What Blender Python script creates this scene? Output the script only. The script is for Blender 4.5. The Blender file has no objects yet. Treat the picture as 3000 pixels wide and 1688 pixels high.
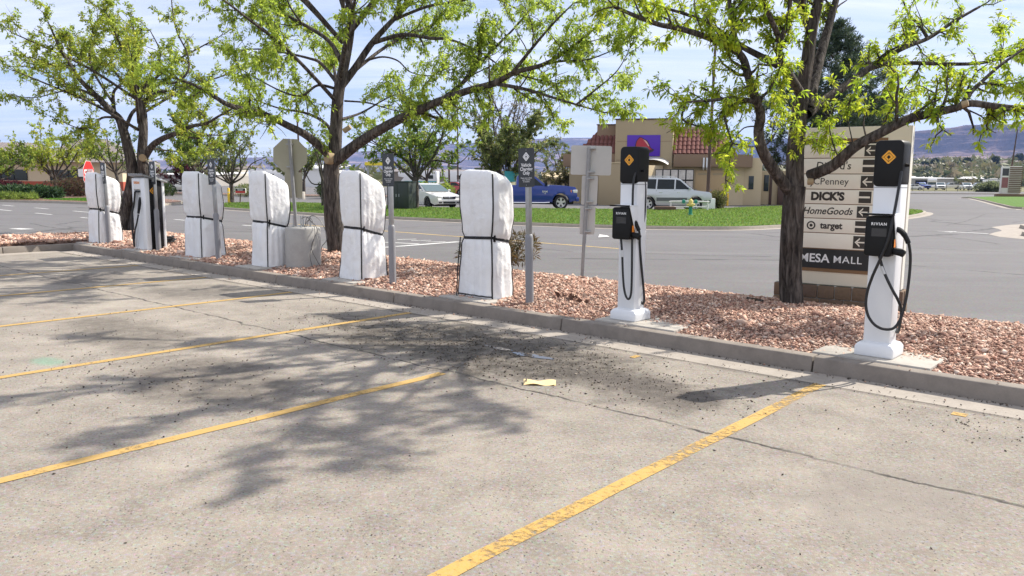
import bpy, bmesh, math, random
import numpy as np
from mathutils import Vector, Matrix, noise as mnoise

scene = bpy.context.scene
col = scene.collection
PI = math.pi
random.seed(7)

# ------------------------------------------------------------------ camera
FPX, PITCH, ROLL, CAMH = 2320.0, 0.13608, 0.0086, 1.70      # focal length in photo pixels (3000 x 1688)
cam_data = bpy.data.cameras.new('camera')
cam = bpy.data.objects.new('camera', cam_data)
col.objects.link(cam)
cam_data.sensor_width = 36.0
cam_data.lens = 36.0 * FPX / 3000.0
cam_data.clip_start = 0.05
cam_data.clip_end = 40000.0
cam.matrix_world = Matrix.Translation((0, 0, CAMH)) @ Matrix.Rotation(PI / 2 - PITCH, 4, 'X') @ Matrix.Rotation(ROLL, 4, 'Z')
scene.camera = cam

# ------------------------------------------------------------------ sky and sun
SUN_DIR = Vector((0.64, 0.315, 0.70)).normalized()             # towards the sun: behind the chargers, from the right
SUN_EL = math.asin(SUN_DIR.z)
SUN_AZ = math.atan2(SUN_DIR.x, SUN_DIR.y)
world = bpy.data.worlds.new('World')
scene.world = world
world.use_nodes = True
wn, wl = world.node_tree.nodes, world.node_tree.links
wn.clear()
w_out = wn.new('ShaderNodeOutputWorld')
w_bg = wn.new('ShaderNodeBackground')
w_sky = wn.new('ShaderNodeTexSky')
w_sky.sky_type = 'NISHITA'
w_sky.sun_disc = False
w_sky.sun_elevation = SUN_EL
w_sky.sun_rotation = SUN_AZ
w_sky.altitude = 1400
w_sky.air_density = 1.0
w_sky.dust_density = 1.2
w_sky.ozone_density = 1.0
# thin streaky cirrus laid on a high plane (direction / height)
w_tc = wn.new('ShaderNodeTexCoord')
w_sep = wn.new('ShaderNodeSeparateXYZ')
wl.new(w_tc.outputs['Generated'], w_sep.inputs[0])
w_zc = wn.new('ShaderNodeMath'); w_zc.operation = 'MAXIMUM'; w_zc.inputs[1].default_value = 0.0
wl.new(w_sep.outputs['Z'], w_zc.inputs[0])
w_za = wn.new('ShaderNodeMath'); w_za.operation = 'ADD'; w_za.inputs[1].default_value = 0.10
wl.new(w_zc.outputs[0], w_za.inputs[0])
w_dx = wn.new('ShaderNodeMath'); w_dx.operation = 'DIVIDE'
w_dy = wn.new('ShaderNodeMath'); w_dy.operation = 'DIVIDE'
wl.new(w_sep.outputs['X'], w_dx.inputs[0]); wl.new(w_za.outputs[0], w_dx.inputs[1])
wl.new(w_sep.outputs['Y'], w_dy.inputs[0]); wl.new(w_za.outputs[0], w_dy.inputs[1])
w_cmb = wn.new('ShaderNodeCombineXYZ')
wl.new(w_dx.outputs[0], w_cmb.inputs[0]); wl.new(w_dy.outputs[0], w_cmb.inputs[1])
w_map = wn.new('ShaderNodeMapping')
w_map.inputs['Rotation'].default_value = (0, 0, math.radians(-12))
w_map.inputs['Scale'].default_value = (0.32, 1.5, 1.0)
w_map.inputs['Location'].default_value = (3.1, 1.2, 0.0)
wl.new(w_cmb.outputs[0], w_map.inputs[0])
w_n1 = wn.new('ShaderNodeTexNoise')
w_n1.inputs['Scale'].default_value = 1.1
w_n1.inputs['Detail'].default_value = 7
w_n1.inputs['Roughness'].default_value = 0.62
w_n1.inputs['Distortion'].default_value = 0.5
wl.new(w_map.outputs[0], w_n1.inputs['Vector'])
w_rmp = wn.new('ShaderNodeValToRGB')
w_rmp.color_ramp.elements[0].position = 0.31
w_rmp.color_ramp.elements[0].color = (0.10, 0.10, 0.10, 1)
w_rmp.color_ramp.elements[1].position = 0.60
w_rmp.color_ramp.elements[1].color = (0.92, 0.92, 0.92, 1)
wl.new(w_n1.outputs['Fac'], w_rmp.inputs[0])
w_mix = wn.new('ShaderNodeMix'); w_mix.data_type = 'RGBA'
wl.new(w_rmp.outputs[0], w_mix.inputs['Factor'])
wl.new(w_sky.outputs[0], w_mix.inputs['A'])
w_mix.inputs['B'].default_value = (8.5, 8.7, 9.7, 1)           # sunlit cirrus
wl.new(w_mix.outputs['Result'], w_bg.inputs['Color'])
w_bg.inputs['Strength'].default_value = 0.085
wl.new(w_bg.outputs[0], w_out.inputs['Surface'])

sun_data = bpy.data.lights.new('sun', 'SUN')
sun_data.energy = 5.0
sun_data.angle = math.radians(0.53)
sun_data.color = (1.0, 0.94, 0.84)
sun = bpy.data.objects.new('sun', sun_data)
col.objects.link(sun)
sun.location = (60, 30, 80)
sun.rotation_euler = SUN_DIR.to_track_quat('Z', 'Y').to_euler()

scene.view_settings.view_transform = 'Standard'
scene.view_settings.look = 'None'
scene.view_settings.gamma = 1.0
scene.view_settings.use_curve_mapping = False
scene.view_settings.exposure = 0.74
scene.cycles.max_bounces = 6
scene.cycles.diffuse_bounces = 3
scene.cycles.glossy_bounces = 3
scene.cycles.transmission_bounces = 4
scene.cycles.transparent_max_bounces = 8
scene.cycles.volume_bounces = 0

# ------------------------------------------------------------------ from photo pixels to places
_s, _c = math.sin(PITCH), math.cos(PITCH)
_cr, _sr = math.cos(ROLL), math.sin(ROLL)
def ray(px, py):
    u, v = (px - 1500) / FPX, (844 - py) / FPX
    u, v = u * _cr - v * _sr, u * _sr + v * _cr
    return Vector((u, _c + v * _s, -_s + v * _c))
def G(px, py, z=0.0):                       # where the ray meets the level z
    d = ray(px, py)
    return Vector((0, 0, CAMH)) + d * ((z - CAMH) / d.z)
def at(px, py, Y):                          # where the ray is Y metres ahead
    d = ray(px, py)
    return Vector((0, 0, CAMH)) + d * (Y / d.y)
TH = 0.851467                               # the stall lines run at this angle; the kerb is square to them
E_ = Vector((math.cos(TH), math.sin(TH), 0))
N_ = Vector((-math.sin(TH), math.cos(TH), 0))
KROT = TH - PI / 2
def KW(a, b, z=0.0):                        # a: metres towards the kerb, b: metres along it
    return E_ * a + N_ * b + Vector((0, 0, z))
def KA(P):
    return (P.x * E_.x + P.y * E_.y, P.x * N_.x + P.y * N_.y)
def onA(px, py, a):                         # where the ray meets the upright plane at a, along the kerb
    d = ray(px, py)
    return Vector((0, 0, CAMH)) + d * (a / (d.x * E_.x + d.y * E_.y))
def locA(px, py, a, a0, b0, z0=0.0):        # the same in the frame of a kerb-side thing
    P = onA(px, py, a)
    return Vector((b0 - KA(P)[1], a - a0, P.z - z0))
def onplane(px, py, P0, nrm):
    d = ray(px, py)
    C = Vector((0, 0, CAMH))
    return C + d * ((P0 - C).dot(nrm) / d.dot(nrm))

# ------------------------------------------------------------------ objects
def tag(o, label=None, cat=None, group=None, kind=None):
    if label: o['label'] = label
    if cat: o['category'] = cat
    if group: o['group'] = group
    if kind: o['kind'] = kind
    return o
def empty(name, loc=(0, 0, 0), rz=0.0, label=None, cat=None, group=None):
    o = bpy.data.objects.new(name, None)
    o.empty_display_size = 0.2
    col.objects.link(o)
    o.location = loc
    o.rotation_euler = (0, 0, rz)
    return tag(o, label, cat, group)
def link_mesh(name, me, parent=None, loc=None, rot=None):
    o = bpy.data.objects.new(name, me)
    col.objects.link(o)
    if parent is not None: o.parent = parent
    if loc is not None: o.location = loc
    if rot is not None: o.rotation_euler = rot
    return o
def copy_tree(o, parent=None):
    c = o.copy(); col.objects.link(c); c.parent = parent
    for ch in [x for x in o.children]: copy_tree(ch, c)
    return c

class MB:
    def __init__(self): self.v, self.f, self.m = [], [], []
    def add(self, vs, fs, mat=0):
        n = len(self.v)
        self.v += [tuple(p) for p in vs]
        self.f += [tuple(i + n for i in f) for f in fs]
        self.m += [mat] * len(fs)
        return self
    def box(self, x0, x1, y0, y1, z0, z1, mat=0):
        return self.add([(x0,y0,z0),(x1,y0,z0),(x1,y1,z0),(x0,y1,z0),(x0,y0,z1),(x1,y0,z1),(x1,y1,z1),(x0,y1,z1)],
                        [(0,3,2,1),(4,5,6,7),(0,1,5,4),(1,2,6,5),(2,3,7,6),(3,0,4,7)], mat)
    def hexa(self, p, mat=0):               # eight corners, bottom ring then top ring
        return self.add(p, [(0,3,2,1),(4,5,6,7),(0,1,5,4),(1,2,6,5),(2,3,7,6),(3,0,4,7)], mat)
    def prism(self, pts, d0, d1, axis='y', mat=0):   # outline (u,w) pushed along an axis
        n = len(pts)
        mk = {'y': lambda u, w, d: (u, d, w), 'x': lambda u, w, d: (d, u, w), 'z': lambda u, w, d: (u, w, d)}[axis]
        vs = [mk(u, w, d0) for u, w in pts] + [mk(u, w, d1) for u, w in pts]
        fs = [tuple(range(n))[::-1], tuple(range(n, 2 * n))] + [(i, (i + 1) % n, n + (i + 1) % n, n + i) for i in range(n)]
        return self.add(vs, fs, mat)
    def tube(self, pts, r, seg=8, mat=0, caps=True):
        pts = [Vector(p) for p in pts]
        n = len(pts)
        rs = r if isinstance(r, (list, tuple)) else [r] * n
        t0 = (pts[1] - pts[0]).normalized()
        ref = Vector((0, 0, 1)) if abs(t0.z) < 0.9 else Vector((1, 0, 0))
        u = t0.cross(ref).normalized()
        vs, fs = [], []
        for i, p in enumerate(pts):
            t = (pts[min(i + 1, n - 1)] - pts[max(i - 1, 0)]).normalized()
            u = (u - t * u.dot(t))
            if u.length < 1e-6: u = t.orthogonal()
            u.normalize()
            w = t.cross(u)
            for k in range(seg):
                an = 2 * PI * k / seg
                vs.append(p + u * (math.cos(an) * rs[i]) + w * (math.sin(an) * rs[i]))
        for i in range(n - 1):
            for k in range(seg):
                k2 = (k + 1) % seg
                fs.append((i * seg + k, i * seg + k2, (i + 1) * seg + k2, (i + 1) * seg + k))
        if caps:
            fs.append(tuple(range(seg))[::-1]); fs.append(tuple(range((n - 1) * seg, n * seg)))
        return self.add(vs, fs, mat)
    def lathe(self, prof, seg=24, mat=0, cx=0, cy=0, axis='z', caps=True):
        vs, fs = [], []
        for r, z in prof:
            for k in range(seg):
                an = 2 * PI * k / seg
                if axis == 'z': vs.append((cx + r * math.cos(an), cy + r * math.sin(an), z))
                else: vs.append((cx + r * math.cos(an), z, cy + r * math.sin(an)))      # about y
        n = len(prof)
        for i in range(n - 1):
            for k in range(seg):
                k2 = (k + 1) % seg
                fs.append((i * seg + k, i * seg + k2, (i + 1) * seg + k2, (i + 1) * seg + k))
        if caps: fs.append(tuple(range(seg))[::-1]); fs.append(tuple(range((n - 1) * seg, n * seg)))
        return self.add(vs, fs, mat)
    def mesh(self, name, mats, bevel=0, seg=2, smooth=35, tri=False):
        me = bpy.data.meshes.new(name)
        me.from_pydata(self.v, [], self.f)
        if not isinstance(mats, (list, tuple)): mats = [mats]
        for m in mats: me.materials.append(m)
        if len(mats) > 1: me.polygons.foreach_set('material_index', self.m)
        bm = bmesh.new(); bm.from_mesh(me)
        bmesh.ops.recalc_face_normals(bm, faces=bm.faces)
        if bevel:
            eds = [e for e in bm.edges if len(e.link_faces) == 2 and e.calc_face_angle(0) > 0.5]
            bmesh.ops.bevel(bm, geom=eds, offset=bevel, segments=seg, profile=0.5, affect='EDGES', clamp_overlap=True)
        bm.to_mesh(me); bm.free()
        if smooth:
            me.polygons.foreach_set('use_smooth', [True] * len(me.polygons))
            me.set_sharp_from_angle(angle=math.radians(smooth))
        me.update()
        return me
    def build(self, name, mats, parent=None, bevel=0, seg=2, smooth=35, loc=None, rot=None):
        return link_mesh(name, self.mesh(name, mats, bevel, seg, smooth), parent, loc, rot)

def np_mesh(name, V, F, mats, cols=None, mi=None, smooth=False):
    V = np.asarray(V, dtype=np.float32); F = np.asarray(F, dtype=np.int32)
    me = bpy.data.meshes.new(name)
    k = F.shape[1]
    me.vertices.add(len(V)); me.vertices.foreach_set('co', V.ravel())
    me.loops.add(F.size); me.loops.foreach_set('vertex_index', F.ravel())
    me.polygons.add(len(F))
    me.polygons.foreach_set('loop_start', np.arange(0, F.size, k, dtype=np.int32))
    me.polygons.foreach_set('loop_total', np.full(len(F), k, dtype=np.int32))
    for m in (mats if isinstance(mats, (list, tuple)) else [mats]): me.materials.append(m)
    if mi is not None: me.polygons.foreach_set('material_index', np.asarray(mi, dtype=np.int32))
    if smooth: me.polygons.foreach_set('use_smooth', np.ones(len(F), dtype=bool))
    me.update(calc_edges=True)
    if cols is not None:
        ca = me.color_attributes.new('Col', 'FLOAT_COLOR', 'POINT')
        c4 = np.ones((len(V), 4), dtype=np.float32); c4[:, :3] = cols
        ca.data.foreach_set('color', c4.ravel())
    return me

def fill_poly(pts, z=0.0):                   # flat (concave) outline as triangles
    bm = bmesh.new()
    vs = [bm.verts.new((p[0], p[1], z)) for p in pts]
    es = [bm.edges.new((vs[i], vs[(i + 1) % len(vs)])) for i in range(len(vs))]
    bmesh.ops.triangle_fill(bm, use_beauty=True, edges=es)
    bmesh.ops.recalc_face_normals(bm, faces=bm.faces)
    for f in bm.faces:
        if f.normal.z < 0: f.normal_flip()
    return bm
def sheet(name, pts, z, mat, parent=None):
    bm = fill_poly(pts, z)
    me = bpy.data.meshes.new(name); bm.to_mesh(me); bm.free()
    me.materials.append(mat)
    return link_mesh(name, me, parent)

def catmull(pts, n=6):
    P = [Vector(p) for p in pts]
    out = []
    for i in range(len(P) - 1):
        p0, p1, p2, p3 = P[max(i - 1, 0)], P[i], P[i + 1], P[min(i + 2, len(P) - 1)]
        for k in range(n):
            t = k / n
            out.append(0.5 * ((2 * p1) + (-p0 + p2) * t + (2 * p0 - 5 * p1 + 4 * p2 - p3) * t * t + (-p0 + 3 * p1 - 3 * p2 + p3) * t ** 3))
    out.append(P[-1])
    return out

def text(s, size, mat, parent, loc, rot=(PI / 2, 0, 0), name='lettering', ext=0.0008, bold=0.0, shear=0.0, align='CENTER', sx=1.0, spacing=1.0):
    cu = bpy.data.curves.new(name, 'FONT')
    cu.body = s; cu.size = size; cu.extrude = ext; cu.offset = bold; cu.shear = shear
    cu.align_x = align; cu.align_y = 'CENTER'; cu.space_character = spacing; cu.resolution_u = 3
    tmp = bpy.data.objects.new('tmp_text', cu)
    me = bpy.data.meshes.new_from_object(tmp)
    bpy.data.objects.remove(tmp); bpy.data.curves.remove(cu)
    me.materials.clear(); me.materials.append(mat)
    o = link_mesh(name, me, parent, loc, rot)
    o.scale = (sx, 1, 1)
    return o
def rbox_outline(w, h, r, n=4, cx=0, cy=0):
    pts = []
    for sx, sy, a0 in ((1, 1, 0), (-1, 1, 90), (-1, -1, 180), (1, -1, 270)):
        for k in range(n + 1):
            an = math.radians(a0 + 90 * k / n)
            pts.append((cx + sx * (w / 2 - r) + r * math.cos(an), cy + sy * (h / 2 - r) + r * math.sin(an)))
    return pts

# ------------------------------------------------------------------ materials
class NT:
    def __init__(self, name):
        self.m = bpy.data.materials.new(name); self.m.use_nodes = True
        self.t = self.m.node_tree; self.n, self.l = self.t.nodes, self.t.links
        self.b = self.n['Principled BSDF']; self.out = self.n['Material Output']
        self._tc = None
    def tc(self, which='Object'):
        if self._tc is None: self._tc = self.n.new('ShaderNodeTexCoord')
        return self._tc.outputs[which]
    def map(self, scale=(1, 1, 1), rot=(0, 0, 0), src=None):
        m = self.n.new('ShaderNodeMapping'); m.inputs['Scale'].default_value = scale; m.inputs['Rotation'].default_value = rot
        self.l.new(src or self.tc(), m.inputs[0]); return m.outputs[0]
    def noise(self, scale, detail=4, rough=0.55, vec=None, dist=0.0):
        x = self.n.new('ShaderNodeTexNoise'); x.inputs['Scale'].default_value = scale; x.inputs['Detail'].default_value = detail
        x.inputs['Roughness'].default_value = rough; x.inputs['Distortion'].default_value = dist
        self.l.new(vec or self.tc(), x.inputs['Vector']); return x.outputs['Fac']
    def voro(self, scale, feature='F1', vec=None, out='Distance', rnd=1.0):
        x = self.n.new('ShaderNodeTexVoronoi'); x.feature = feature; x.inputs['Scale'].default_value = scale
        x.inputs['Randomness'].default_value = rnd
        self.l.new(vec or self.tc(), x.inputs['Vector']); return x.outputs[out]
    def ramp(self, fac, stops):
        r = self.n.new('ShaderNodeValToRGB'); el = r.color_ramp.elements
        while len(el) < len(stops): el.new(0.5)
        for e, (p, c) in zip(el, stops):
            e.position = p; e.color = (c, c, c, 1) if not isinstance(c, tuple) else (*c[:3], 1)
        self.l.new(fac, r.inputs[0]); return r.outputs[0]
    def mix(self, f, a, b, mode='MIX'):
        x = self.n.new('ShaderNodeMix'); x.data_type = 'RGBA'; x.blend_type = mode
        for s, v in (('Factor', f), ('A', a), ('B', b)):
            if isinstance(v, (int, float)):
                x.inputs[s].default_value = v if s == 'Factor' else (v, v, v, 1)
            elif isinstance(v, tuple): x.inputs[s].default_value = (*v[:3], 1)
            else: self.l.new(v, x.inputs[s])
        return x.outputs['Result']
    def math(self, op, a, b=0.0, c=None):
        x = self.n.new('ShaderNodeMath'); x.operation = op
        for i, v in enumerate((a, b) if c is None else (a, b, c)):
            if isinstance(v, (int, float)): x.inputs[i].default_value = v
            else: self.l.new(v, x.inputs[i])
        return x.outputs[0]
    def dot(self, vec):
        x = self.n.new('ShaderNodeVectorMath'); x.operation = 'DOT_PRODUCT'
        self.l.new(self.tc(), x.inputs[0]); x.inputs[1].default_value = vec; return x.outputs['Value']
    def attr(self, name='Col'):
        x = self.n.new('ShaderNodeAttribute'); x.attribute_name = name; return x.outputs['Color']
    def rand(self):
        x = self.n.new('ShaderNodeObjectInfo'); return x.outputs['Random']
    def color(self, c):
        if isinstance(c, tuple): self.b.inputs['Base Color'].default_value = (*c[:3], 1)
        else: self.l.new(c, self.b.inputs['Base Color'])
    def rough(self, r):
        if isinstance(r, (int, float)): self.b.inputs['Roughness'].default_value = r
        else: self.l.new(r, self.b.inputs['Roughness'])
    def bump(self, h, strength=0.3, dist=0.01, prev=None):
        x = self.n.new('ShaderNodeBump'); x.inputs['Strength'].default_value = strength; x.inputs['Distance'].default_value = dist
        self.l.new(h, x.inputs['Height'])
        if prev is not None: self.l.new(prev, x.inputs['Normal'])
        self.l.new(x.outputs[0], self.b.inputs['Normal']); return x.outputs[0]

def mat(name, c, rough=0.6, metal=0.0, var=0.12, vs=3.0, bump=0.0, bs=60.0, spec=0.5, coat=0.0, emit=None):
    t = NT(name)
    if var:
        f = t.noise(vs, 5, 0.6)
        t.color(t.mix(f, tuple(x * (1 - var) for x in c), tuple(min(1, x * (1 + var)) for x in c)))
        t.rough(t.math('ADD', t.math('MULTIPLY', t.noise(vs * 3, 3), 0.16), rough - 0.08))
    else: t.color(c); t.rough(rough)
    t.b.inputs['Metallic'].default_value = metal
    t.b.inputs['Specular IOR Level'].default_value = spec
    if coat: t.b.inputs['Coat Weight'].default_value = coat; t.b.inputs['Coat Roughness'].default_value = 0.05
    if bump: t.bump(t.noise(bs, 4), bump, 0.01)
    return t.m

def lot_material():
    t = NT('parking_lot_surface')
    a, b = t.dot(tuple(E_)), t.dot(tuple(N_))
    big, mid, fine = t.noise(0.35, 5, 0.6), t.noise(2.2, 6, 0.65), t.noise(45, 3, 0.7)
    c = t.mix(t.ramp(big, [(0.35, 0.0), (0.65, 1.0)]), (0.230, 0.197, 0.159), (0.310, 0.267, 0.216))
    c = t.mix(t.ramp(mid, [(0.36, 0.0), (0.66, 0.8)]), c, (0.160, 0.133, 0.106))
    c = t.mix(t.ramp(t.noise(0.8, 5, 0.7), [(0.52, 0.0), (0.72, 0.6)]), c, (0.37, 0.32, 0.26))
    # worn aggregate: pale and dark specks
    sp = t.voro(70, out='Color')
    c = t.mix(t.math('MULTIPLY', t.ramp(fine, [(0.4, 0.0), (0.75, 1.0)]), 0.5), c, t.mix(0.75, sp, 0.33, 'MIX'))
    pits = t.ramp(t.voro(26), [(0.03, 1.0), (0.11, 0.0)])
    pm = t.ramp(t.noise(1.3, 4), [(0.45, 0.0), (0.62, 1.0)])
    c = t.mix(t.math('MULTIPLY', t.math('MULTIPLY', pits, pm), 0.75), c, (0.07, 0.062, 0.055))
    pits2 = t.ramp(t.voro(40), [(0.10, 1.0), (0.27, 0.0)])
    pmk = t.ramp(t.noise(17, 3), [(0.40, 0.0), (0.56, 1.0)])
    pits2 = t.math('MULTIPLY', pits2, pmk)
    c = t.mix(t.math('MULTIPLY', pits2, 0.8), c, (0.10, 0.09, 0.08))
    warp = t.math('MULTIPLY', t.math('SUBTRACT', t.noise(1.3, 6, 0.7, dist=0.6), 0.5), 1.5)
    wet = None
    def blot(a0, b0, ra, rb, col_, amt, c):
        d = t.math('SQRT', t.math('ADD', t.math('POWER', t.math('DIVIDE', t.math('SUBTRACT', a, a0), ra), 2.0),
                                  t.math('POWER', t.math('DIVIDE', t.math('SUBTRACT', b, b0), rb), 2.0)))
        m = t.ramp(t.math('ADD', d, warp), [(0.55, 1.0), (1.15, 0.0)])
        br = t.ramp(t.noise(7, 5, 0.7), [(0.32, 0.45), (0.58, 1.0)])
        m = t.math('MULTIPLY', t.math('MULTIPLY', m, br), amt)
        return t.mix(m, c, col_), m
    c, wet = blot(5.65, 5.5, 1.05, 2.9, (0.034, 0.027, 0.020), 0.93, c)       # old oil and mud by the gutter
    c, _ = blot(5.55, 3.35, 0.45, 0.9, (0.07, 0.058, 0.05), 0.7, c)
    c, _ = blot(3.2, 6.2, 0.7, 1.3, (0.085, 0.073, 0.062), 0.75, c)            # stall centres
    c, _ = blot(3.6, 8.9, 0.6, 1.6, (0.095, 0.083, 0.07), 0.7, c)
    c, _ = blot(5.6, 11.2, 0.8, 1.0, (0.10, 0.09, 0.08), 0.75, c)
    c, _ = blot(5.2, 14.0, 0.9, 0.9, (0.09, 0.08, 0.075), 0.8, c)
    c, _ = blot(4.4, 1.2, 0.8, 0.5, (0.21, 0.185, 0.16), 0.7, c)
    # long paving joint and a few cracks along the kerb
    wob = t.math('MULTIPLY', t.math('SUBTRACT', t.noise(1.7, 5, 0.7), 0.5), 0.22)
    dj = t.math('ABSOLUTE', t.math('ADD', t.math('SUBTRACT', a, 4.80), wob))
    jm = t.math('MULTIPLY', t.ramp(dj, [(0.006, 1.0), (0.022, 0.0)]), t.ramp(t.noise(2.5, 3), [(0.35, 0.25), (0.55, 1.0)]))
    c = t.mix(jm, c, (0.05, 0.045, 0.04))
    de = t.math('ABSOLUTE', t.math('SUBTRACT', a, 6.64))
    c = t.mix(t.math('MULTIPLY', t.ramp(t.math('ADD', de, wob), [(0.0, 1.0), (0.09, 0.0)]), 0.75), c, (0.08, 0.07, 0.06))
    cr = t.voro(0.42, 'DISTANCE_TO_EDGE', vec=t.map((1, 1, 1)))
    crn = t.math('ADD', cr, t.math('MULTIPLY', t.math('SUBTRACT', t.noise(3, 5), 0.5), 0.05))
    c = t.mix(t.math('MULTIPLY', t.ramp(t.math('ABSOLUTE', crn), [(0.001, 0.7), (0.004, 0.0)]), 0.25), c, (0.09, 0.08, 0.07))
    # a splash of green marking paint
    c, _ = blot(2.55, 7.92, 0.16, 0.30, (0.14, 0.33, 0.22), 0.5, c)
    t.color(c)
    t.rough(t.math('SUBTRACT', 0.92, t.math('MULTIPLY', wet, 0.30)))
    t.b.inputs['Specular IOR Level'].default_value = 0.3
    n1 = t.bump(t.noise(140, 3, 0.8), 0.55, 0.008)
    t.bump(t.math('SUBTRACT', 1.0, t.math('ADD', pits2, jm)), 0.5, 0.012, n1)
    return t.m

def asphalt_material():
    t = NT('road_asphalt')
    big, mid = t.noise(0.12, 5, 0.6), t.noise(1.2, 6, 0.65)
    c = t.mix(big, (0.115, 0.110, 0.112), (0.155, 0.149, 0.149))
    c = t.mix(t.ramp(mid, [(0.35, 0.0), (0.7, 0.5)]), c, (0.105, 0.10, 0.10))
    st = t.noise(0.5, 4, 0.6, vec=t.map((0.15, 2.0, 1), (0, 0, -KROT)))
    c = t.mix(t.ramp(st, [(0.5, 0.0), (0.7, 0.45)]), c, (0.18, 0.173, 0.17))
    c = t.mix(0.22, c, t.voro(55, out='Color'), 'OVERLAY')
    cr = t.voro(0.10, 'DISTANCE_TO_EDGE')
    crn = t.math('ADD', cr, t.math('MULTIPLY', t.math('SUBTRACT', t.noise(0.8, 5), 0.5), 0.06))
    c = t.mix(t.math('MULTIPLY', t.ramp(t.math('ABSOLUTE', crn), [(0.002, 1.0), (0.007, 0.0)]), 0.8), c, (0.045, 0.044, 0.044))
    t.color(c); t.rough(0.88); t.b.inputs['Specular IOR Level'].default_value = 0.3
    t.bump(t.noise(120, 3, 0.8), 0.4, 0.006)
    return t.m

def concrete_material(name, c0, c1, stain=0.5):
    t = NT(name)
    c = t.mix(t.noise(1.6, 6, 0.65), c0, c1)
    c = t.mix(t.math('MULTIPLY', t.ramp(t.noise(5, 6, 0.7), [(0.45, 0.0), (0.75, 1.0)]), stain), c, tuple(x * 0.5 for x in c0))
    pits = t.ramp(t.voro(30), [(0.04, 1.0), (0.10, 0.0)])
    c = t.mix(t.math('MULTIPLY', pits, t.math('MULTIPLY', t.ramp(t.noise(2.5), [(0.5, 0.0), (0.6, 1.0)]), 0.7)), c, (0.08, 0.075, 0.07))
    t.color(t.mix(0.15, c, t.noise(80, 2), 'OVERLAY'))
    t.rough(0.9); t.b.inputs['Specular IOR Level'].default_value = 0.25
    t.bump(t.noise(90, 4, 0.7), 0.35, 0.006)
    return t.m

def paint_line_material(name, c, wear_lo, wear_hi):
    t = NT(name)
    cc = t.mix(t.noise(3, 5), c, tuple(x * 0.8 for x in c))
    cc = t.mix(t.ramp(t.noise(60, 3, 0.8), [(0.5, 0.0), (0.8, 0.5)]), cc, (0.35, 0.30, 0.24))
    t.color(cc); t.rough(0.8)
    w = t.math('ADD', t.math('MULTIPLY', t.noise(28, 5, 0.75), 0.55), t.math('MULTIPLY', t.noise(0.9, 3), 0.45))
    al = t.ramp(w, [(wear_lo, 1.0), (wear_hi, 0.0)])
    t.l.new(al, t.b.inputs['Alpha'])
    return t.m

def bark_material():
    t = NT('locust_bark')
    v = t.map((9, 9, 1.6))
    ridges = t.noise(2.2, 6, 0.65, vec=v, dist=0.6)
    c = t.ramp(ridges, [(0.34, (0.018, 0.015, 0.013)), (0.50, (0.075, 0.064, 0.057)), (0.70, (0.19, 0.165, 0.145))])
    c = t.mix(t.math('MULTIPLY', t.ramp(t.noise(3, 4), [(0.5, 0.0), (0.7, 1.0)]), 0.2), c, (0.12, 0.08, 0.06))
    t.color(c); t.rough(0.92); t.b.inputs['Specular IOR Level'].default_value = 0.2
    t.bump(ridges, 1.0, 0.06)
    return t.m

def leaf_material(name='leaves', trans=0.6):
    t = NT(name)
    c = t.attr('Col')
    t.color(c); t.rough(0.55); t.b.inputs['Specular IOR Level'].default_value = 0.3
    tr = t.n.new('ShaderNodeBsdfTranslucent'); t.l.new(t.mix(1.0, c, (1.42, 1.42, 1.4) if trans > 0.4 else (1.0, 1.0, 1.0), 'MULTIPLY'), tr.inputs['Color'])
    mx = t.n.new('ShaderNodeMixShader'); mx.inputs[0].default_value = trans
    t.l.new(t.b.outputs[0], mx.inputs[1]); t.l.new(tr.outputs[0], mx.inputs[2]); t.l.new(mx.outputs[0], t.out.inputs['Surface'])
    return t.m

def attr_material(name, rough=0.85, bump=0.3, bs=120):
    t = NT(name); c = t.attr('Col')
    t.color(t.mix(0.25, c, t.noise(60, 3), 'OVERLAY')); t.rough(rough); t.b.inputs['Specular IOR Level'].default_value = 0.3
    if bump: t.bump(t.noise(bs, 3), bump, 0.004)
    return t.m

def tarp_material():
    t = NT('white_woven_cover')
    n1 = t.noise(9, 6, 0.65, dist=0.8)
    wv = t.n.new('ShaderNodeTexNoise'); wv.inputs['Scale'].default_value = 3.0; wv.inputs['Detail'].default_value = 3; t.l.new(t.tc(), wv.inputs['Vector'])
    cr = t.voro(5.5, 'F1', vec=t.mix(0.25, t.map((1, 1, 0.6)), wv.outputs['Color']))
    cr2 = t.voro(13, 'F1', vec=t.mix(0.2, t.map((1, 1, 0.7)), wv.outputs['Color']))
    cc = t.mix(t.math('MULTIPLY', t.ramp(t.noise(3.2, 6, 0.7), [(0.45, 0.0), (0.75, 1.0)]), 0.35), (0.86, 0.86, 0.865), (0.72, 0.71, 0.69))
    t.color(cc); t.rough(t.math('ADD', t.math('MULTIPLY', n1, 0.22), 0.24))
    b1 = t.bump(t.noise(4, 5, 0.6, dist=1.2), 0.35, 0.05)
    b1 = t.bump(cr, 0.30, 0.06, b1)
    b2 = t.bump(cr2, 0.22, 0.02, b1)
    t.bump(t.noise(260, 2), 0.08, 0.002, b2)
    tr = t.n.new('ShaderNodeBsdfTranslucent'); tr.inputs['Color'].default_value = (0.75, 0.75, 0.76, 1)
    mx = t.n.new('ShaderNodeMixShader'); mx.inputs[0].default_value = 0.12
    t.l.new(t.b.outputs[0], mx.inputs[1]); t.l.new(tr.outputs[0], mx.inputs[2]); t.l.new(mx.outputs[0], t.out.inputs['Surface'])
    return t.m

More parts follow.
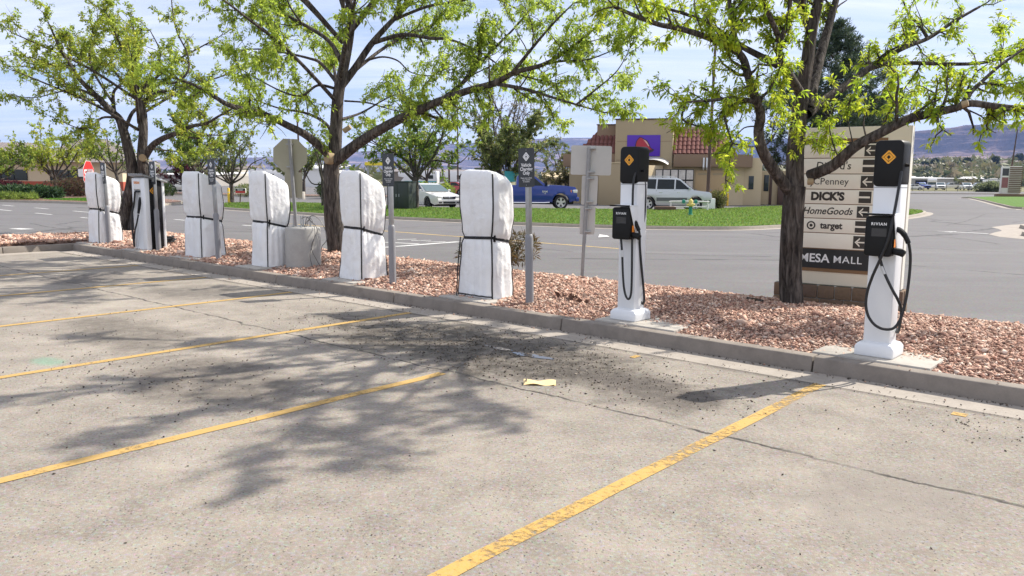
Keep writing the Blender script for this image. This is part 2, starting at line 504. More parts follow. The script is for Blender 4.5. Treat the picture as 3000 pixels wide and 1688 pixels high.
def grass_material():
    t = NT('lawn_ground')
    c = t.mix(t.noise(0.6, 5, 0.6), (0.065, 0.14, 0.018), (0.11, 0.195, 0.028))
    c = t.mix(t.ramp(t.noise(9, 5, 0.7), [(0.4, 0.0), (0.7, 0.6)]), c, (0.04, 0.10, 0.015))
    t.color(c); t.rough(0.9); t.b.inputs['Specular IOR Level'].default_value = 0.2
    t.bump(t.noise(40, 4, 0.8), 0.8, 0.03)
    return t.m

def gravel_ground_material():
    t = NT('gravel_bed_ground')
    cl = t.voro(30, out='Color')
    c = t.mix(cl, (0.20, 0.105, 0.075), (0.46, 0.29, 0.22))
    ed = t.voro(30, 'DISTANCE_TO_EDGE')
    c = t.mix(t.ramp(ed, [(0.0, 0.85), (0.12, 0.0)]), c, (0.07, 0.04, 0.03))
    t.color(c); t.rough(0.9)
    t.bump(t.ramp(ed, [(0.0, 0.0), (0.25, 1.0)]), 1.0, 0.03)
    return t.m

def mesa_material():
    t = NT('mesa_rock')
    sep = t.n.new('ShaderNodeSeparateXYZ'); t.l.new(t.tc(), sep.inputs[0])
    z = t.math('ADD', sep.outputs['Z'], t.math('MULTIPLY', t.noise(0.0016, 5), 160))
    st = t.noise(0.03, 5, 0.7, vec=t.map((0.03, 0.03, 1.0)))
    scrub = t.ramp(t.noise(0.004, 7, 0.72), [(0.40, 0.0), (0.60, 1.0)])
    c = t.mix(t.ramp(st, [(0.40, 0.0), (0.58, 1.0)]), (0.085, 0.062, 0.065), (0.20, 0.135, 0.12))
    c = t.mix(t.math('MULTIPLY', scrub, 0.75), c, (0.055, 0.052, 0.045))
    pale = t.math('MULTIPLY', t.ramp(t.noise(0.006, 7, 0.75, vec=t.map((0.5, 0.5, 5))), [(0.53, 0.0), (0.60, 1.0)]), 0.9)
    c = t.mix(pale, c, (0.36, 0.25, 0.21))
    t.color(c); t.rough(0.95)
    t.b.inputs['Specular IOR Level'].default_value = 0.0
    t.bump(t.noise(0.012, 6, 0.7), 0.9, 30.0)
    return t.m

def hill_material():
    t = NT('dry_hillside')
    c = t.mix(t.ramp(t.noise(0.02, 6, 0.7), [(0.35, 0.0), (0.65, 1.0)]), (0.15, 0.15, 0.075), (0.27, 0.24, 0.15))
    c = t.mix(t.ramp(t.noise(0.12, 5, 0.7), [(0.5, 0.0), (0.62, 0.8)]), c, (0.055, 0.075, 0.03))
    t.color(c); t.rough(0.95); t.b.inputs['Specular IOR Level'].default_value = 0.1
    return t.m

def car_paint(name, c, metal=0.3, rough=0.32):
    t = NT(name); t.color(c); t.rough(rough)
    t.b.inputs['Metallic'].default_value = metal
    t.b.inputs['Coat Weight'].default_value = 0.8; t.b.inputs['Coat Roughness'].default_value = 0.06
    return t.m

def glass_dark(name, c=(0.03, 0.04, 0.045)):
    t = NT(name); t.color(c); t.rough(0.06); t.b.inputs['Specular IOR Level'].default_value = 0.35
    return t.m

M = {}
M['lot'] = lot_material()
M['asphalt'] = asphalt_material()
M['gutter'] = concrete_material('gutter_concrete', (0.29, 0.255, 0.22), (0.38, 0.34, 0.295), 0.45)
M['kerb'] = concrete_material('kerb_concrete', (0.20, 0.172, 0.148), (0.27, 0.238, 0.205), 0.5)
M['kerb_far'] = concrete_material('far_kerb_concrete', (0.30, 0.265, 0.22), (0.42, 0.38, 0.32), 0.4)
M['pad'] = concrete_material('pad_concrete', (0.36, 0.33, 0.29), (0.47, 0.44, 0.395), 0.5)
M['pier'] = concrete_material('pier_concrete', (0.33, 0.32, 0.30), (0.46, 0.445, 0.42), 0.3)
M['yellow_line'] = paint_line_material('yellow_stall_paint', (0.47, 0.295, 0.085), 0.53, 0.66)
M['yellow_worn'] = paint_line_material('worn_yellow_paint', (0.50, 0.31, 0.08), 0.475, 0.59)
M['white_line'] = paint_line_material('white_road_paint', (0.62, 0.62, 0.60), 0.50, 0.66)
M['road_yellow'] = paint_line_material('faded_yellow_road_paint', (0.55, 0.38, 0.12), 0.50, 0.66)
M['bark'] = bark_material()
M['leaf'] = leaf_material()
M['needle'] = leaf_material('needles', 0.2)
M['stone'] = attr_material('gravel_stones', 0.85, 0.2)
M['debris'] = attr_material('dark_grit', 0.9, 0)
M['tarp'] = tarp_material()
M['grass'] = grass_material()
M['gravel_ground'] = gravel_ground_material()
M['mesa'] = mesa_material()
M['hill'] = hill_material()
M['black_tape'] = mat('black_webbing', (0.012, 0.012, 0.014), 0.7, bump=0.3, bs=400)
M['white_paint'] = mat('white_powder_coat', (0.74, 0.75, 0.76), 0.35, var=0.04, vs=4)
M['black_plastic'] = mat('black_plastic', (0.0065, 0.0065, 0.007), 0.5, var=0.2, vs=8, spec=0.25)
M['rubber'] = mat('black_cable_rubber', (0.010, 0.010, 0.011), 0.45, var=0.2)
M['screen'] = mat('dark_screen', (0.035, 0.037, 0.042), 0.15, var=0)
M['orange'] = mat('orange_print', (0.80, 0.36, 0.025), 0.45, var=0.05)
M['orange_label'] = mat('orange_label', (0.85, 0.26, 0.02), 0.5, var=0.1)
M['white_print'] = mat('white_print', (0.78, 0.78, 0.78), 0.5, var=0)
M['grey_print'] = mat('grey_print', (0.55, 0.56, 0.56), 0.5, var=0)
M['sign_black'] = mat('charcoal_sign_face', (0.028, 0.033, 0.038), 0.45, var=0.08)
M['sign_grey'] = mat('grey_sleeve_paint', (0.22, 0.22, 0.235), 0.45, var=0.08, vs=6)
M['galv'] = mat('galvanised_steel', (0.36, 0.37, 0.38), 0.42, 0.75, var=0.2, vs=14, bump=0.1, bs=50)
M['dull_galv'] = mat('dull_galvanised_steel', (0.28, 0.285, 0.29), 0.55, 0.5, var=0.25, vs=12)
M['alu_back'] = mat('aluminium_sign_back', (0.50, 0.50, 0.49), 0.5, 0.35, var=0.08, vs=5)
M['stop_back'] = mat('weathered_sign_back', (0.36, 0.35, 0.27), 0.55, 0.25, var=0.12, vs=4)
M['stop_red'] = mat('stop_sign_red', (0.50, 0.035, 0.035), 0.4, var=0.1)
M['cream'] = mat('cream_sign_paint', (0.76, 0.69, 0.55), 0.55, var=0.05, vs=2)
M['panel'] = mat('pale_sign_panel', (0.82, 0.77, 0.66), 0.5, var=0.05, vs=3)
M['sign_white'] = mat('pale_sign_side', (0.70, 0.67, 0.60), 0.55, var=0.05)
M['ink'] = mat('dark_lettering', (0.035, 0.028, 0.022), 0.5, var=0)
M['bronze'] = mat('bronze_frame', (0.22, 0.125, 0.06), 0.5, 0.2, var=0.1)
M['black_panel'] = mat('black_sign_panel', (0.015, 0.015, 0.016), 0.5, var=0.1)
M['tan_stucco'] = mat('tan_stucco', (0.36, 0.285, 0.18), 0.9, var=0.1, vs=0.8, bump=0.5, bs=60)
M['buff_and_lit_stucco'] = mat('buff_and_lit_stucco', (0.52, 0.42, 0.27), 0.9, var=0.08, vs=0.8, bump=0.5, bs=60)  # paler tan: plain buff parts, and sunlit faces with light in the colour
M['brown_stucco'] = mat('brown_stucco', (0.235, 0.16, 0.105), 0.9, var=0.08, vs=0.8, bump=0.5, bs=60)
M['door_tan'] = mat('tan_steel_door', (0.44, 0.31, 0.165), 0.6, var=0.06)
M['dark_brown'] = mat('dark_brown_paint', (0.075, 0.04, 0.028), 0.6, var=0.15)
M['clay_tile'] = mat('red_clay_tile', (0.155, 0.058, 0.047), 0.88, var=0.22, vs=1.3, bump=0.3, bs=40)
M['purple'] = mat('purple_sign_face', (0.072, 0.012, 0.36), 0.45, var=0.08, vs=1.0)
M['bell_red'] = mat('crimson_sign_face', (0.36, 0.022, 0.040), 0.5, var=0.05)
M['bell_pink'] = mat('pale_pink_sign_face', (0.62, 0.35, 0.33), 0.5, var=0.05)
M['bell_dark'] = mat('dark_sign_outline', (0.03, 0.006, 0.02), 0.5, var=0)
M['bell_yellow'] = mat('yellow_sign_face', (0.78, 0.62, 0.04), 0.5, var=0.05)
M['glass'] = glass_dark('dark_window_glass')
M['car_glass'] = glass_dark('car_window_glass', (0.012, 0.016, 0.017))
M['windshield'] = glass_dark('pale_windshield_glass', (0.10, 0.14, 0.15))
M['tyre'] = mat('tyre_rubber', (0.013, 0.013, 0.014), 0.8, var=0.2)
M['rim'] = mat('alloy_rim', (0.55, 0.55, 0.56), 0.3, 0.8, var=0.05)
M['black_rim'] = mat('black_rim', (0.02, 0.02, 0.02), 0.35, 0.3, var=0.05)
M['chrome'] = mat('chrome', (0.75, 0.75, 0.76), 0.12, 1.0, var=0)
M['lens'] = mat('headlamp_lens', (0.68, 0.68, 0.66), 0.12, 0.2, var=0.15, vs=20)
M['amber'] = mat('amber_lens', (0.70, 0.22, 0.02), 0.3, var=0)
M['red_lens'] = mat('red_lamp_lens', (0.45, 0.015, 0.015), 0.25, var=0)
M['blue_paint'] = car_paint('metallic_blue_paint', (0.010, 0.035, 0.235), 0.45)
M['silver_paint'] = car_paint('silver_paint', (0.50, 0.51, 0.53), 0.4, 0.35)
M['grey_trim'] = mat('grey_body_trim', (0.10, 0.105, 0.11), 0.5, var=0.08)
M['white_car'] = car_paint('white_car_paint', (0.72, 0.71, 0.70), 0.0)
M['dull_pink'] = mat('faded_red_poster', (0.26, 0.10, 0.10), 0.6, var=0.2)
M['beige_car'] = car_paint('pale_silver_paint', (0.60, 0.58, 0.53), 0.3)
M['red_car'] = car_paint('red_car_paint', (0.40, 0.02, 0.02), 0.1)
M['hyd_yellow'] = mat('hydrant_yellow', (0.62, 0.50, 0.14), 0.6, var=0.12)
M['hyd_green'] = mat('hydrant_green', (0.02, 0.22, 0.15), 0.55, var=0.12)
M['pipe_white'] = mat('white_pipe', (0.66, 0.64, 0.60), 0.5, var=0.08)
M['safety_yellow'] = mat('safety_yellow', (0.72, 0.46, 0.03), 0.5, var=0.1)
M['dark_green'] = mat('dark_green_cabinet', (0.022, 0.030, 0.024), 0.5, var=0.2)
M['rust'] = mat('rusty_steel', (0.10, 0.055, 0.038), 0.8, var=0.3, vs=6)
M['wire'] = mat('grey_wire', (0.10, 0.095, 0.09), 0.5, var=0)
M['cut_wood'] = mat('cut_branch_wood', (0.33, 0.25, 0.15), 0.9, var=0.2, vs=20)
M['red_band'] = mat('red_wall_band', (0.40, 0.085, 0.045), 0.8, var=0.08)
M['cream_wall'] = mat('cream_stucco', (0.58, 0.49, 0.34), 0.9, var=0.06, bump=0.3)
M['grey_roof'] = mat('grey_metal_roof', (0.20, 0.17, 0.16), 0.6, 0.2, var=0.1)
M['warehouse'] = mat('grey_metal_siding', (0.33, 0.31, 0.29), 0.7, 0.1, var=0.06, vs=0.3)
M['white_roof'] = mat('white_metal_roof', (0.72, 0.71, 0.69), 0.5, var=0.05, vs=0.3)
M['louver'] = mat('brown_louver', (0.15, 0.08, 0.05), 0.7, var=0.12)
M['poster'] = mat('menu_print', (0.50, 0.46, 0.42), 0.4, var=0.5, vs=4.0)
M['paper'] = mat('buff_paper', (0.66, 0.50, 0.26), 0.8, var=0.1, vs=15)
M['white_paper'] = mat('white_paper', (0.72, 0.70, 0.66), 0.8, var=0.05)
M['teal'] = mat('teal_banner', (0.05, 0.38, 0.42), 0.6, var=0.2, vs=4)
M['house_wall'] = mat('pale_house_wall', (0.46, 0.42, 0.37), 0.8, var=0.05)
M['house_roof'] = mat('brown_house_roof', (0.16, 0.13, 0.12), 0.8, var=0.1)
M['fence_dark'] = mat('dark_fence_steel', (0.05, 0.05, 0.05), 0.6, 0.3, var=0.1)
def water_material():
    t = NT('puddle_water'); t.color((0.05, 0.045, 0.04)); t.rough(0.03)
    t.b.inputs['Specular IOR Level'].default_value = 0.6
    return t.m
M['water'] = water_material()
M['tar'] = paint_line_material('tar_crack', (0.035, 0.034, 0.034), 0.50, 0.62)
def stone_block(name, c0, c1):
    t = NT(name)
    c = t.mix(t.rand(), c0, c1)
    t.color(t.mix(t.noise(9, 6, 0.7), c, tuple(x * 0.55 for x in c0))); t.rough(0.9)
    t.bump(t.noise(18, 6, 0.7), 0.8, 0.02)
    return t.m
M['sandstone'] = stone_block('sandstone_block', (0.26, 0.17, 0.10), (0.13, 0.085, 0.07))

# ------------------------------------------------------------------ setting
def struct(o): return tag(o, kind='structure')
rng = np.random.default_rng(11)

# the plain, to the horizon
gr = MB()
gr.add([(-14000, -3000, -0.06), (14000, -3000, -0.06), (14000, 16000, -0.06), (-14000, 16000, -0.06)], [(0, 1, 2, 3)])
struct(gr.build('ground', M['hill'], smooth=0))

# asphalt: road, side road, lane and the lots across it
road_pts = [(-150, -40), (150, -40), (190, 150), (120, 175), (-160, 150)]
struct(sheet('road', road_pts, 0.0, M['asphalt']))

def Kp(a, b): P = KW(a, b); return (P.x, P.y)
A_G, A_K, A_KB = 6.65, 6.99, 7.17        # gutter edge, kerb face, kerb back
B_END = 19.6
lot = [Kp(-26, -12), Kp(A_G, -12), Kp(A_G, B_END - 0.32), Kp(-26, B_END - 0.32)]
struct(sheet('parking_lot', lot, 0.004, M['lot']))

# gutter pan and kerb, cast in lengths with open joints
kerb_root = None
def run_section(name, a0, a1, mtl, parent, along, c0, c1, zf, prof):
    """a length of kerb or gutter: prof is a list of (offset, z); along 'b' runs with the kerb, 'a' with the end kerb"""
    mb = MB()
    n = len(prof); vs = []
    for c in (c0, c1):
        for off, z in prof:
            P = KW(off, c, z) if along == 'b' else KW(c, off, z)
            vs.append(P)
    fs = [tuple(range(n))[::-1], tuple(range(n, 2 * n))] + [(i, (i + 1) % n, n + (i + 1) % n, n + i) for i in range(n)]
    mb.add(vs, fs)
    return mb.build(name, mtl, parent, bevel=zf, seg=3, smooth=50)
gut = MB()
gp = [(A_G, 0.0045), (A_K + 0.01, 0.012), (A_K + 0.01, -0.05), (A_G, -0.05)]
vs = [KW(o, c, z) for c in (-12, B_END - 0.3) for o, z in gp]
gut.add(vs, [(0, 1, 2, 3)[::-1], (4, 5, 6, 7)] + [(i, (i + 1) % 4, 4 + (i + 1) % 4, 4 + i) for i in range(4)])
gutter = struct(gut.build('gutter', M['gutter'], smooth=0))
kerb = struct(empty('kerb'))
kprof = [(A_K, -0.04), (A_K + 0.035, 0.148), (A_KB, 0.150), (A_KB, -0.04)]
joints = [-12, -9.2, -6.2, -3.2, -0.4, 2.55, 5.40, 8.30, 11.2, 14.1, 17.0, B_END + 0.02]
for j0, j1 in zip(joints[:-1], joints[1:]):
    run_section('kerb_section', 0, 0, M['kerb'], kerb, 'b', j0 + 0.007, j1 - 0.007, 0.012, kprof)
kprof2 = [(B_END, -0.04), (B_END + 0.035, 0.148), (B_END + 0.18, 0.150), (B_END + 0.18, -0.04)]
jl = [A_KB + 0.0, 5.6, 2.6, -0.4, -3.4, -6.4, -9.4, -12.4, -18, -26]
for j0, j1 in zip(jl[:-1], jl[1:]):
    run_section('kerb_section', 0, 0, M['kerb'], kerb, 'a', j0 - 0.007, j1 + 0.007, 0.012, kprof2)
gut2 = MB()
gp = [(B_END - 0.33, 0.0045), (B_END + 0.01, 0.012), (B_END + 0.01, -0.05), (B_END - 0.33, -0.05)]
vs = [KW(c, o, z) for c in (-26, A_G - 0.004) for o, z in gp]
gut2.add(vs, [(0, 1, 2, 3)[::-1], (4, 5, 6, 7)] + [(i, (i + 1) % 4, 4 + (i + 1) % 4, 4 + i) for i in range(4)])
struct(gut2.build('gutter', M['gutter'], smooth=0))

# stall lines
def strip(name, pts, w, z, mtl, parent=None):
    """a painted line along pts (K coordinates), a little wavy"""
    mb = MB(); P = [Vector((p[0], p[1], 0)) for p in pts]; vs = []
    for i, p in enumerate(P):
        t = (P[min(i + 1, len(P) - 1)] - P[max(i - 1, 0)]).normalized(); nn = Vector((-t.y, t.x, 0))
        for s in (-1, 1):
            q = p + nn * s * (w / 2 + 0.006 * mnoise.noise(Vector((p.x * 3, p.y * 3, s))))
            vs.append(KW(q.x, q.y, z))
    fs = [(2 * i, 2 * i + 1, 2 * i + 3, 2 * i + 2) for i in range(len(P) - 1)]
    mb.add(vs, fs)
    o = mb.build(name, mtl, parent, smooth=0)
    return o
lot_obj = bpy.data.objects['parking_lot']
for i in range(6):
    b = 2.335 + 2.605 * i
    a_end = 4.72 if i == 1 else A_G - 0.01
    a0 = -3.5
    pts = [(a0 + (a_end - a0) * k / 60, b + 0.012 * mnoise.noise(Vector((k * 0.2, i * 9, 0)))) for k in range(61)]
    if i == 3: pts = [(a, bb + 0.05 * max(0, a - 5.6)) for a, bb in pts]
    strip('stall_line', pts, 0.095 if i else 0.10, 0.008, M['yellow_worn'] if i == 0 else M['yellow_line'], lot_obj)
strip('stall_line', [(6.40 + 0.04 * k, 4.06) for k in range(4)], 0.06, 0.008, M['yellow_worn'], lot_obj)
strip('stall_line', [(6.42 + 0.03 * k, 1.25) for k in range(4)], 0.10, 0.008, M['yellow_worn'], lot_obj)

# puddle in the low spot, by the gutter
pud = []
for k in range(40):
    an = 2 * PI * k / 40
    rr = 1 + 0.45 * mnoise.noise(Vector((math.cos(an) * 1.4, math.sin(an) * 1.4, 3.0))) + 0.2 * mnoise.noise(Vector((math.cos(an) * 4, math.sin(an) * 4, 8.0)))
    pud.append(Kp(5.80 + 0.055 * rr * math.sin(an) - 0.02 * math.cos(an), 4.80 + 0.26 * rr * math.cos(an)))
struct(sheet('puddle', pud, 0.0085, M['water']))
pud2 = [Kp(5.83 + 0.045 * (1 + 0.5 * mnoise.noise(Vector((math.cos(q) * 2, math.sin(q) * 2, 6.0)))) * math.sin(q), 5.27 + 0.17 * (1 + 0.6 * mnoise.noise(Vector((math.cos(q) * 1.7, math.sin(q) * 1.7, 9.0)))) * math.cos(q)) for q in [2 * PI * k / 30 for k in range(30)]]
struct(sheet('puddle', pud2, 0.0085, M['water']))

# painted marks on the road
road = bpy.data.objects['road']
def road_mark(p0, p1, w, mtl, name='road_marking', z=0.004):
    a0, b0 = KA(G(*p0)); a1, b1 = KA(G(*p1))
    return strip(name, [(a0 + (a1 - a0) * k / 12, b0 + (b1 - b0) * k / 12) for k in range(13)], w, z, mtl, road)
strip('road_marking', [(16.7, 26.5 - 0.5 * k) for k in range(32)], 0.13, 0.004, M['road_yellow'], road)
road_mark((1100, 709), (1228, 715), 0.13, M['white_line'])
road_mark((1110, 727), (1345, 709), 0.22, M['white_line'], z=0.008)
for d in range(8):
    b0 = 24 + d * 5.2
    strip('road_marking', [(15.0, b0 + 0.25 * k) for k in range(9)], 0.13, 0.004, M['white_line'], road)
for d in range(5):
    b0 = 33 + d * 5.2
    strip('road_marking', [(12.9, b0 + 0.25 * k) for k in range(9)], 0.13, 0.004, M['white_line'], road)
for bb in (16.7, 17.3, 17.9):
    strip('road_marking', [(14.6 + 0.1 * k, bb - 0.8 - 0.05 * k) for k in range(6)], 0.12, 0.004, M['white_line'], road)
ar = MB()                                        # worn turn arrow
A0, A1, A2 = G(2738, 677), G(2790, 681), G(2895, 685)
dirv = (A2 - A0).normalized(); nv = Vector((-dirv.y, dirv.x, 0))
L = (A2 - A0).length
ar.add([A0 + Vector((0,0,.004)), A0 + dirv * L * 0.38 + nv * 0.32 + Vector((0,0,.004)), A0 + dirv * L * 0.38 + nv * 0.09 + Vector((0,0,.004)), A2 + nv * 0.09 + Vector((0,0,.004)),
        A2 - nv * 0.09 + Vector((0,0,.004)), A0 + dirv * L * 0.38 - nv * 0.09 + Vector((0,0,.004)), A0 + dirv * L * 0.38 - nv * 0.32 + Vector((0,0,.004))],
       [(0, 6, 5, 2, 1), (2, 5, 4, 3)])
ar.build('road_marking', M['white_line'], road, smooth=0)
sq = G(70, 671)
ar = MB(); ar.add([KW(8.45, 28.9, .004), KW(8.8, 28.9, .004), KW(9.0, 28.2, .004), KW(8.6, 28.2, .004)], [(0, 1, 2, 3)])
ar.build('road_marking', M['white_line'], road, smooth=0)

# cracks and tar seams in the road
def road_crack(pxs, w=0.035):
    P = catmull([G(*q) for q in pxs], 10); pts = []
    for i, p in enumerate(P):
        a, b = KA(p); pts.append((a + 0.10 * mnoise.noise(Vector((i * 0.6, pxs[0][0], 0))), b + 0.10 * mnoise.noise(Vector((i * 0.6, pxs[0][0], 7)))))
    strip('road_crack', pts, w, 0.003, M['tar'], road)
for pxs in ([(2826, 627), (2900, 626), (3020, 621)], [(2771, 661), (2830, 648), (2884, 629)], [(2683, 726), (2780, 731), (2900, 737), (3020, 744)], [(2119, 695), (2200, 699), (2290, 706)], [(1880, 742), (2050, 748), (2260, 752)],
            [(90, 655), (160, 668), (260, 679)], [(1400, 720), (1560, 728), (1680, 738)], [(640, 668), (780, 676), (830, 690)], [(2700, 690), (2820, 700), (2930, 716)], [(560, 640), (700, 652), (760, 660)]):
    road_crack(pxs, 0.03 if pxs[0][1] > 690 else 0.05)

# gravel island: bed and stones
def gz(a, b):
    """height of the gravel bed"""
    if b < B_END + 0.2:
        t = (a - A_KB) / (10.55 - A_KB)
        edge = min(1, max(0, (10.62 - a) / 0.45))
    else:
        t = 0.5 if a < 8.8 else 0.5 + 0.5 * (a - 8.8) / 1.8
        edge = min(1, max(0, (10.62 - a) / 0.45)) * min(1, max(0, (22.75 - b) / 0.4))
    z = 0.125 + 0.085 * math.sin(PI * min(1, max(0, t))) + 0.02 * mnoise.noise(Vector((a * 0.9, b * 0.9, 0)))
    return max(0.012, z * (edge ** 0.5))
def in_gravel(a, b):
    if b < -11 or a > 10.6: return False
    if b <= B_END + 0.19: return a > A_KB + 0.004
    if b > 22.72: return False
    if a < -14: return False
    return (max(0, a - 9.2) / 1.4) ** 2 + (max(0, b - 21.2) / 1.5) ** 2 < 1.0
ga = np.concatenate([np.arange(-14, A_KB, 0.35), np.arange(A_KB + 0.005, 10.62, 0.14)])
gb = np.arange(-11, 22.8, 0.2)
Vg, Fg, idx = [], [], {}
def gid(i, j):
    if (i, j) not in idx:
        a, b = ga[i], gb[j]
        P = KW(a, b, gz(a, b)); idx[(i, j)] = len(Vg); Vg.append(P)
    return idx[(i, j)]
for i in range(len(ga) - 1):
    for j in range(len(gb) - 1):
        am, bm_ = (ga[i] + ga[i + 1]) / 2, (gb[j] + gb[j + 1]) / 2
        if in_gravel(am, bm_): Fg.append((gid(i, j), gid(i + 1, j), gid(i + 1, j + 1), gid(i, j + 1)))
struct(link_mesh('gravel_bed', np_mesh('gravel_bed', Vg, Fg, M['gravel_ground'], smooth=True)))

def rand_rot(n, g):
    q = g.normal(size=(n, 4)); q /= np.linalg.norm(q, axis=1)[:, None]
    w, x, y, z = q.T
    return np.stack([np.stack([1-2*(y*y+z*z), 2*(x*y-z*w), 2*(x*z+y*w)], 1), np.stack([2*(x*y+z*w), 1-2*(x*x+z*z), 2*(y*z-x*w)], 1), np.stack([2*(x*z-y*w), 2*(y*z+x*w), 1-2*(x*x+y*y)], 1)], 1)
OCT_V = np.array([(1,0,0),(-1,0,0),(0,1,0),(0,-1,0),(0,0,1),(0,0,-1)], float)
OCT_F = np.array([(0,2,4),(2,1,4),(1,3,4),(3,0,4),(2,0,5),(1,2,5),(3,1,5),(0,3,5)])
def stones(name, pts, size, cols, g, mtl, flat=0.55, tilt=0.45):
    """irregular lumps at pts"""
    n = len(pts)
    sc = np.stack([g.uniform(0.8, 1.5, n), g.uniform(0.6, 1.0, n), g.uniform(0.35, 0.75, n) * flat / 0.55], 1) * size[:, None]
    V = OCT_V[None] * sc[:, None, :] * g.uniform(0.7, 1.25, (n, 6, 1))
    V[:, 4, :2] += g.uniform(-0.35, 0.35, (n, 2)) * sc[:, :2]
    az = g.uniform(0, 2 * PI, n); tx, ty = g.normal(0, tilt, n), g.normal(0, tilt, n)
    cz, sz = np.cos(az), np.sin(az)
    X = V[..., 0] * cz[:, None] - V[..., 1] * sz[:, None]; Y = V[..., 0] * sz[:, None] + V[..., 1] * cz[:, None]; Z = V[..., 2]
    Y, Z = Y * np.cos(tx)[:, None] - Z * np.sin(tx)[:, None], Y * np.sin(tx)[:, None] + Z * np.cos(tx)[:, None]
    X, Z = X * np.cos(ty)[:, None] + Z * np.sin(ty)[:, None], -X * np.sin(ty)[:, None] + Z * np.cos(ty)[:, None]
    V = np.stack([X, Y, Z], -1) + pts[:, None, :]
    F = OCT_F[None] + 6 * np.arange(n)[:, None, None]
    me = np_mesh(name, V.reshape(-1, 3), F.reshape(-1, 3), mtl, cols=np.repeat(cols, 6, 0))
    return link_mesh(name, me)
cand = []
for (a0, a1, b0, b1, dens, sz) in ((A_KB, 10.6, -1.5, 6.5, 1400, 0.0162), (A_KB, 10.6, 6.5, 12, 900, 0.021), (A_KB, 10.6, 12, 22.7, 450, 0.028), (-6, A_KB, 19.8, 22.7, 330, 0.034), (A_KB, 10.6, -6, -1.5, 200, 0.034)):
    n = int((a1 - a0) * (b1 - b0) * dens)
    A, B = rng.uniform(a0, a1, n), rng.uniform(b0, b1, n)
    for x, y in zip(A, B):
        if in_gravel(x, y): cand.append((x, y, sz))
cand = np.array(cand)
zz = np.array([gz(x, y) for x, y, _ in cand])
P3 = np.outer(cand[:, 0], np.array(E_)) + np.outer(cand[:, 1], np.array(N_)); P3[:, 2] = zz + rng.uniform(-0.002, 0.012, len(zz))
pal = np.array([(0.48, 0.30, 0.225), (0.40, 0.225, 0.165), (0.58, 0.42, 0.33), (0.26, 0.14, 0.105), (0.51, 0.335, 0.25), (0.66, 0.53, 0.44), (0.33, 0.225, 0.18)])
pc = pal[rng.choice(7, len(cand), p=[.24, .2, .16, .12, .14, .06, .08])] * rng.uniform(0.8, 1.15, (len(cand), 1))
so = stones('gravel_stones', P3, cand[:, 2] * rng.lognormal(0, 0.40, len(cand)), pc, rng, M['stone'])
spill_b = rng.uniform(-1, 18, 170); spill_a = np.where(rng.random(170) < 0.55, rng.uniform(A_K + 0.05, A_KB, 170), A_K - np.abs(rng.normal(0.03, 0.12, 170)))
SP = np.outer(spill_a, np.array(E_)) + np.outer(spill_b, np.array(N_)); SP[:, 2] = np.where(spill_a > A_K, 0.158, 0.018)
tag(stones('spilled_stones', SP, rng.uniform(0.006, 0.017, 170), pal[rng.choice(7, 170)] * 0.9, rng, M['stone']), 'pink stones spilled over the kerb and gutter', 'gravel', kind='stuff')
tag(so, 'loose pink and tan crushed stone covering the planting island', 'gravel', kind='stuff')

# grit, leaf crumbs and pebbles on the lot
pts, szs = [], []
def scatter(n, ca, cb, sa, sb, s0, s1):
    for _ in range(n):
        a, b = rng.normal(ca, sa), rng.normal(cb, sb)
        if -3 < a < 6.95 and -3 < b < B_END - 0.1: pts.append((a, b)); szs.append(rng.uniform(s0, s1))
scatter(2200, 5.7, 5.4, 0.5, 1.4, 0.003, 0.012)
scatter(260, 5.6, 3.4, 0.25, 0.6, 0.003, 0.009)
scatter(380, 2.9, 6.6, 0.5, 0.9, 0.003, 0.011)
scatter(200, 3.4, 8.8, 0.6, 1.2, 0.003, 0.010)
scatter(140, 6.2, 1.0, 0.2, 0.4, 0.003, 0.010)
for _ in range(650):
    pts.append((rng.uniform(0, 6.6), rng.uniform(-1, 18))); szs.append(rng.uniform(0.002, 0.007))
for _ in range(900):
    pts.append((A_K - abs(rng.normal(0, 0.035)), rng.uniform(-1, 19))); szs.append(rng.uniform(0.003, 0.012))
for _ in range(500):
    pts.append((A_G + rng.normal(0, 0.05), rng.uniform(-1, 19))); szs.append(rng.uniform(0.003, 0.010))
pts = np.array(pts); szs = np.array(szs)
P3 = np.outer(pts[:, 0], np.array(E_)) + np.outer(pts[:, 1], np.array(N_)); P3[:, 2] = 0.006 + szs * 0.3 + np.where(pts[:, 0] > A_G, 0.008, 0)
pal = np.array([(0.07, 0.056, 0.045), (0.12, 0.098, 0.08), (0.17, 0.125, 0.09), (0.045, 0.038, 0.032), (0.32, 0.27, 0.22)])
so = stones('lot_grit', P3, szs, pal[rng.choice(5, len(pts), p=[.34, .26, .14, .16, .10])], rng, M['debris'], 0.5, 0.3)
tag(so, 'dark grit and leaf crumbs strewn over the parking stalls', 'grit', kind='stuff')

# lawn across the road with its kerb
def offset_poly(pts, d):
    n = len(pts); out = []
    for i in range(n):
        p0, p1, p2 = (Vector(pts[(i - 1) % n]), Vector(pts[i]), Vector(pts[(i + 1) % n]))
        t1, t2 = (p1 - p0).normalized(), (p2 - p1).normalized()
        nn = (Vector((-t1.y, t1.x)) + Vector((-t2.y, t2.x))).normalized()
        k = d / max(0.5, nn.dot(Vector((-t1.y, t1.x))))
        out.append(tuple(p1 + nn * k))
    return out
def smooth_poly(pts, n=4):
    P = [Vector((p[0], p[1], 0)) for p in pts]; N = len(P); out = []
    for i in range(N):
        p0, p1, p2, p3 = P[(i - 1) % N], P[i], P[(i + 1) % N], P[(i + 2) % N]
        for k in range(n):
            t = k / n
            q = 0.5 * ((2 * p1) + (-p0 + p2) * t + (2 * p0 - 5 * p1 + 4 * p2 - p3) * t * t + (-p0 + 3 * p1 - 3 * p2 + p3) * t ** 3)
            out.append((q.x, q.y))
    return out
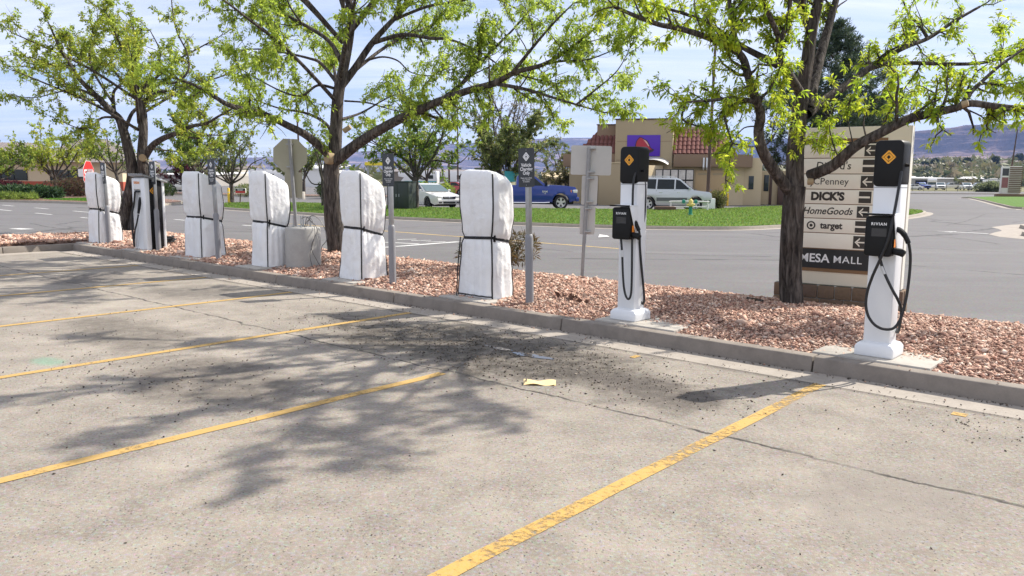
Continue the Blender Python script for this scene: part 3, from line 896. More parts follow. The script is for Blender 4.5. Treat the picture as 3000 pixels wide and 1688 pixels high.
def lawn(name, pts, kw=0.16, h=0.13, blades=0, mtl='grass', apron=0.0):
    """a raised bed: kerb ring (children kerb_section) and the turf sheet inside; pts counter-clockwise"""
    pts = smooth_poly(pts)
    inner = offset_poly(pts, kw)
    top = sheet(name, inner, h + 0.012, M[mtl]); struct(top)
    mb = MB(); n = len(pts)
    o2 = offset_poly(pts, 0.03)
    vs = [(x, y, -0.02) for x, y in pts] + [(x, y, h) for x, y in o2] + [(x, y, h) for x, y in inner] + [(x, y, -0.02) for x, y in inner]
    for i in range(n):
        j = (i + 1) % n
        for q in range(3): mb.add([], []);
    fs = []
    for i in range(n):
        j = (i + 1) % n
        fs += [(i, j, n + j, n + i), (n + i, n + j, 2 * n + j, 2 * n + i), (2 * n + i, 2 * n + j, 3 * n + j, 3 * n + i)]
    mb.add(vs, fs)
    struct(mb.build('kerb', M['kerb_far'], None, smooth=30))
    if apron:
        ap = MB(); o3 = offset_poly(pts, -apron)
        vs = [(x, y, 0.004) for x, y in pts] + [(x, y, 0.004) for x, y in o3]
        ap.add(vs, [(i, (i + 1) % n, n + (i + 1) % n, n + i) for i in range(n)])
        struct(ap.build('gutter', M['gutter'], None, smooth=0))
    return pts, inner
island = [(-17.6, 45.2), (-15.3, 42.1), (-11.6, 38.6), (-8.26, 35.5), (-5.3, 33.5), (-2.2, 31.5), (0.1, 29.9), (3.8, 28.3), (7.5, 28.0), (10.1, 29.6), (14, 33.2), (18.57, 37.9), (22.4, 43.2), (24.3, 47.4), (23.6, 50.6), (20.5, 53.2),
          (17.0, 52.6), (13.4, 48.6), (9.5, 45.0), (5.9, 44.6), (0.75, 44.5), (-4.0, 44.8), (-9, 48.5), (-12.5, 51), (-16.2, 51.5), (-18.2, 48.8)]
isl, isl_in = lawn('lawn', island, apron=0.35, h=0.11)
def pip(x, y, poly):
    c = False; n = len(poly); j = n - 1
    for i in range(n):
        xi, yi = poly[i]; xj, yj = poly[j]
        if (yi > y) != (yj > y) and x < (xj - xi) * (y - yi) / (yj - yi) + xi: c = not c
        j = i
    return c
def grass_blades(name, poly, n, z, h0, h1, w, cols, label):
    xs = [p[0] for p in poly]; ys = [p[1] for p in poly]
    pts = []
    while len(pts) < n:
        x, y = rng.uniform(min(xs), max(xs)), rng.uniform(min(ys), max(ys))
        if pip(x, y, poly): pts.append((x, y))
    pts = np.array(pts); an = rng.uniform(0, 2 * PI, n); h = rng.uniform(h0, h1, n)
    dx, dy = np.cos(an) * w, np.sin(an) * w
    V = np.zeros((n, 3, 3)); V[:, :, :2] = pts[:, None]; V[:, :, 2] = z
    V[:, 0, 0] -= dx; V[:, 0, 1] -= dy; V[:, 1, 0] += dx; V[:, 1, 1] += dy
    V[:, 2, 2] += h; V[:, 2, :2] += rng.normal(0, 0.4, (n, 2)) * h[:, None]
    c = np.array(cols)[rng.choice(len(cols), n)] * rng.uniform(0.75, 1.2, (n, 1))
    o = link_mesh(name, np_mesh(name, V.reshape(-1, 3), np.arange(3 * n).reshape(-1, 3), M['leaf'], cols=np.repeat(c, 3, 0)))
    return tag(o, label, 'grass', kind='stuff')
grass_blades('grass', isl_in, 60000, 0.12, 0.03, 0.07, 0.02, [(0.10, 0.175, 0.026), (0.15, 0.215, 0.04), (0.07, 0.135, 0.022), (0.17, 0.19, 0.06)], 'mown bright green grass of the lawn across the road')

# side islands on the right
ri = [(34.5, 54.0), (40, 56.5), (90, 84), (120, 120), (80, 112), (54, 94), (52.2, 90.8), (46, 78), (38, 62)]
_, ri_in = lawn('lawn', ri, apron=0.4)
rc = [(17.1, 25.0), (16.0, 26.3), (18, 29.5), (24, 35), (60, 55), (80, 60), (60, 20), (22, 18)]
_, _ = lawn('verge', [(16.8, 24.2), (22, 16), (70, 14), (110, 70), (70, 58), (26, 35.5), (18.6, 28.4)], apron=0.9, mtl='gravel_ground')

# planting bed across the road on the left, with the entrance beside it
lb = [(-70, 62), (-32.8, 50.9), (-25.8, 47.9), (-21.9, 46.0), (-20.6, 47.8), (-21.5, 52), (-27, 60), (-33, 68), (-42, 82), (-50, 92), (-78, 100), (-90, 80)]
_, lb_in = lawn('planting_bed', lb, mtl='gravel_ground')
grass_blades('grass', [(-22.5, 47.6), (-21.6, 49.0), (-25, 55), (-30, 56), (-31, 52.5), (-26, 49.2)], 9000, 0.14, 0.04, 0.12, 0.03, [(0.075, 0.19, 0.02), (0.11, 0.22, 0.03)], 'patch of green grass at the tip of the left planting bed')
grass_blades('grass', [(-32, 52.4), (-60, 60), (-62, 66), (-50, 68), (-34, 58)], 16000, 0.14, 0.10, 0.35, 0.03, [(0.12, 0.17, 0.04), (0.17, 0.19, 0.06), (0.08, 0.13, 0.03)], 'shaggy unmown grass below the junipers in the left bed')
# far beds: strips of pink gravel beyond the entrance
_, _ = lawn('planting_bed', [(-37, 76), (-23, 72), (-14, 70), (-8, 71), (-9, 74), (-22, 76), (-35, 81)], mtl='gravel_ground')

# ------------------------------------------------------------------ far land
def horizon_ridge():
    """the mesa and the blue ridge beyond the valley: skyline height (photo row) by photo column, and how far off it stands"""
    sky = [(-2600, 470, 9000), (-1200, 474, 9000), (0, 474, 9000), (435, 470, 9000), (800, 459, 9000), (1100, 440, 9500), (1340, 420, 9500), (1585, 405, 9500), (1680, 402, 9500), (1800, 402, 9500), (2150, 410, 8500), (2400, 400, 7000),
           (2600, 391, 6000), (2669, 384, 5800), (2799, 371, 5600), (2829, 364, 5600), (2901, 363, 5500), (2923, 357, 5500), (2945, 362, 5500), (3000, 362, 5400), (3400, 372, 5200), (4200, 400, 5000), (5600, 430, 5000)]
    xs = np.array([s[0] for s in sky], float); ys = np.array([s[1] for s in sky], float); ds = np.array([s[2] for s in sky], float)
    cols_px = np.concatenate([np.arange(-2600, 2500, 40), np.arange(2500, 3300, 6), np.arange(3300, 5600, 40)])
    NR = 46
    V = []
    for px in cols_px:
        y = np.interp(px, xs, ys); D = np.interp(px, xs, ds)
        P = at(px, y, 1.0) - Vector((0, 0, CAMH))
        dirv = Vector((P.x, P.y, 0)); hd = dirv.length; dirv.normalize()
        Hr = P.z / hd * D + CAMH
        for k in range(NR):
            t = k / (NR - 1)
            depth = D * (0.70 + 0.34 * t)
            tt = depth / D
            # talus slope, bench, cliff band, flat top
            u = min(1, (tt - 0.70) / 0.30)
            prof = 0.52 * u ** 1.3 + 0.12 * (1 / (1 + math.exp(-(u - 0.60) * 40))) + 0.36 * (1 / (1 + math.exp(-(u - 0.93) * 60)))
            prof /= (0.52 + 0.12 + 0.36 * (1 / (1 + math.exp(-4.2))))
            q = dirv * depth
            gul = mnoise.fractal(Vector((q.x * 0.0016, q.y * 0.0016, 1.0)), 1.0, 2.0, 5) 
            gul2 = abs(mnoise.noise(Vector((q.x * 0.006, q.y * 0.006, 5.0))))
            z = Hr * prof * (1 + 0.0) + (gul * 0.12 + (gul2 - 0.3) * 0.13) * Hr * math.sin(PI * min(1, u)) 
            if u >= 1: z = Hr * tt / 1.0 * 0.985 + 2.0 * mnoise.noise(Vector((q.x * 0.02, q.y * 0.02, 9)))
            V.append((q.x, q.y, z - 20 * (1 - u) * 0.5 if u < 0.05 else z))
    nC = len(cols_px)
    F = [(i * NR + k, (i + 1) * NR + k, (i + 1) * NR + k + 1, i * NR + k + 1) for i in range(nC - 1) for k in range(NR - 1)]
    return V, F
V, F = horizon_ridge()
struct(link_mesh('mesa', np_mesh('mesa', V, F, M['mesa'], smooth=True)))

def hill_z(x, y):
    """gentle rise of the valley side on the right, beyond the sheds"""
    d = math.hypot(x, y); az = math.atan2(x, y)
    k = 1 / (1 + math.exp(-(az - 0.25) * 14))
    t = max(0, (d - 480) / 900)
    z = 34 * min(1.6, t) ** 1.0 * k + 5 * min(1, t) * (1 - k)
    return z + (3.5 * mnoise.noise(Vector((x * 0.006, y * 0.006, 0))) + 2 * mnoise.noise(Vector((x * 0.02, y * 0.02, 3)))) * min(1, t * 2.0) - 0.05
azs = np.linspace(-1.1, 1.1, 200); rs = np.concatenate([np.linspace(440, 1500, 60), np.linspace(1600, 5000, 20)])
V = [(r * math.sin(a), r * math.cos(a), hill_z(r * math.sin(a), r * math.cos(a)) if r < 1700 else hill_z(1700 * math.sin(a), 1700 * math.cos(a)) - (r - 1700) * 0.002) for a in azs for r in rs]
NRr = len(rs)
F = [(i * NRr + k, (i + 1) * NRr + k, (i + 1) * NRr + k + 1, i * NRr + k + 1) for i in range(len(azs) - 1) for k in range(NRr - 1)]
struct(link_mesh('hillside', np_mesh('hillside', V, F, M['hill'], smooth=True)))

# scrub and trees of the valley side: a mass of small crowns
def scrub_mass(name, n, az0, az1, d0, d1, s0, s1, label, dark=0.25):
    a = rng.uniform(az0, az1, n); d = d0 * (d1 / d0) ** rng.uniform(0, 1, n)
    x, y = d * np.sin(a), d * np.cos(a)
    z = np.array([hill_z(i, j) if math.hypot(i, j) > 440 else 0 for i, j in zip(x, y)])
    s = rng.lognormal(0, 0.35, n) * rng.uniform(s0, s1, n)
    base = np.stack([x, y, z], 1)
    Vs, Fs, Cs = [], [], []
    nb = 26                                        # leaf clumps per bush
    dirs = rng.normal(size=(n, nb, 3)); dirs /= np.linalg.norm(dirs, axis=2)[..., None]
    rad = rng.uniform(0.35, 1.0, (n, nb, 1)) ** 0.6
    ctr = base[:, None] + dirs * rad * s[:, None, None] * np.array([1, 1, 0.75]) + np.array([0, 0, 0.75]) * s[:, None, None]
    tri = rng.normal(size=(n, nb, 3, 3)) * 0.33 * s[:, None, None, None] + ctr[:, :, None]
    pal = np.array([(0.16, 0.175, 0.08), (0.20, 0.20, 0.09), (0.23, 0.21, 0.12), (0.07, 0.09, 0.05), (0.27, 0.23, 0.15)])
    c = pal[rng.choice(5, n, p=[.28, .25, .15, dark, .32 - dark])] * rng.uniform(0.75, 1.2, (n, 1))
    o = link_mesh(name, np_mesh(name, tri.reshape(-1, 3), np.arange(n * nb * 3).reshape(-1, 3), M['needle'], cols=np.repeat(c, nb * 3, 0)))
    return tag(o, label, 'scrub', kind='stuff')
scrub_mass('valley_scrub', 2600, 0.38, 0.66, 480, 1500, 1.6, 3.6, 'grey-green scrub and cottonwoods covering the slope below the mesa', 0.14)
scrub_mass('valley_scrub', 1100, -0.7, 0.38, 420, 1500, 1.8, 4.0, 'low distant woodland along the valley floor below the blue ridge', 0.2)

# ------------------------------------------------------------------ trees
class Tree:
    """collects limb sweeps and leaf tufts, then becomes trunk + crown"""
    def __init__(self, seed):
        self.g = np.random.default_rng(seed); self.V, self.F, self.nv = [], [], 0
        self.tp, self.td, self.ts = [], [], []           # tuft points, directions, sizes
        self.limbs = []
    def sweep(self, P, R, seg, rough=0.0):
        P = np.asarray(P, float); R = np.asarray(R, float); n = len(P)
        T = np.gradient(P, axis=0); T /= np.linalg.norm(T, axis=1)[:, None] + 1e-9
        u = np.cross(T[0], (0, 0, 1.0) if abs(T[0][2]) < 0.9 else (1.0, 0, 0)); u /= np.linalg.norm(u)
        ang = np.arange(seg) * 2 * PI / seg; ca, sa = np.cos(ang), np.sin(ang)
        rings = []
        ph = self.g.uniform(0, 6.28, 4)
        for i in range(n):
            u = u - T[i] * np.dot(u, T[i]); u /= np.linalg.norm(u) + 1e-9
            w = np.cross(T[i], u)
            rr = R[i]
            if rough:
                rr = R[i] * (1 + rough * (np.sin(ang * 5 + ph[0] + i * 0.35) * 0.5 + np.sin(ang * 9 + ph[1] - i * 0.22) * 0.4 + np.sin(ang * 3 + ph[2] + i * 0.15) * 0.5))
            rings.append(P[i] + np.outer(ca * rr, u) + np.outer(sa * rr, w))
        V = np.concatenate(rings)
        i0 = np.arange(n - 1)[:, None] * seg; k = np.arange(seg)[None]; k2 = (k + 1) % seg
        F = np.stack([i0 + k, i0 + k2, i0 + seg + k2, i0 + seg + k], -1).reshape(-1, 4) + self.nv
        self.V.append(V); self.F.append(F); self.nv += len(V)
    def limb(self, pts, r0, r1, seg=10, n=5, jit=0.0, rough=0.0, leaf_from=0.3):
        if r0 < 0.14: r0, r1 = r0 * 0.9, r1 * 0.9
        P = np.array([tuple(q) for q in catmull(pts, n)])
        if jit: P[1:-1] += self.g.normal(0, jit, (len(P) - 2, 3))
        t = np.linspace(0, 1, len(P)); R = r0 + (r1 - r0) * t ** 0.85
        self.sweep(P, R, seg, rough)
        self.limbs.append((P, R, leaf_from))
        return P
    def twig(self, p, d, L, r, level, prm):
        g = self.g
        n = max(3, int(L / prm['step']))
        P = [p]; d = d / np.linalg.norm(d)
        for i in range(n):
            d = d + g.normal(0, prm['wig'], 3); d[2] += prm['up'] * (0.12 if level == 1 else 0.05); d /= np.linalg.norm(d)
            P.append(P[-1] + d * L / n)
        P = np.array(P)
        self.sweep(P, np.linspace(r, r * 0.35, len(P)), 4 if level == 1 else 3)
        if level < prm['levels']:
            m = g.poisson(L * prm['dens'][level])
            for _ in range(m):
                i = g.integers(1, len(P) - 1) if len(P) > 2 else 1
                tdir = P[i] - P[i - 1]; tdir /= np.linalg.norm(tdir)
                o = g.normal(size=3); o -= tdir * o.dot(tdir); o /= np.linalg.norm(o)
                nd = tdir * g.uniform(0.35, 0.8) + o * g.uniform(0.55, 1.0); nd[2] += prm['up'] * 0.18
                self.twig(P[i], nd, L * g.uniform(0.3, 0.55), r * 0.5, level + 1, prm)
        if g.random() < prm['bare']: return
        k = max(1, int(L * prm['tufts'] * g.uniform(0.6, 1.3)))
        for _ in range(k):
            i = g.integers(max(1, len(P) // 5), len(P)); f = g.random()
            self.tp.append(P[i] * f + P[i - 1] * (1 - f) + g.normal(0, prm.get('spread', 0.02), 3)); self.td.append(P[i] - P[i - 1]); self.ts.append(g.uniform(0.7, 1.25))
    def dress(self, prm):
        g = self.g
        for P, R, lf in list(self.limbs):
            if lf >= 1: continue
            seg = np.linalg.norm(np.diff(P, axis=0), axis=1); L = seg.sum(); cum = np.concatenate([[0], np.cumsum(seg)]) / L
            m = g.poisson(L * (1 - lf) * prm['dens'][0])
            for _ in range(m):
                t = g.uniform(lf, 1.0); i = min(len(P) - 2, max(1, np.searchsorted(cum, t)))
                tdir = P[i] - P[i - 1]; tdir /= np.linalg.norm(tdir)
                o = g.normal(size=3); o -= tdir * o.dot(tdir); o /= np.linalg.norm(o)
                nd = tdir * g.uniform(0.2, 0.8) + o * g.uniform(0.6, 1.0); nd[2] += prm['up'] * 0.35
                self.twig(P[i], nd, prm['L'] * g.uniform(0.45, 1.2) * (1.15 - 0.5 * t), max(0.006, min(0.022, R[i] * 0.5)), 1, prm)
            # the end of the limb itself
            tdir = P[-1] - P[-2]
            for _ in range(2):
                self.twig(P[-1], tdir / np.linalg.norm(tdir) + g.normal(0, 0.35, 3), prm['L'] * g.uniform(0.5, 0.9), 0.010, 1, prm)
    def leaves(self, blades, size, width, pal, droop=0.5, spread=1.0):
        """each tuft: a spray of narrow pinnate leaves as slim folded blades"""
        g = self.g; n = len(self.tp)
        if n == 0: return None
        p = np.array(self.tp); d = np.array(self.td); d /= np.linalg.norm(d, axis=1)[:, None] + 1e-9; s = np.array(self.ts) * size
        D = d[:, None] * 0.45 + g.normal(0, spread * 0.7, (n, blades, 3)); D[..., 2] += 0.15 - droop * g.uniform(0, 1, (n, blades))
        D /= np.linalg.norm(D, axis=2)[..., None]
        side = np.cross(D, g.normal(size=(n, blades, 3))); side /= np.linalg.norm(side, axis=2)[..., None] + 1e-9
        Ls = s[:, None, None] * g.uniform(0.6, 1.25, (n, blades, 1)); W = Ls * width
        b0 = p[:, None] + D * Ls * 0.08
        mid = b0 + D * Ls * 0.55 + np.array([0, 0, -0.06]) * Ls * droop
        tip = b0 + D * Ls + np.array([0, 0, -0.28]) * Ls * droop
        V = np.stack([b0, mid + side * W, tip, mid - side * W], 2)
        F = np.arange(n * blades * 4).reshape(-1, 4)
        pal = np.array(pal)
        c = pal[g.choice(len(pal), n)] * g.uniform(0.78, 1.2, (n, 1))
        c = np.repeat(c, blades * 4, 0) * np.repeat(g.uniform(0.85, 1.12, (n * blades, 1)), 4, 0)
        return V.reshape(-1, 3), F, c
    def finish(self, name, base, label, group=None, blades=6, size=0.10, width=0.16, pal=None, droop=0.5, leafmat='leaf', barkmat='bark', cat='tree', extra=None, spread=1.0):
        root = empty(name, base, 0, label, cat, group)
        off = np.array(base)
        me = np_mesh('trunk', np.concatenate(self.V) - off, np.concatenate(self.F), M[barkmat], smooth=True)
        link_mesh('trunk', me, root)
        r = self.leaves(blades, size, width, pal, droop, spread)
        if r: link_mesh('crown', np_mesh('crown', r[0] - off, r[1], M[leafmat], cols=r[2]), root)
        return root

SPRING = [(0.36, 0.45, 0.035), (0.29, 0.40, 0.035), (0.43, 0.49, 0.04), (0.24, 0.34, 0.035), (0.36, 0.40, 0.04)]
SPRING_M = [(0.34, 0.43, 0.06), (0.28, 0.37, 0.05), (0.40, 0.47, 0.07), (0.22, 0.30, 0.045)]
SPRING_L = [(0.27, 0.34, 0.05), (0.32, 0.38, 0.055), (0.21, 0.28, 0.04), (0.37, 0.38, 0.055)]

def photo_limb(Y0, pts):
    """limb traced in the photograph; each point (px, py, dY): dY metres nearer (-) or farther (+) than the trunk"""
    return [tuple(at(x, y, Y0 + dy)) for x, y, dy in pts]
def stub(root, P, d, r, length=0.06):
    """a sawn branch end: pale disc on a short collar"""
    P, d = Vector(P), Vector(d).normalized()
    mb = MB(); mb.tube([P - d * length, P, P + d * 0.004], [r * 1.08, r, r * 0.97], 14)
    o = mb.build('sawn_stub', M['cut_wood'], root); o.matrix_parent_inverse = Matrix.Translation(-root.location)
    return o

# --- the near tree beside the mall sign
T = Tree(21); b = G(2320, 885, 0.2); Y = b.y
lm = lambda pts, r0, r1, **k: T.limb(photo_limb(Y, pts), r0, r1, **k)
T.limb([tuple(b + Vector((0.0, 0, -0.1))), tuple(b + Vector((0, 0, 0.02)))] + photo_limb(Y, [(2316, 800, 0), (2318, 700, 0), (2322, 610, 0), (2330, 545, 0)]), 0.150, 0.125, seg=22, rough=0.07, leaf_from=1)
lm([(2328, 570, 0), (2330, 450, 0.02), (2342, 350, 0.04), (2350, 270, 0.05), (2365, 180, 0.1), (2377, 90, 0.1), (2398, 0, 0.1), (2415, -120, 0.1), (2440, -260, 0.1)], 0.13, 0.05, seg=18, rough=0.06, leaf_from=0.5)
lm([(2315, 565, 0), (2270, 505, -0.2), (2233, 440, -0.35), (2222, 385, -0.4), (2228, 335, -0.5), (2210, 280, -0.6), (2192, 220, -0.65), (2172, 165, -0.7), (2120, 130, -0.8), (2060, 105, -0.9), (1990, 84, -1.0), (1930, 72, -1.1), (1870, 50, -1.2), (1800, 20, -1.3)], 0.085, 0.02, seg=14, rough=0.06, leaf_from=0.35)
lm([(2170, 168, -0.7), (2152, 110, -0.6), (2142, 40, -0.5), (2128, -60, -0.4)], 0.05, 0.02, leaf_from=0.2)
lm([(2205, 297, -0.6), (2150, 288, -0.8), (2100, 293, -0.9), (2040, 297, -1.0), (2005, 300, -1.1)], 0.034, 0.010, leaf_from=0.15)
lm([(2130, 290, -0.85), (2122, 330, -0.9), (2132, 380, -1.0), (2146, 420, -1.0)], 0.022, 0.008, leaf_from=0.2)
lm([(2010, 300, -1.0), (2000, 350, -1.0), (2060, 370, -0.9), (2110, 345, -0.9)], 0.018, 0.007, leaf_from=0.1)
lm([(2368, 320, 0.05), (2390, 215, 0.3), (2415, 120, 0.5), (2435, 50, 0.6), (2455, -20, 0.7), (2490, -140, 0.9)], 0.085, 0.035, seg=14, rough=0.05, leaf_from=0.45)
lm([(2346, 275, 0.0), (2312, 218, -0.3), (2287, 180, -0.5), (2284, 125, -0.6), (2300, 88, -0.6), (2312, 40, -0.6), (2318, -60, -0.6)], 0.062, 0.025, leaf_from=0.45)
lm([(2285, 118, -0.6), (2258, 55, -0.8), (2228, -10, -1.0), (2190, -90, -1.2)], 0.04, 0.018, leaf_from=0.3)
lm([(2280, 192, -0.5), (2222, 162, -0.4), (2160, 128, -0.2), (2100, 85, 0.0), (2050, 57, 0.1), (1990, 36, 0.2), (1900, 10, 0.3)], 0.05, 0.016, leaf_from=0.3)
lm([(2365, 335, 0), (2420, 290, 0.3), (2480, 250, 0.5), (2540, 205, 0.7), (2600, 165, 0.9), (2660, 135, 1.0), (2720, 112, 1.1), (2800, 60, 1.2), (2870, 20, 1.3)], 0.068, 0.018, seg=12, rough=0.04, leaf_from=0.4)
lm([(2545, 202, 0.70), (2600, 188, 0.72), (2680, 185, 0.7), (2780, 188, 0.5), (2870, 185, 0.3), (2950, 165, 0.1), (3040, 120, -0.1)], 0.04, 0.015, leaf_from=0.25)
lm([(2720, 115, 1.1), (2690, 70, 1.2), (2660, 40, 1.3), (2640, -20, 1.4)], 0.028, 0.010, leaf_from=0.1)
lm([(2660, 350, -0.6), (2690, 300, -0.3), (2740, 330, -0.1)], 0.006, 0.004, leaf_from=1)
lm([(2372, 515, -0.05), (2440, 485, -0.3), (2505, 430, -0.5), (2580, 390, -0.6), (2660, 350, -0.7), (2740, 330, -0.8), (2800, 316, -0.9), (2845, 303, -1.0), (2920, 312, -1.1), (3020, 320, -1.2), (3120, 312, -1.3)], 0.080, 0.030, seg=14, rough=0.05, leaf_from=0.3)
lm([(2815, 308, -0.9), (2850, 265, -0.8), (2875, 245, -0.7), (2935, 252, -0.6), (3010, 280, -0.5)], 0.032, 0.012, leaf_from=0.1)
lm([(2850, 265, -0.8), (2920, 200, -0.7), (2990, 150, -0.6), (3060, 110, -0.5)], 0.026, 0.010, leaf_from=0.2)
lm([(2835, 322, -0.95), (2880, 345, -1.0), (2893, 375, -1.0), (2918, 390, -1.0)], 0.011, 0.004, leaf_from=1)
lm([(2884, 350, -1.0), (2920, 352, -1.0), (2945, 343, -1.0)], 0.007, 0.003, leaf_from=1)
lm([(2460, 470, -0.35), (2440, 420, -0.3), (2430, 370, -0.2), (2436, 320, -0.1)], 0.012, 0.005, leaf_from=0.0)
lm([(2540, 410, -0.5), (2530, 360, -0.4), (2545, 310, -0.3), (2590, 260, -0.1)], 0.013, 0.005, leaf_from=0.0)
lm([(2500, 432, -0.45), (2492, 390, -0.4), (2480, 340, -0.3)], 0.010, 0.005, leaf_from=0.0)
lm([(2230, 440, -0.35), (2265, 400, -0.4), (2290, 350, -0.4), (2280, 300, -0.4)], 0.012, 0.005, leaf_from=0.0)
lm([(2225, 370, -0.4), (2180, 375, -0.5), (2150, 410, -0.6)], 0.012, 0.005, leaf_from=0.0)
# limbs towards and away from the lens, and the part of the crown above the frame
for k, (dx, dy, dz, z0) in enumerate([(-1.2, -2.2, 1.6, 2.6), (0.8, -2.4, 1.9, 3.0), (-0.6, 2.4, 1.7, 2.7), (1.6, 2.0, 1.9, 3.0), (-1.9, -1.2, 2.1, 3.3), (2.0, -1.5, 2.0, 3.3), (-2.3, 1.2, 2.0, 3.3), (0.4, -1.6, 2.6, 3.6), (-3.0, -1.9, 2.4, 3.6), (0.2, 1.4, 2.7, 3.6), (0.6, -2.6, 1.2, 4.2), (1.6, -2.2, 1.4, 4.4)]):
    c0 = Vector(at(2345 + (z0 - 2.6) * 30, 300, Y)); c0.z = z0 + 1.0
    T.limb([tuple(c0), tuple(c0 + Vector((dx * .4, dy * .4, dz * .5))), tuple(c0 + Vector((dx * .75, dy * .75, dz * .8))), tuple(c0 + Vector((dx, dy, dz)))], 0.045, 0.013, leaf_from=0.35)
T.dress(dict(dens=[6.6, 7.5, 0], levels=2, L=0.62, step=0.10, wig=0.24, up=0.45, bare=0.14, tufts=34, spread=0.025))
tree_r = T.finish('honey_locust_tree', b, 'rough-barked honey locust with bright yellow-green leaves beside the mall directory sign', 'honey locusts on the gravel island', blades=6, size=0.068, width=0.15, pal=SPRING, droop=0.9)
stub(tree_r, at(2836, 302, Y - 1.05), (0.75, -0.55, 0.25), 0.034)
stub(tree_r, at(2382, 532, Y - 0.13), (0.8, -0.5, 0.0), 0.040)

# --- the middle tree, between the covered chargers
T = Tree(22); b = KW(9.95, 13.55, 0.2); Y = b.y
T.limb([tuple(b + Vector((0, 0, -0.1))), tuple(b + Vector((0, 0, 0.03)))] + photo_limb(Y, [(978, 640, 0), (974, 560, 0), (972, 500, 0), (980, 450, 0), (984, 380, 0), (990, 280, 0), (1008, 190, 0), (1024, 105, 0), (1030, 40, 0), (1015, -20, 0), (1000, -140, 0)]), 0.215, 0.055, seg=22, rough=0.07, leaf_from=0.75)
lm([(985, 470, -0.1), (1050, 420, -0.4), (1120, 376, -0.7), (1200, 335, -1.0), (1280, 300, -1.2), (1370, 266, -1.4), (1450, 243, -1.6), (1510, 212, -1.8), (1590, 190, -1.9), (1660, 150, -2.0), (1730, 95, -2.1)], 0.135, 0.022, seg=14, rough=0.05, leaf_from=0.3)
lm([(1450, 245, -1.6), (1540, 262, -1.8), (1620, 286, -2.0), (1700, 310, -2.2), (1770, 330, -2.4)], 0.045, 0.012, leaf_from=0.05)
lm([(1580, 192, -1.9), (1640, 180, -2.0), (1720, 175, -2.1), (1790, 150, -2.1)], 0.03, 0.010, leaf_from=0.1)
lm([(1690, 305, -2.2), (1755, 255, -2.3), (1810, 205, -2.4), (1846, 140, -2.4)], 0.022, 0.006, leaf_from=0.3)
lm([(1290, 296, -1.2), (1370, 230, -0.8), (1430, 160, -0.5), (1500, 90, -0.3), (1560, 20, -0.2)], 0.05, 0.015, leaf_from=0.2)
lm([(1500, 215, -1.8), (1560, 140, -2.0), (1620, 70, -2.2), (1680, 10, -2.3)], 0.04, 0.012, leaf_from=0.2)
lm([(978, 468, 0), (905, 402, -0.4), (843, 368, -0.7), (770, 334, -1.0), (676, 310, -1.4), (629, 284, -1.6), (570, 250, -1.9), (500, 225, -2.1)], 0.105, 0.020, seg=12, rough=0.05, leaf_from=0.35)
lm([(985, 400, 0), (945, 355, 0.5), (890, 330, 0.9), (820, 318, 1.2), (740, 290, 1.4)], 0.05, 0.012, leaf_from=0.25)
lm([(992, 262, 0), (1040, 200, 0.2), (1087, 130, 0.4), (1140, 70, 0.6), (1192, 18, 0.8), (1260, -60, 1.0)], 0.10, 0.035, seg=12, rough=0.05, leaf_from=0.5)
lm([(1095, 125, 0.4), (1180, 102, 0.1), (1260, 112, -0.2), (1320, 117, -0.4), (1400, 150, -0.6), (1460, 190, -0.7)], 0.055, 0.015, leaf_from=0.35)
lm([(1150, 60, 0.6), (1250, 20, 0.5), (1340, 5, 0.4), (1430, -10, 0.3), (1520, 30, 0.3)], 0.04, 0.014, leaf_from=0.2)
lm([(1072, 178, 0.2), (1120, 167, -0.1), (1165, 178, -0.3), (1200, 210, -0.4), (1250, 222, -0.5), (1300, 212, -0.6)], 0.026, 0.006, leaf_from=0.7)
lm([(1010, 296, 0), (1080, 302, -0.3), (1150, 322, -0.5), (1210, 330, -0.7)], 0.024, 0.008, leaf_from=0.2)
lm([(1004, 188, 0), (963, 120, 0.3), (886, 70, 0.6), (796, 23, 0.9), (740, -10, 1.1)], 0.06, 0.02, leaf_from=0.35)
lm([(985, 240, 0), (940, 186, 0.2), (905, 171, 0.3), (835, 155, 0.5), (757, 144, 0.7), (680, 150, 0.8)], 0.045, 0.012, leaf_from=0.35)
lm([(988, 262, 0), (932, 250, -0.3), (886, 280, -0.5), (835, 272, -0.7), (770, 240, -0.9), (700, 200, -1.0)], 0.035, 0.010, leaf_from=0.3)
lm([(886, 70, 0.6), (850, 20, 0.4), (830, -40, 0.3)], 0.03, 0.012, leaf_from=0.2)
lm([(835, 155, 0.5), (790, 100, 0.4), (740, 60, 0.2), (690, 30, 0.1)], 0.026, 0.008, leaf_from=0.2)
lm([(1000, 350, 0), (1060, 330, 0.8), (1130, 290, 1.4), (1200, 260, 2.0)], 0.035, 0.010, leaf_from=0.3)
for k, (dx, dy, dz, z0) in enumerate([(-1.5, -3.0, 1.6, 3.2), (1.2, -3.2, 1.8, 3.6), (-0.8, 3.0, 1.6, 3.2), (2.0, 2.6, 1.8, 3.6), (-2.6, -1.6, 2.4, 4.4), (2.8, -1.8, 2.2, 4.4), (-2.8, 1.8, 2.2, 4.4), (0.3, -2.2, 2.8, 4.8), (3.6, -2.6, 2.4, 4.4), (-1.5, 1.8, 3.0, 5.0), (1.8, 1.4, 3.0, 5.0)]):
    c0 = Vector(at(990 + (z0 - 3.2) * 14, 300, Y)); c0.z = z0
    T.limb([tuple(c0), tuple(c0 + Vector((dx * .4, dy * .4, dz * .5))), tuple(c0 + Vector((dx * .75, dy * .75, dz * .8))), tuple(c0 + Vector((dx, dy, dz)))], 0.05, 0.014, leaf_from=0.35)
T.dress(dict(dens=[5.6, 6.2, 0], levels=2, L=0.95, step=0.14, wig=0.25, up=0.5, bare=0.18, tufts=31, spread=0.035))
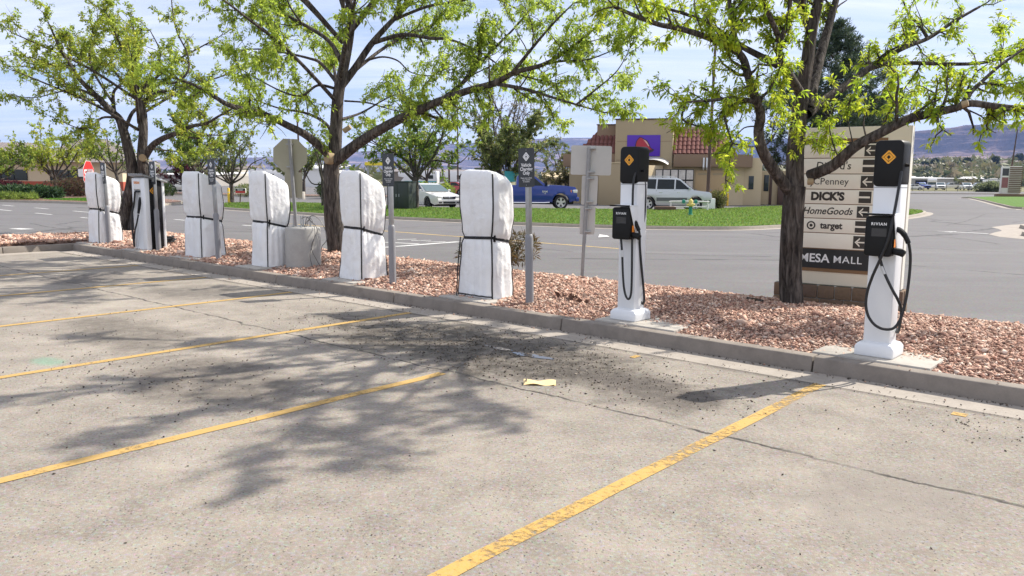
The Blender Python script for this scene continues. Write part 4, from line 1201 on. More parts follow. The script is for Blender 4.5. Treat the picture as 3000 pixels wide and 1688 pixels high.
tree_m = T.finish('honey_locust_tree', b, 'tall spreading honey locust beside the concrete pier, with a sawn-off stub at the fork', 'honey locusts on the gravel island', blades=6, size=0.070, width=0.19, pal=SPRING_M, droop=1.0)
stub(tree_m, at(957, 463, Y - 0.18), (-0.75, -0.62, 0.1), 0.12, 0.12)
stub(tree_m, at(1026, 372, Y - 0.14), (0.8, -0.2, 0.5), 0.05, 0.16)

# --- the two-stemmed tree behind the uncovered fast charger
T = Tree(23); b = KW(9.95, 23.25, 0.12); Y = b.y
T.limb([tuple(b + Vector((-0.28, 0, -0.1))), tuple(b + Vector((-0.28, 0, 0.3)))] + photo_limb(Y, [(388, 520, 0), (373, 425, 0), (361, 381, 0), (350, 350, 0), (330, 330, -0.1), (295, 295, -0.3), (264, 264, -0.5), (233, 232, -0.7), (202, 186, -0.9), (171, 132, -1.1), (146, 74, -1.2)]), 0.19, 0.02, seg=14, rough=0.06, leaf_from=0.55)
T.limb([tuple(b + Vector((0.12, 0, -0.1))), tuple(b + Vector((0.12, 0, 0.3)))] + photo_limb(Y, [(420, 520, 0), (416, 458, 0), (420, 388, 0), (420, 342, 0), (416, 311, 0), (402, 264, 0), (396, 194, 0), (405, 130, 0), (390, 80, 0)]), 0.205, 0.022, seg=14, rough=0.06, leaf_from=0.55)
lm([(423, 462, -0.1), (447, 427, -0.3), (482, 404, -0.5), (524, 388, -0.7), (563, 370, -0.9), (606, 361, -1.1), (645, 338, -1.3), (690, 314, -1.5)], 0.12, 0.02, seg=12, rough=0.05, leaf_from=0.4)
lm([(532, 394, -0.7), (575, 406, -0.6), (606, 396, -0.5), (653, 396, -0.4), (690, 385, -0.3)], 0.035, 0.010, leaf_from=0.2)
lm([(440, 435, -0.2), (480, 440, 0.2), (530, 445, 0.5), (580, 450, 0.8)], 0.03, 0.010, leaf_from=0.2)
lm([(365, 388, 0), (388, 330, 0.3), (427, 303, 0.6), (455, 272, 0.8), (505, 264, 1.0), (560, 240, 1.2)], 0.07, 0.018, leaf_from=0.35)
lm([(335, 335, -0.1), (332, 299, 0.2), (334, 268, 0.4), (360, 240, 0.6), (380, 200, 0.8), (376, 140, 1.0)], 0.07, 0.02, leaf_from=0.35)
lm([(330, 300, 0.2), (280, 222, 0.4), (262, 170, 0.5), (270, 100, 0.6), (285, 60, 0.7)], 0.045, 0.014, leaf_from=0.3)
lm([(285, 285, -0.3), (233, 262, -0.1), (186, 253, 0.1), (148, 222, 0.3), (85, 196, 0.5), (30, 195, 0.6)], 0.05, 0.012, leaf_from=0.35)
lm([(233, 262, -0.1), (170, 270, -0.3), (110, 285, -0.5), (60, 285, -0.6)], 0.03, 0.008, leaf_from=0.3)
lm([(345, 345, -0.1), (300, 345, -0.6), (270, 370, -1.0), (230, 375, -1.3), (190, 360, -1.5)], 0.045, 0.010, leaf_from=0.35)
lm([(418, 310, 0), (460, 250, 0.2), (520, 240, 0.3), (552, 205, 0.4), (548, 155, 0.5), (520, 97, 0.6), (508, 47, 0.7), (500, -20, 0.8)], 0.05, 0.014, leaf_from=0.4)
lm([(410, 290, 0), (440, 220, -0.4), (470, 160, -0.7), (440, 90, -0.9)], 0.045, 0.014, leaf_from=0.3)
lm([(210, 200, -0.9), (150, 190, -1.2), (95, 170, -1.4)], 0.03, 0.010, leaf_from=0.2)
for k, (dx, dy, dz, z0) in enumerate([(-1.5, -3.0, 1.2, 3.4), (1.4, -3.2, 1.4, 3.6), (-1.0, 3.0, 1.4, 3.4), (2.0, 2.6, 1.6, 3.8), (-2.6, -1.4, 1.6, 4.2), (-2.4, 1.8, 1.7, 4.2), (0.3, -2.2, 2.0, 4.2), (1.8, 1.4, 1.8, 4.4)]):
    c0 = Vector(at(400 + (z0 - 3.2) * 8, 300, Y)); c0.z = z0 - 0.4
    T.limb([tuple(c0), tuple(c0 + Vector((dx * .4, dy * .4, dz * .5))), tuple(c0 + Vector((dx * .75, dy * .75, dz * .8))), tuple(c0 + Vector((dx, dy, dz)))], 0.05, 0.014, leaf_from=0.35)
T.dress(dict(dens=[5.4, 5.6, 0], levels=2, L=0.95, step=0.16, wig=0.25, up=0.5, bare=0.22, tufts=24, spread=0.035))
tree_l = T.finish('honey_locust_tree', b, 'twin-stemmed honey locust standing behind the uncovered fast charger', 'honey locusts on the gravel island', blades=6, size=0.078, width=0.22, pal=SPRING_L, droop=0.5)
stub(tree_l, at(417, 462, Y - 0.26), (0.15, -0.98, 0.05), 0.10, 0.10)

# --- trees across the road
def wild_tree(name, base, h, spread, r, seed, label, trunk_frac=0.3, n_limbs=9, pal=SPRING_L, dens=2.6, L=1.0, size=0.2, tufts=6, lean=(0, 0), bare=0.1, group='trees across the road', up=0.6, leafmat='leaf', blades=5, flat=0.75):
    T = Tree(seed); g = T.g; b = Vector(base)
    th = h * trunk_frac
    T.limb([tuple(b + Vector((0, 0, -0.1))), tuple(b + Vector((lean[0] * .3, lean[1] * .3, th * 0.5))), tuple(b + Vector((lean[0] * .5, lean[1] * .5, th)))], r, r * 0.8, seg=10, rough=0.05, leaf_from=1)
    for k in range(n_limbs):
        az = 2 * PI * (k + g.uniform(-0.3, 0.3)) / n_limbs; e = g.uniform(0.25, 1.0)
        rad = spread * (1 - 0.55 * e ** 2) * g.uniform(0.75, 1.1); zz = h * (flat * (0.45 + 0.55 * e)) + (1 - flat) * h * e
        s = b + Vector((lean[0] * .5, lean[1] * .5, th * g.uniform(0.8, 1.0)))
        tip = b + Vector((lean[0] + rad * math.cos(az), lean[1] + rad * math.sin(az), zz))
        m1 = s.lerp(tip, 0.35) + Vector((0, 0, 0.10 * h * g.uniform(-0.3, 0.6))) + Vector(g.normal(0, 0.06 * spread, 3))
        m2 = s.lerp(tip, 0.7) + Vector((0, 0, 0.08 * h * g.uniform(0, 1))) + Vector(g.normal(0, 0.06 * spread, 3))
        T.limb([tuple(s), tuple(m1), tuple(m2), tuple(tip)], r * g.uniform(0.4, 0.6), r * 0.1, seg=6, n=4, leaf_from=0.25)
    T.dress(dict(dens=[dens, 2.2, 0], levels=2, L=L, step=0.2, wig=0.22, up=up, bare=bare, tufts=tufts))
    return T.finish(name, b, label, group, blades=blades, size=size, width=0.24, pal=pal, droop=0.4, leafmat=leafmat, spread=1.1)
GREEN = [(0.13, 0.20, 0.035), (0.17, 0.24, 0.045), (0.10, 0.155, 0.03), (0.22, 0.25, 0.05)]
OLIVE = [(0.13, 0.17, 0.045), (0.17, 0.20, 0.06), (0.10, 0.13, 0.04), (0.20, 0.20, 0.08)]
wild_tree('locust_tree', G(1218, 616), 5.9, 4.0, 0.19, 31, 'broad locust tree with a furrowed trunk on the lawn beside the dark green cabinet', 0.30, 12, GREEN, 3.0, 1.3, 0.20, 6, bare=0.06)
wild_tree('locust_tree', G(947, 609), 4.9, 2.1, 0.12, 32, 'small dark-stemmed locust tree on the lawn behind the tall locust of the island', 0.34, 8, GREEN, 3.0, 0.9, 0.18, 6, bare=0.06)
wild_tree('young_tree', G(680, 598), 4.3, 2.5, 0.15, 33, 'low vase-shaped tree with pale new leaves beside the enter sign', 0.33, 12, OLIVE, 3.0, 1.0, 0.16, 6, up=0.9)
wild_tree('locust_tree', G(165, 572), 6.0, 4.6, 0.20, 34, 'layered spreading tree in front of the cream and red restaurant', 0.26, 12, SPRING_L, 3.2, 1.4, 0.24, 6, flat=0.6)
wild_tree('locust_tree', G(-25, 575), 5.2, 3.6, 0.18, 35, 'leafy tree before the dark window of the cream and red restaurant', 0.26, 10, GREEN, 3.2, 1.2, 0.24, 7)
wild_tree('young_tree', at(360, 572, 56) - Vector((0, 0, at(360, 572, 56).z)), 5.6, 2.6, 0.13, 36, 'slender tree on the grass tip behind the twin-stemmed locust', 0.36, 9, GREEN, 3.0, 1.0, 0.2, 6, lean=(-0.8, 0))
wild_tree('willow_tree', (-30.5, 77, 0), 7.4, 4.0, 0.22, 37, 'soft light green tree beside the striped metal roof', 0.25, 12, GREEN, 3.4, 1.4, 0.26, 8, bare=0.02)
wild_tree('plum_tree', (-35.5, 86, 0), 3.6, 2.6, 0.16, 38, 'dark purple-leaved plum tree at the far end of the entrance', 0.25, 11, [(0.055, 0.014, 0.020), (0.085, 0.022, 0.03), (0.04, 0.012, 0.016)], 4.0, 0.9, 0.2, 9, bare=0.0)
wild_tree('willow_tree', (-0.4, 74, 0), 7.8, 5.0, 0.26, 39, 'dense olive green willow-like tree behind the blue pickup', 0.2, 15, OLIVE, 4.0, 1.6, 0.24, 10, bare=0.0, up=1.0)
wild_tree('ash_tree', (-1.5, 92, 0), 13.5, 5.0, 0.28, 40, 'tall thin tree with sparse brownish buds rising behind the olive tree', 0.35, 13, [(0.16, 0.13, 0.07), (0.12, 0.10, 0.055), (0.18, 0.17, 0.08)], 2.2, 1.6, 0.16, 4, bare=0.3, up=0.9)
wild_tree('young_tree', (-9.5, 88, 0), 6.0, 3.6, 0.2, 41, 'pale green tree beyond the lawn to the left of the tall sparse tree', 0.3, 9, OLIVE, 2.6, 1.3, 0.24, 7)
wild_tree('young_tree', (-22, 84, 0), 5.2, 3.4, 0.18, 42, 'round light olive tree behind the back of the stop sign', 0.28, 10, OLIVE, 3.0, 1.2, 0.24, 8, bare=0.03)
wild_tree('young_tree', (5.5, 92, 0), 6.2, 3.4, 0.18, 43, 'thinly leaved tree showing above the left end of the red tiled roof', 0.3, 9, OLIVE, 2.4, 1.3, 0.22, 6)
wild_tree('young_tree', (4.4, 66, 0), 3.4, 2.0, 0.12, 44, 'bushy brown-green tree left of the brown restaurant eave', 0.2, 10, [(0.10, 0.10, 0.04), (0.13, 0.12, 0.05), (0.08, 0.07, 0.035)], 3.6, 0.9, 0.18, 9, bare=0.02)

# pine behind the directory sign
def pine(base, h, w, seed, label, leafn=1.0):
    T = Tree(seed); g = T.g; b = Vector(base)
    T.limb([tuple(b), tuple(b + Vector((0, 0, h * 0.5))), tuple(b + Vector((0.2, 0, h)))], 0.26, 0.03, seg=8, leaf_from=1)
    z = h * 0.10
    while z < h * 0.98:
        f = z / h; rad = w * (0.55 + 0.45 * math.sin(PI * min(1, f * 1.25))) * (1 - f ** 3.0)
        for k in range(7):
            az = g.uniform(0, 2 * PI); rr = rad * g.uniform(0.6, 1.15)
            s = b + Vector((0, 0, z)); tip = s + Vector((rr * math.cos(az), rr * math.sin(az), rr * g.uniform(0.15, 0.55)))
            mid = s.lerp(tip, 0.5) + Vector((0, 0, -0.08 * rr))
            T.limb([tuple(s), tuple(mid), tuple(tip)], 0.05, 0.012, seg=4, n=4, leaf_from=0.25)
        z += h * 0.030
    T.dress(dict(dens=[2.6, 0, 0], levels=1, L=0.9, step=0.35, wig=0.15, up=0.8, bare=0.0, tufts=11 * leafn))
    return T.finish('pine_tree', b, label, None, blades=8, size=0.36, width=0.075, pal=[(0.065, 0.10, 0.06), (0.085, 0.125, 0.07), (0.045, 0.075, 0.045), (0.10, 0.135, 0.07)], droop=0.0, leafmat='needle', spread=0.9)
pine((24.4, 62.0, 0), 13.6, 5.4, 51, 'dark long-needled pine rising behind the mall directory sign')
pine((30.5, 68.0, 0), 8.6, 1.8, 52, 'smaller pine top just right of the tall pine')

# shrubs
def shrub(name, base, w, h, seed, label, pal, n=420, blades=7, size=0.16, group=None, d=None, sx=0.06, leafmat='leaf', lumps=7):
    g = np.random.default_rng(seed); b = Vector(base); d = d or w
    T = Tree(seed)
    for k in range(8):
        az = g.uniform(0, 2 * PI); f = g.uniform(0.2, 0.8)
        T.limb([tuple(b), tuple(b + Vector((w * .2 * math.cos(az), d * .2 * math.sin(az), h * .4))), tuple(b + Vector((w * .45 * f * math.cos(az), d * .45 * f * math.sin(az), h * 0.8)))], 0.02, 0.006, seg=4, n=3, leaf_from=1)
    lc = [(g.uniform(-.32, .32) * w, g.uniform(-.32, .32) * d, g.uniform(.3, .62) * h, g.uniform(.24, .38)) for _ in range(lumps)]
    for i in range(n):
        x, y, z, rr = lc[g.integers(lumps)]
        v = g.normal(size=3); v /= np.linalg.norm(v); k = g.uniform(0.55, 1.0) ** 0.5
        q = np.array([x + v[0] * rr * w * k, y + v[1] * rr * d * k, max(0.03, z + v[2] * rr * h * 1.1 * k)])
        T.tp.append(np.array(b) + q); T.td.append(v + np.array([0, 0, .3])); T.ts.append(g.uniform(0.7, 1.2))
    return T.finish(name, b, label, group, blades=blades, size=size, width=sx * 2.2, pal=pal, droop=0.2, leafmat=leafmat, cat='shrub')
JUN = [(0.035, 0.075, 0.022), (0.05, 0.10, 0.03), (0.025, 0.055, 0.018)]
BRN = [(0.115, 0.085, 0.035), (0.16, 0.11, 0.045), (0.075, 0.075, 0.028), (0.20, 0.14, 0.06)]
shrub('juniper_shrub', KW(10.0, 9.0, 0.15), 1.05, 0.66, 61, 'low brownish juniper on the gravel behind the flat-topped covered charger', BRN, 900, 7, 0.12, sx=0.035, leafmat='needle')
shrub('juniper_shrub', G(60, 585) , 5.2, 0.95, 62, 'dark green spreading juniper in front of the restaurant, left of the layered tree', JUN, 1500, 7, 0.30, d=3, leafmat='needle', group='junipers by the restaurant')
shrub('juniper_shrub', G(112, 583), 4.4, 0.95, 63, 'dark green spreading juniper at the foot of the layered tree', JUN, 1300, 7, 0.30, d=3, leafmat='needle', group='junipers by the restaurant')
shrub('barberry_shrub', G(215, 580), 4.0, 1.6, 64, 'rusty purple shrub to the left of the red stop sign', [(0.085, 0.045, 0.035), (0.11, 0.065, 0.045), (0.07, 0.075, 0.035)], 1300, 6, 0.22)
shrub('barberry_shrub', (-57, 84, 0), 3.0, 1.3, 65, 'dark red shrub under the restaurant window', [(0.07, 0.018, 0.022), (0.05, 0.015, 0.02)], 500, 6, 0.26)
shrub('barberry_shrub', (-52, 82, 0), 2.6, 1.2, 66, 'dark red shrub against the red band of the restaurant wall', [(0.07, 0.018, 0.022), (0.05, 0.015, 0.02)], 450, 6, 0.26)
shrub('grassy_shrub', G(10, 590), 5.5, 0.6, 67, 'bright green low shrub at the kerb of the left planting bed', [(0.14, 0.20, 0.04), (0.19, 0.24, 0.05)], 900, 6, 0.28, d=3)
shrub('hedge_shrub', G(2104, 617), 1.15, 1.35, 68, 'clipped brown-green shrub beside the white plinth of the lamp post', [(0.085, 0.095, 0.03), (0.12, 0.11, 0.045), (0.06, 0.075, 0.025)], 900, 6, 0.10)
shrub('hedge_shrub', (-6.2, 61, 0), 3.4, 1.6, 69, 'round green shrub behind the parked white sedan', GREEN, 800, 6, 0.22)
shrub('hedge_shrub', (-14.6, 66, 0), 3.2, 1.7, 70, 'dark rounded hedge beyond the lawn by the concrete lamp base', [(0.04, 0.06, 0.02), (0.06, 0.085, 0.025)], 900, 6, 0.22)
shrub('hedge_shrub', (-20.5, 68, 0), 3.6, 1.4, 71, 'dark low hedge behind the enter sign', [(0.035, 0.055, 0.02), (0.055, 0.08, 0.025)], 800, 6, 0.22)
shrub('hedge_shrub', (-22.8, 71, 0), 3.0, 1.3, 72, 'olive hedge under the vase-shaped tree', OLIVE, 700, 6, 0.22)
shrub('hedge_shrub', (-31.5, 70, 0), 3.2, 1.5, 73, 'dark green hedge behind the trunk of the slender tree', [(0.03, 0.05, 0.018), (0.05, 0.075, 0.022)], 700, 6, 0.22)
shrub('roadside_shrub', tuple(at(2900, 540, 165).xy) + (0,), 4.6, 2.3, 74, 'grey-green bush in front of the long metal shed', [(0.11, 0.13, 0.07), (0.15, 0.17, 0.09)], 800, 6, 0.6)

# ------------------------------------------------------------------ chargers on the island
Z0 = 0.165
def pad(a0, a1, b0, b1, name='concrete_pad'):
    mb = MB()
    p = [KW(a0, b0), KW(a1, b0), KW(a1, b1), KW(a0, b1)]
    mb.add([q + Vector((0, 0, -0.02)) for q in p] + [q + Vector((0, 0, Z0)) for q in p], [(0,3,2,1),(4,5,6,7),(0,1,5,4),(1,2,6,5),(2,3,7,6),(3,0,4,7)])
    return struct(mb.build(name, M['pad'], None, bevel=0.008))

def chevrons(parent, size, x, y, z, mtl, gap=0.05, name='emblem', depth=0.002, horiz=True):
    """the diamond mark: an outer ring cut left and right, an inner ring cut top and bottom, a small star"""
    w, h = size, size * 1.0
    def chev(ro, ri, up, sgn):
        g_ = gap
        if up:      # upper / lower half
            return [(-ro + g_, sgn * g_ * 0.5), (0 - 0.10, sgn * (ro - 0.10)), (0.10, sgn * (ro - 0.10)), (ro - g_, sgn * g_ * 0.5), (ri - g_, sgn * g_ * 0.5), (0, sgn * (ri - g_ * 0.4)), (-ri + g_, sgn * g_ * 0.5)]
        return [(sgn * g_ * 0.5, -ro + g_), (sgn * ro, 0), (sgn * g_ * 0.5, ro - g_), (sgn * g_ * 0.5, ri), (sgn * ri, 0), (sgn * g_ * 0.5, -ri)]
    mb = MB()
    shapes = [chev(1.0, 0.70, True, 1), chev(1.0, 0.70, True, -1), chev(0.60, 0.27, False, 1), chev(0.60, 0.27, False, -1)]
    for s in shapes:
        bm = bmesh.new()
        vv = [bm.verts.new((u * w / 2, 0, v * h / 2)) for u, v in s]
        bmesh.ops.triangle_fill(bm, use_beauty=True, edges=[bm.edges.new((vv[i], vv[(i + 1) % len(vv)])) for i in range(len(vv))])
        bm.verts.index_update()
        mb.add([v.co for v in bm.verts], [[q.index for q in f.verts] for f in bm.faces]); bm.free()
    # give it a little thickness
    n = len(mb.v); f0 = list(mb.f)
    mb.v += [(p[0], p[1] + depth, p[2]) for p in mb.v]
    mb.f += [tuple(i + n for i in f[::-1]) for f in f0]; mb.m += [0] * len(f0)
    me = bpy.data.meshes.new(name); me.from_pydata(mb.v, [], mb.f); me.materials.append(mtl)
    return link_mesh(name, me, parent, (x, y, z))

def rounded_box(name, w, d, h, r, mtl, parent, loc, edge=0.006, taper=0):
    """upright box with rounded front outline (x,z), pushed along y"""
    mb = MB(); mb.prism(rbox_outline(w, h, r, 5), 0, d)
    return mb.build(name, mtl, parent, bevel=edge, seg=2, smooth=40, loc=loc)

def pedestal(b0, label, cable_px, aoff, near):
    a0 = 7.36                                         # post front face
    root = empty('charging_pedestal', KW(a0, b0, Z0), KROT, label, 'charger', 'charging pedestals without covers')
    W, D = 0.225, 0.20
    mb = MB()
    o = [(-0.165, -0.062), (0.165, -0.062), (0.165, D + 0.062), (-0.165, D + 0.062)]
    i2 = [(-W / 2 - 0.012, -0.012), (W / 2 + 0.012, -0.012), (W / 2 + 0.012, D + 0.012), (-W / 2 - 0.012, D + 0.012)]
    mb.add([(x, y, 0) for x, y in o] + [(x, y, 0.085) for x, y in o] + [(x * 0.86, y * 0.9 + 0.01, 0.115) for x, y in o] + [(x, y, 0.125) for x, y in i2],
           [(0,3,2,1)] + [(4*k + i, 4*k + (i+1) % 4, 4*k + 4 + (i+1) % 4, 4*k + 4 + i) for k in range(3) for i in range(4)] + [(12,13,14,15)])
    mb.build('base', M['white_paint'], root, bevel=0.012, seg=3)
    mb = MB(); mb.box(-W / 2, W / 2, 0, D, 0.10, 1.60)
    mb.build('post', M['white_paint'], root, bevel=0.012, seg=3)
    for bx, by in ((-0.142, -0.042), (0.142, -0.042), (0.142, D + 0.042), (-0.142, D + 0.042)):
        mb = MB(); mb.lathe([(0.012, 0.083), (0.012, 0.098), (0.007, 0.103)], 6, cx=bx, cy=by); mb.build('base_bolt', M['galv'], root)
    mb = MB(); mb.box(-W / 2 - 0.0015, W / 2 + 0.0015, -0.0015, D + 0.0015, 1.492, 1.498); mb.build('post_seam', M['dull_galv'], root)
    hd = rounded_box('head', W + 0.014, D + 0.02, 0.40, 0.045, M['black_plastic'], root, (0, -0.01, 1.70), 0.014)
    chevrons(root, 0.125, 0, -0.0125, 1.755, M['orange'])
    # shelf bracket and wall box on the front
    mb = MB()
    mb.add([(-0.125, -0.17, 1.262), (0.125, -0.17, 1.262), (0.125, 0.0, 1.262), (-0.125, 0, 1.262), (-0.125, -0.17, 1.272), (0.125, -0.17, 1.272), (0.125, 0, 1.272), (-0.125, 0, 1.272)],
           [(0,3,2,1),(4,5,6,7),(0,1,5,4),(1,2,6,5),(2,3,7,6),(3,0,4,7)])
    mb.add([(0.118, -0.16, 1.262), (0.125, -0.16, 1.262), (0.125, 0, 1.262), (0.118, 0, 1.262), (0.118, -0.02, 0.93), (0.125, -0.02, 0.93), (0.125, 0, 0.93), (0.118, 0, 0.93)],
           [(0,1,2,3),(7,6,5,4),(0,4,5,1),(1,5,6,2),(2,6,7,3),(3,7,4,0)])
    mb.build('hood', M['white_paint'], root, bevel=0.003)
    mb = MB(); mb.box(-0.128, 0.128, -0.174, -0.170, 1.258, 1.274); mb.build('hood_trim', M['black_plastic'], root)
    ub = rounded_box('charger_box', 0.225, 0.125, 0.345, 0.028, M['black_plastic'], root, (-0.005, -0.135, 1.075), 0.010)
    sc = MB(); sc.box(-0.062, 0.062, -0.1365, -0.134, 1.075, 1.145); sc.build('screen', M['screen'], root)
    text('RIVIAN', 0.034, M['white_print'], root, (-0.004, -0.1362, 1.182), bold=0.0009, spacing=1.25)
    lb = MB(); lb.box(0.1185, 0.1205, -0.10, -0.055, 0.985, 1.055)
    lb.build('warning_label', M['orange_label'], root)
    # holster and connector on the right-hand side
    mb = MB(); mb.tube([(0.10, -0.07, 0.955), (0.17, -0.075, 0.945), (0.20, -0.075, 0.93)], [0.03, 0.034, 0.03], 12)
    mb.build('holster', M['black_plastic'], root)
    gl = [locA(x, y, aoff[2], a0, b0, Z0) for x, y in cable_px['gun']]
    mb = MB(); mb.tube(catmull(gl, 4), [0.024] * (len(gl) * 2) + [0.021] * (4 * (len(gl) - 1) + 1 - 2 * len(gl)), 10)
    mb.build('connector', M['black_plastic'], root)
    # cable hook
    hk = locA(*cable_px['hook'], aoff[1], a0, b0, Z0)
    mb = MB(); mb.tube([(W / 2 - 0.02, 0.06, hk.z - 0.02), (W / 2 + 0.03, 0.05, hk.z - 0.015), hk + Vector((0, 0, 0.0))], 0.014, 8)
    mb.build('cable_hook', M['black_plastic'], root)
    for nm, key in (('cable', 'c1'), ('cable', 'c2')):
        pts = [locA(x, y, a, a0, b0, Z0) for x, y, a in cable_px[key]]
        mb = MB(); mb.tube(catmull(pts, 6), 0.0125, 10)
        mb.build(nm, M['rubber'], root)
    q = [locA(x, y, a, a0, b0, Z0) for x, y, a in cable_px['sleeve']]
    mb = MB(); mb.tube(q, 0.0138, 10); mb.build('cable_label', M['grey_print'], root)
    g0 = locA(*cable_px['c1'][0][:2], cable_px['c1'][0][2], a0, b0, Z0)
    mb = MB(); mb.lathe([(0.022, -0.045), (0.024, -0.02), (0.026, 0.02)], 12, cx=0, cy=0); mb.build('cable_gland', M['black_plastic'], root, loc=g0)
    return root

AF = 7.20                                              # cable plane in front of the post
z7 = lambda x, y: (2300 + x / 2.07, 380 + y / 2.07)
cb = dict(
    c1=[(*z7(554, 665), 7.26), (*z7(556, 700), 7.26), (*z7(572, 770), 7.27), (*z7(600, 862), 7.28), (*z7(645, 960), 7.29), (*z7(688, 1040), 7.32), (*z7(704, 1100), 7.38), (*z7(697, 1180), 7.44), (*z7(684, 1228), 7.50), (*z7(672, 1205), 7.55),
        (*z7(668, 1120), 7.56), (*z7(676, 980), 7.56), (*z7(690, 800), 7.56), (*z7(702, 620), 7.55), (*z7(713, 430), 7.53), (*z7(722, 280), 7.51), (*z7(726, 215), 7.48)],
    c2=[(*z7(724, 212), 7.47), (*z7(712, 208), 7.42), (*z7(700, 290), 7.33), (*z7(676, 430), 7.26), (*z7(650, 560), 7.22), (*z7(622, 680), 7.21), (*z7(575, 790), 7.22), (*z7(530, 890), 7.24), (*z7(500, 980), 7.25), (*z7(490, 1060), 7.25), (*z7(505, 1130), 7.25),
        (*z7(545, 1185), 7.26), (*z7(600, 1210), 7.27), (*z7(660, 1203), 7.29), (*z7(703, 1140), 7.32), (*z7(733, 1030), 7.34), (*z7(752, 900), 7.35), (*z7(760, 780), 7.35), (*z7(752, 700), 7.33), (*z7(740, 672), 7.31)],
    gun=[z7(662, 604), z7(690, 608), z7(718, 630), z7(738, 664), z7(748, 690)], hook=z7(722, 208),
    sleeve=[(*z7(585, 828), 7.274), (*z7(594, 852), 7.277), (*z7(604, 876), 7.28)])
pad(A_KB + 0.006, 7.92, 1.63, 2.62)
pedestal(KA(onA(2564, 1030, 7.36))[1], 'white charging pedestal with black head, its cable crossed in front, before the mall directory sign', cb, (7.2, 7.46, 7.30), True)
z6 = lambda x, y: (1600 + x / 2.635, 400 + y / 2.635)
cb2 = dict(
    c1=[(*z6(573, 705), 7.25), (*z6(574, 750), 7.25), (*z6(582, 840), 7.25), (*z6(588, 930), 7.25), (*z6(592, 1050), 7.25), (*z6(600, 1160), 7.25), (*z6(615, 1230), 7.25), (*z6(637, 1255), 7.26), (*z6(655, 1215), 7.27), (*z6(661, 1100), 7.28), (*z6(663, 900), 7.29), (*z6(664, 700), 7.29),
        (*z6(668, 500), 7.30), (*z6(672, 380), 7.31), (*z6(685, 300), 7.34), (*z6(712, 258), 7.40)],
    c2=[(*z6(712, 258), 7.40), (*z6(738, 268), 7.46), (*z6(758, 330), 7.50), (*z6(766, 420), 7.52), (*z6(764, 540), 7.52), (*z6(755, 650), 7.52), (*z6(738, 760), 7.51), (*z6(716, 870), 7.50), (*z6(702, 980), 7.50), (*z6(696, 1090), 7.50), (*z6(702, 1180), 7.50), (*z6(722, 1250), 7.51), (*z6(748, 1292), 7.51),
        (*z6(757, 1250), 7.50), (*z6(748, 1130), 7.48), (*z6(734, 980), 7.45), (*z6(724, 850), 7.42), (*z6(722, 760), 7.38), (*z6(714, 718), 7.36)],
    gun=[z6(642, 660), z6(670, 652), z6(690, 668), z6(706, 700), z6(716, 726)], hook=z6(714, 258),
    sleeve=[(*z6(585, 878), 7.25), (*z6(588, 905), 7.25), (*z6(589, 930), 7.25)])
pad(A_KB + 0.006, 7.88, 4.05, 5.05)
pedestal(KA(onA(1832, 930, 7.36))[1], 'white charging pedestal with a low cable loop, beside the back of the three-plate sign', cb2, (7.2, 7.42, 7.32), False)

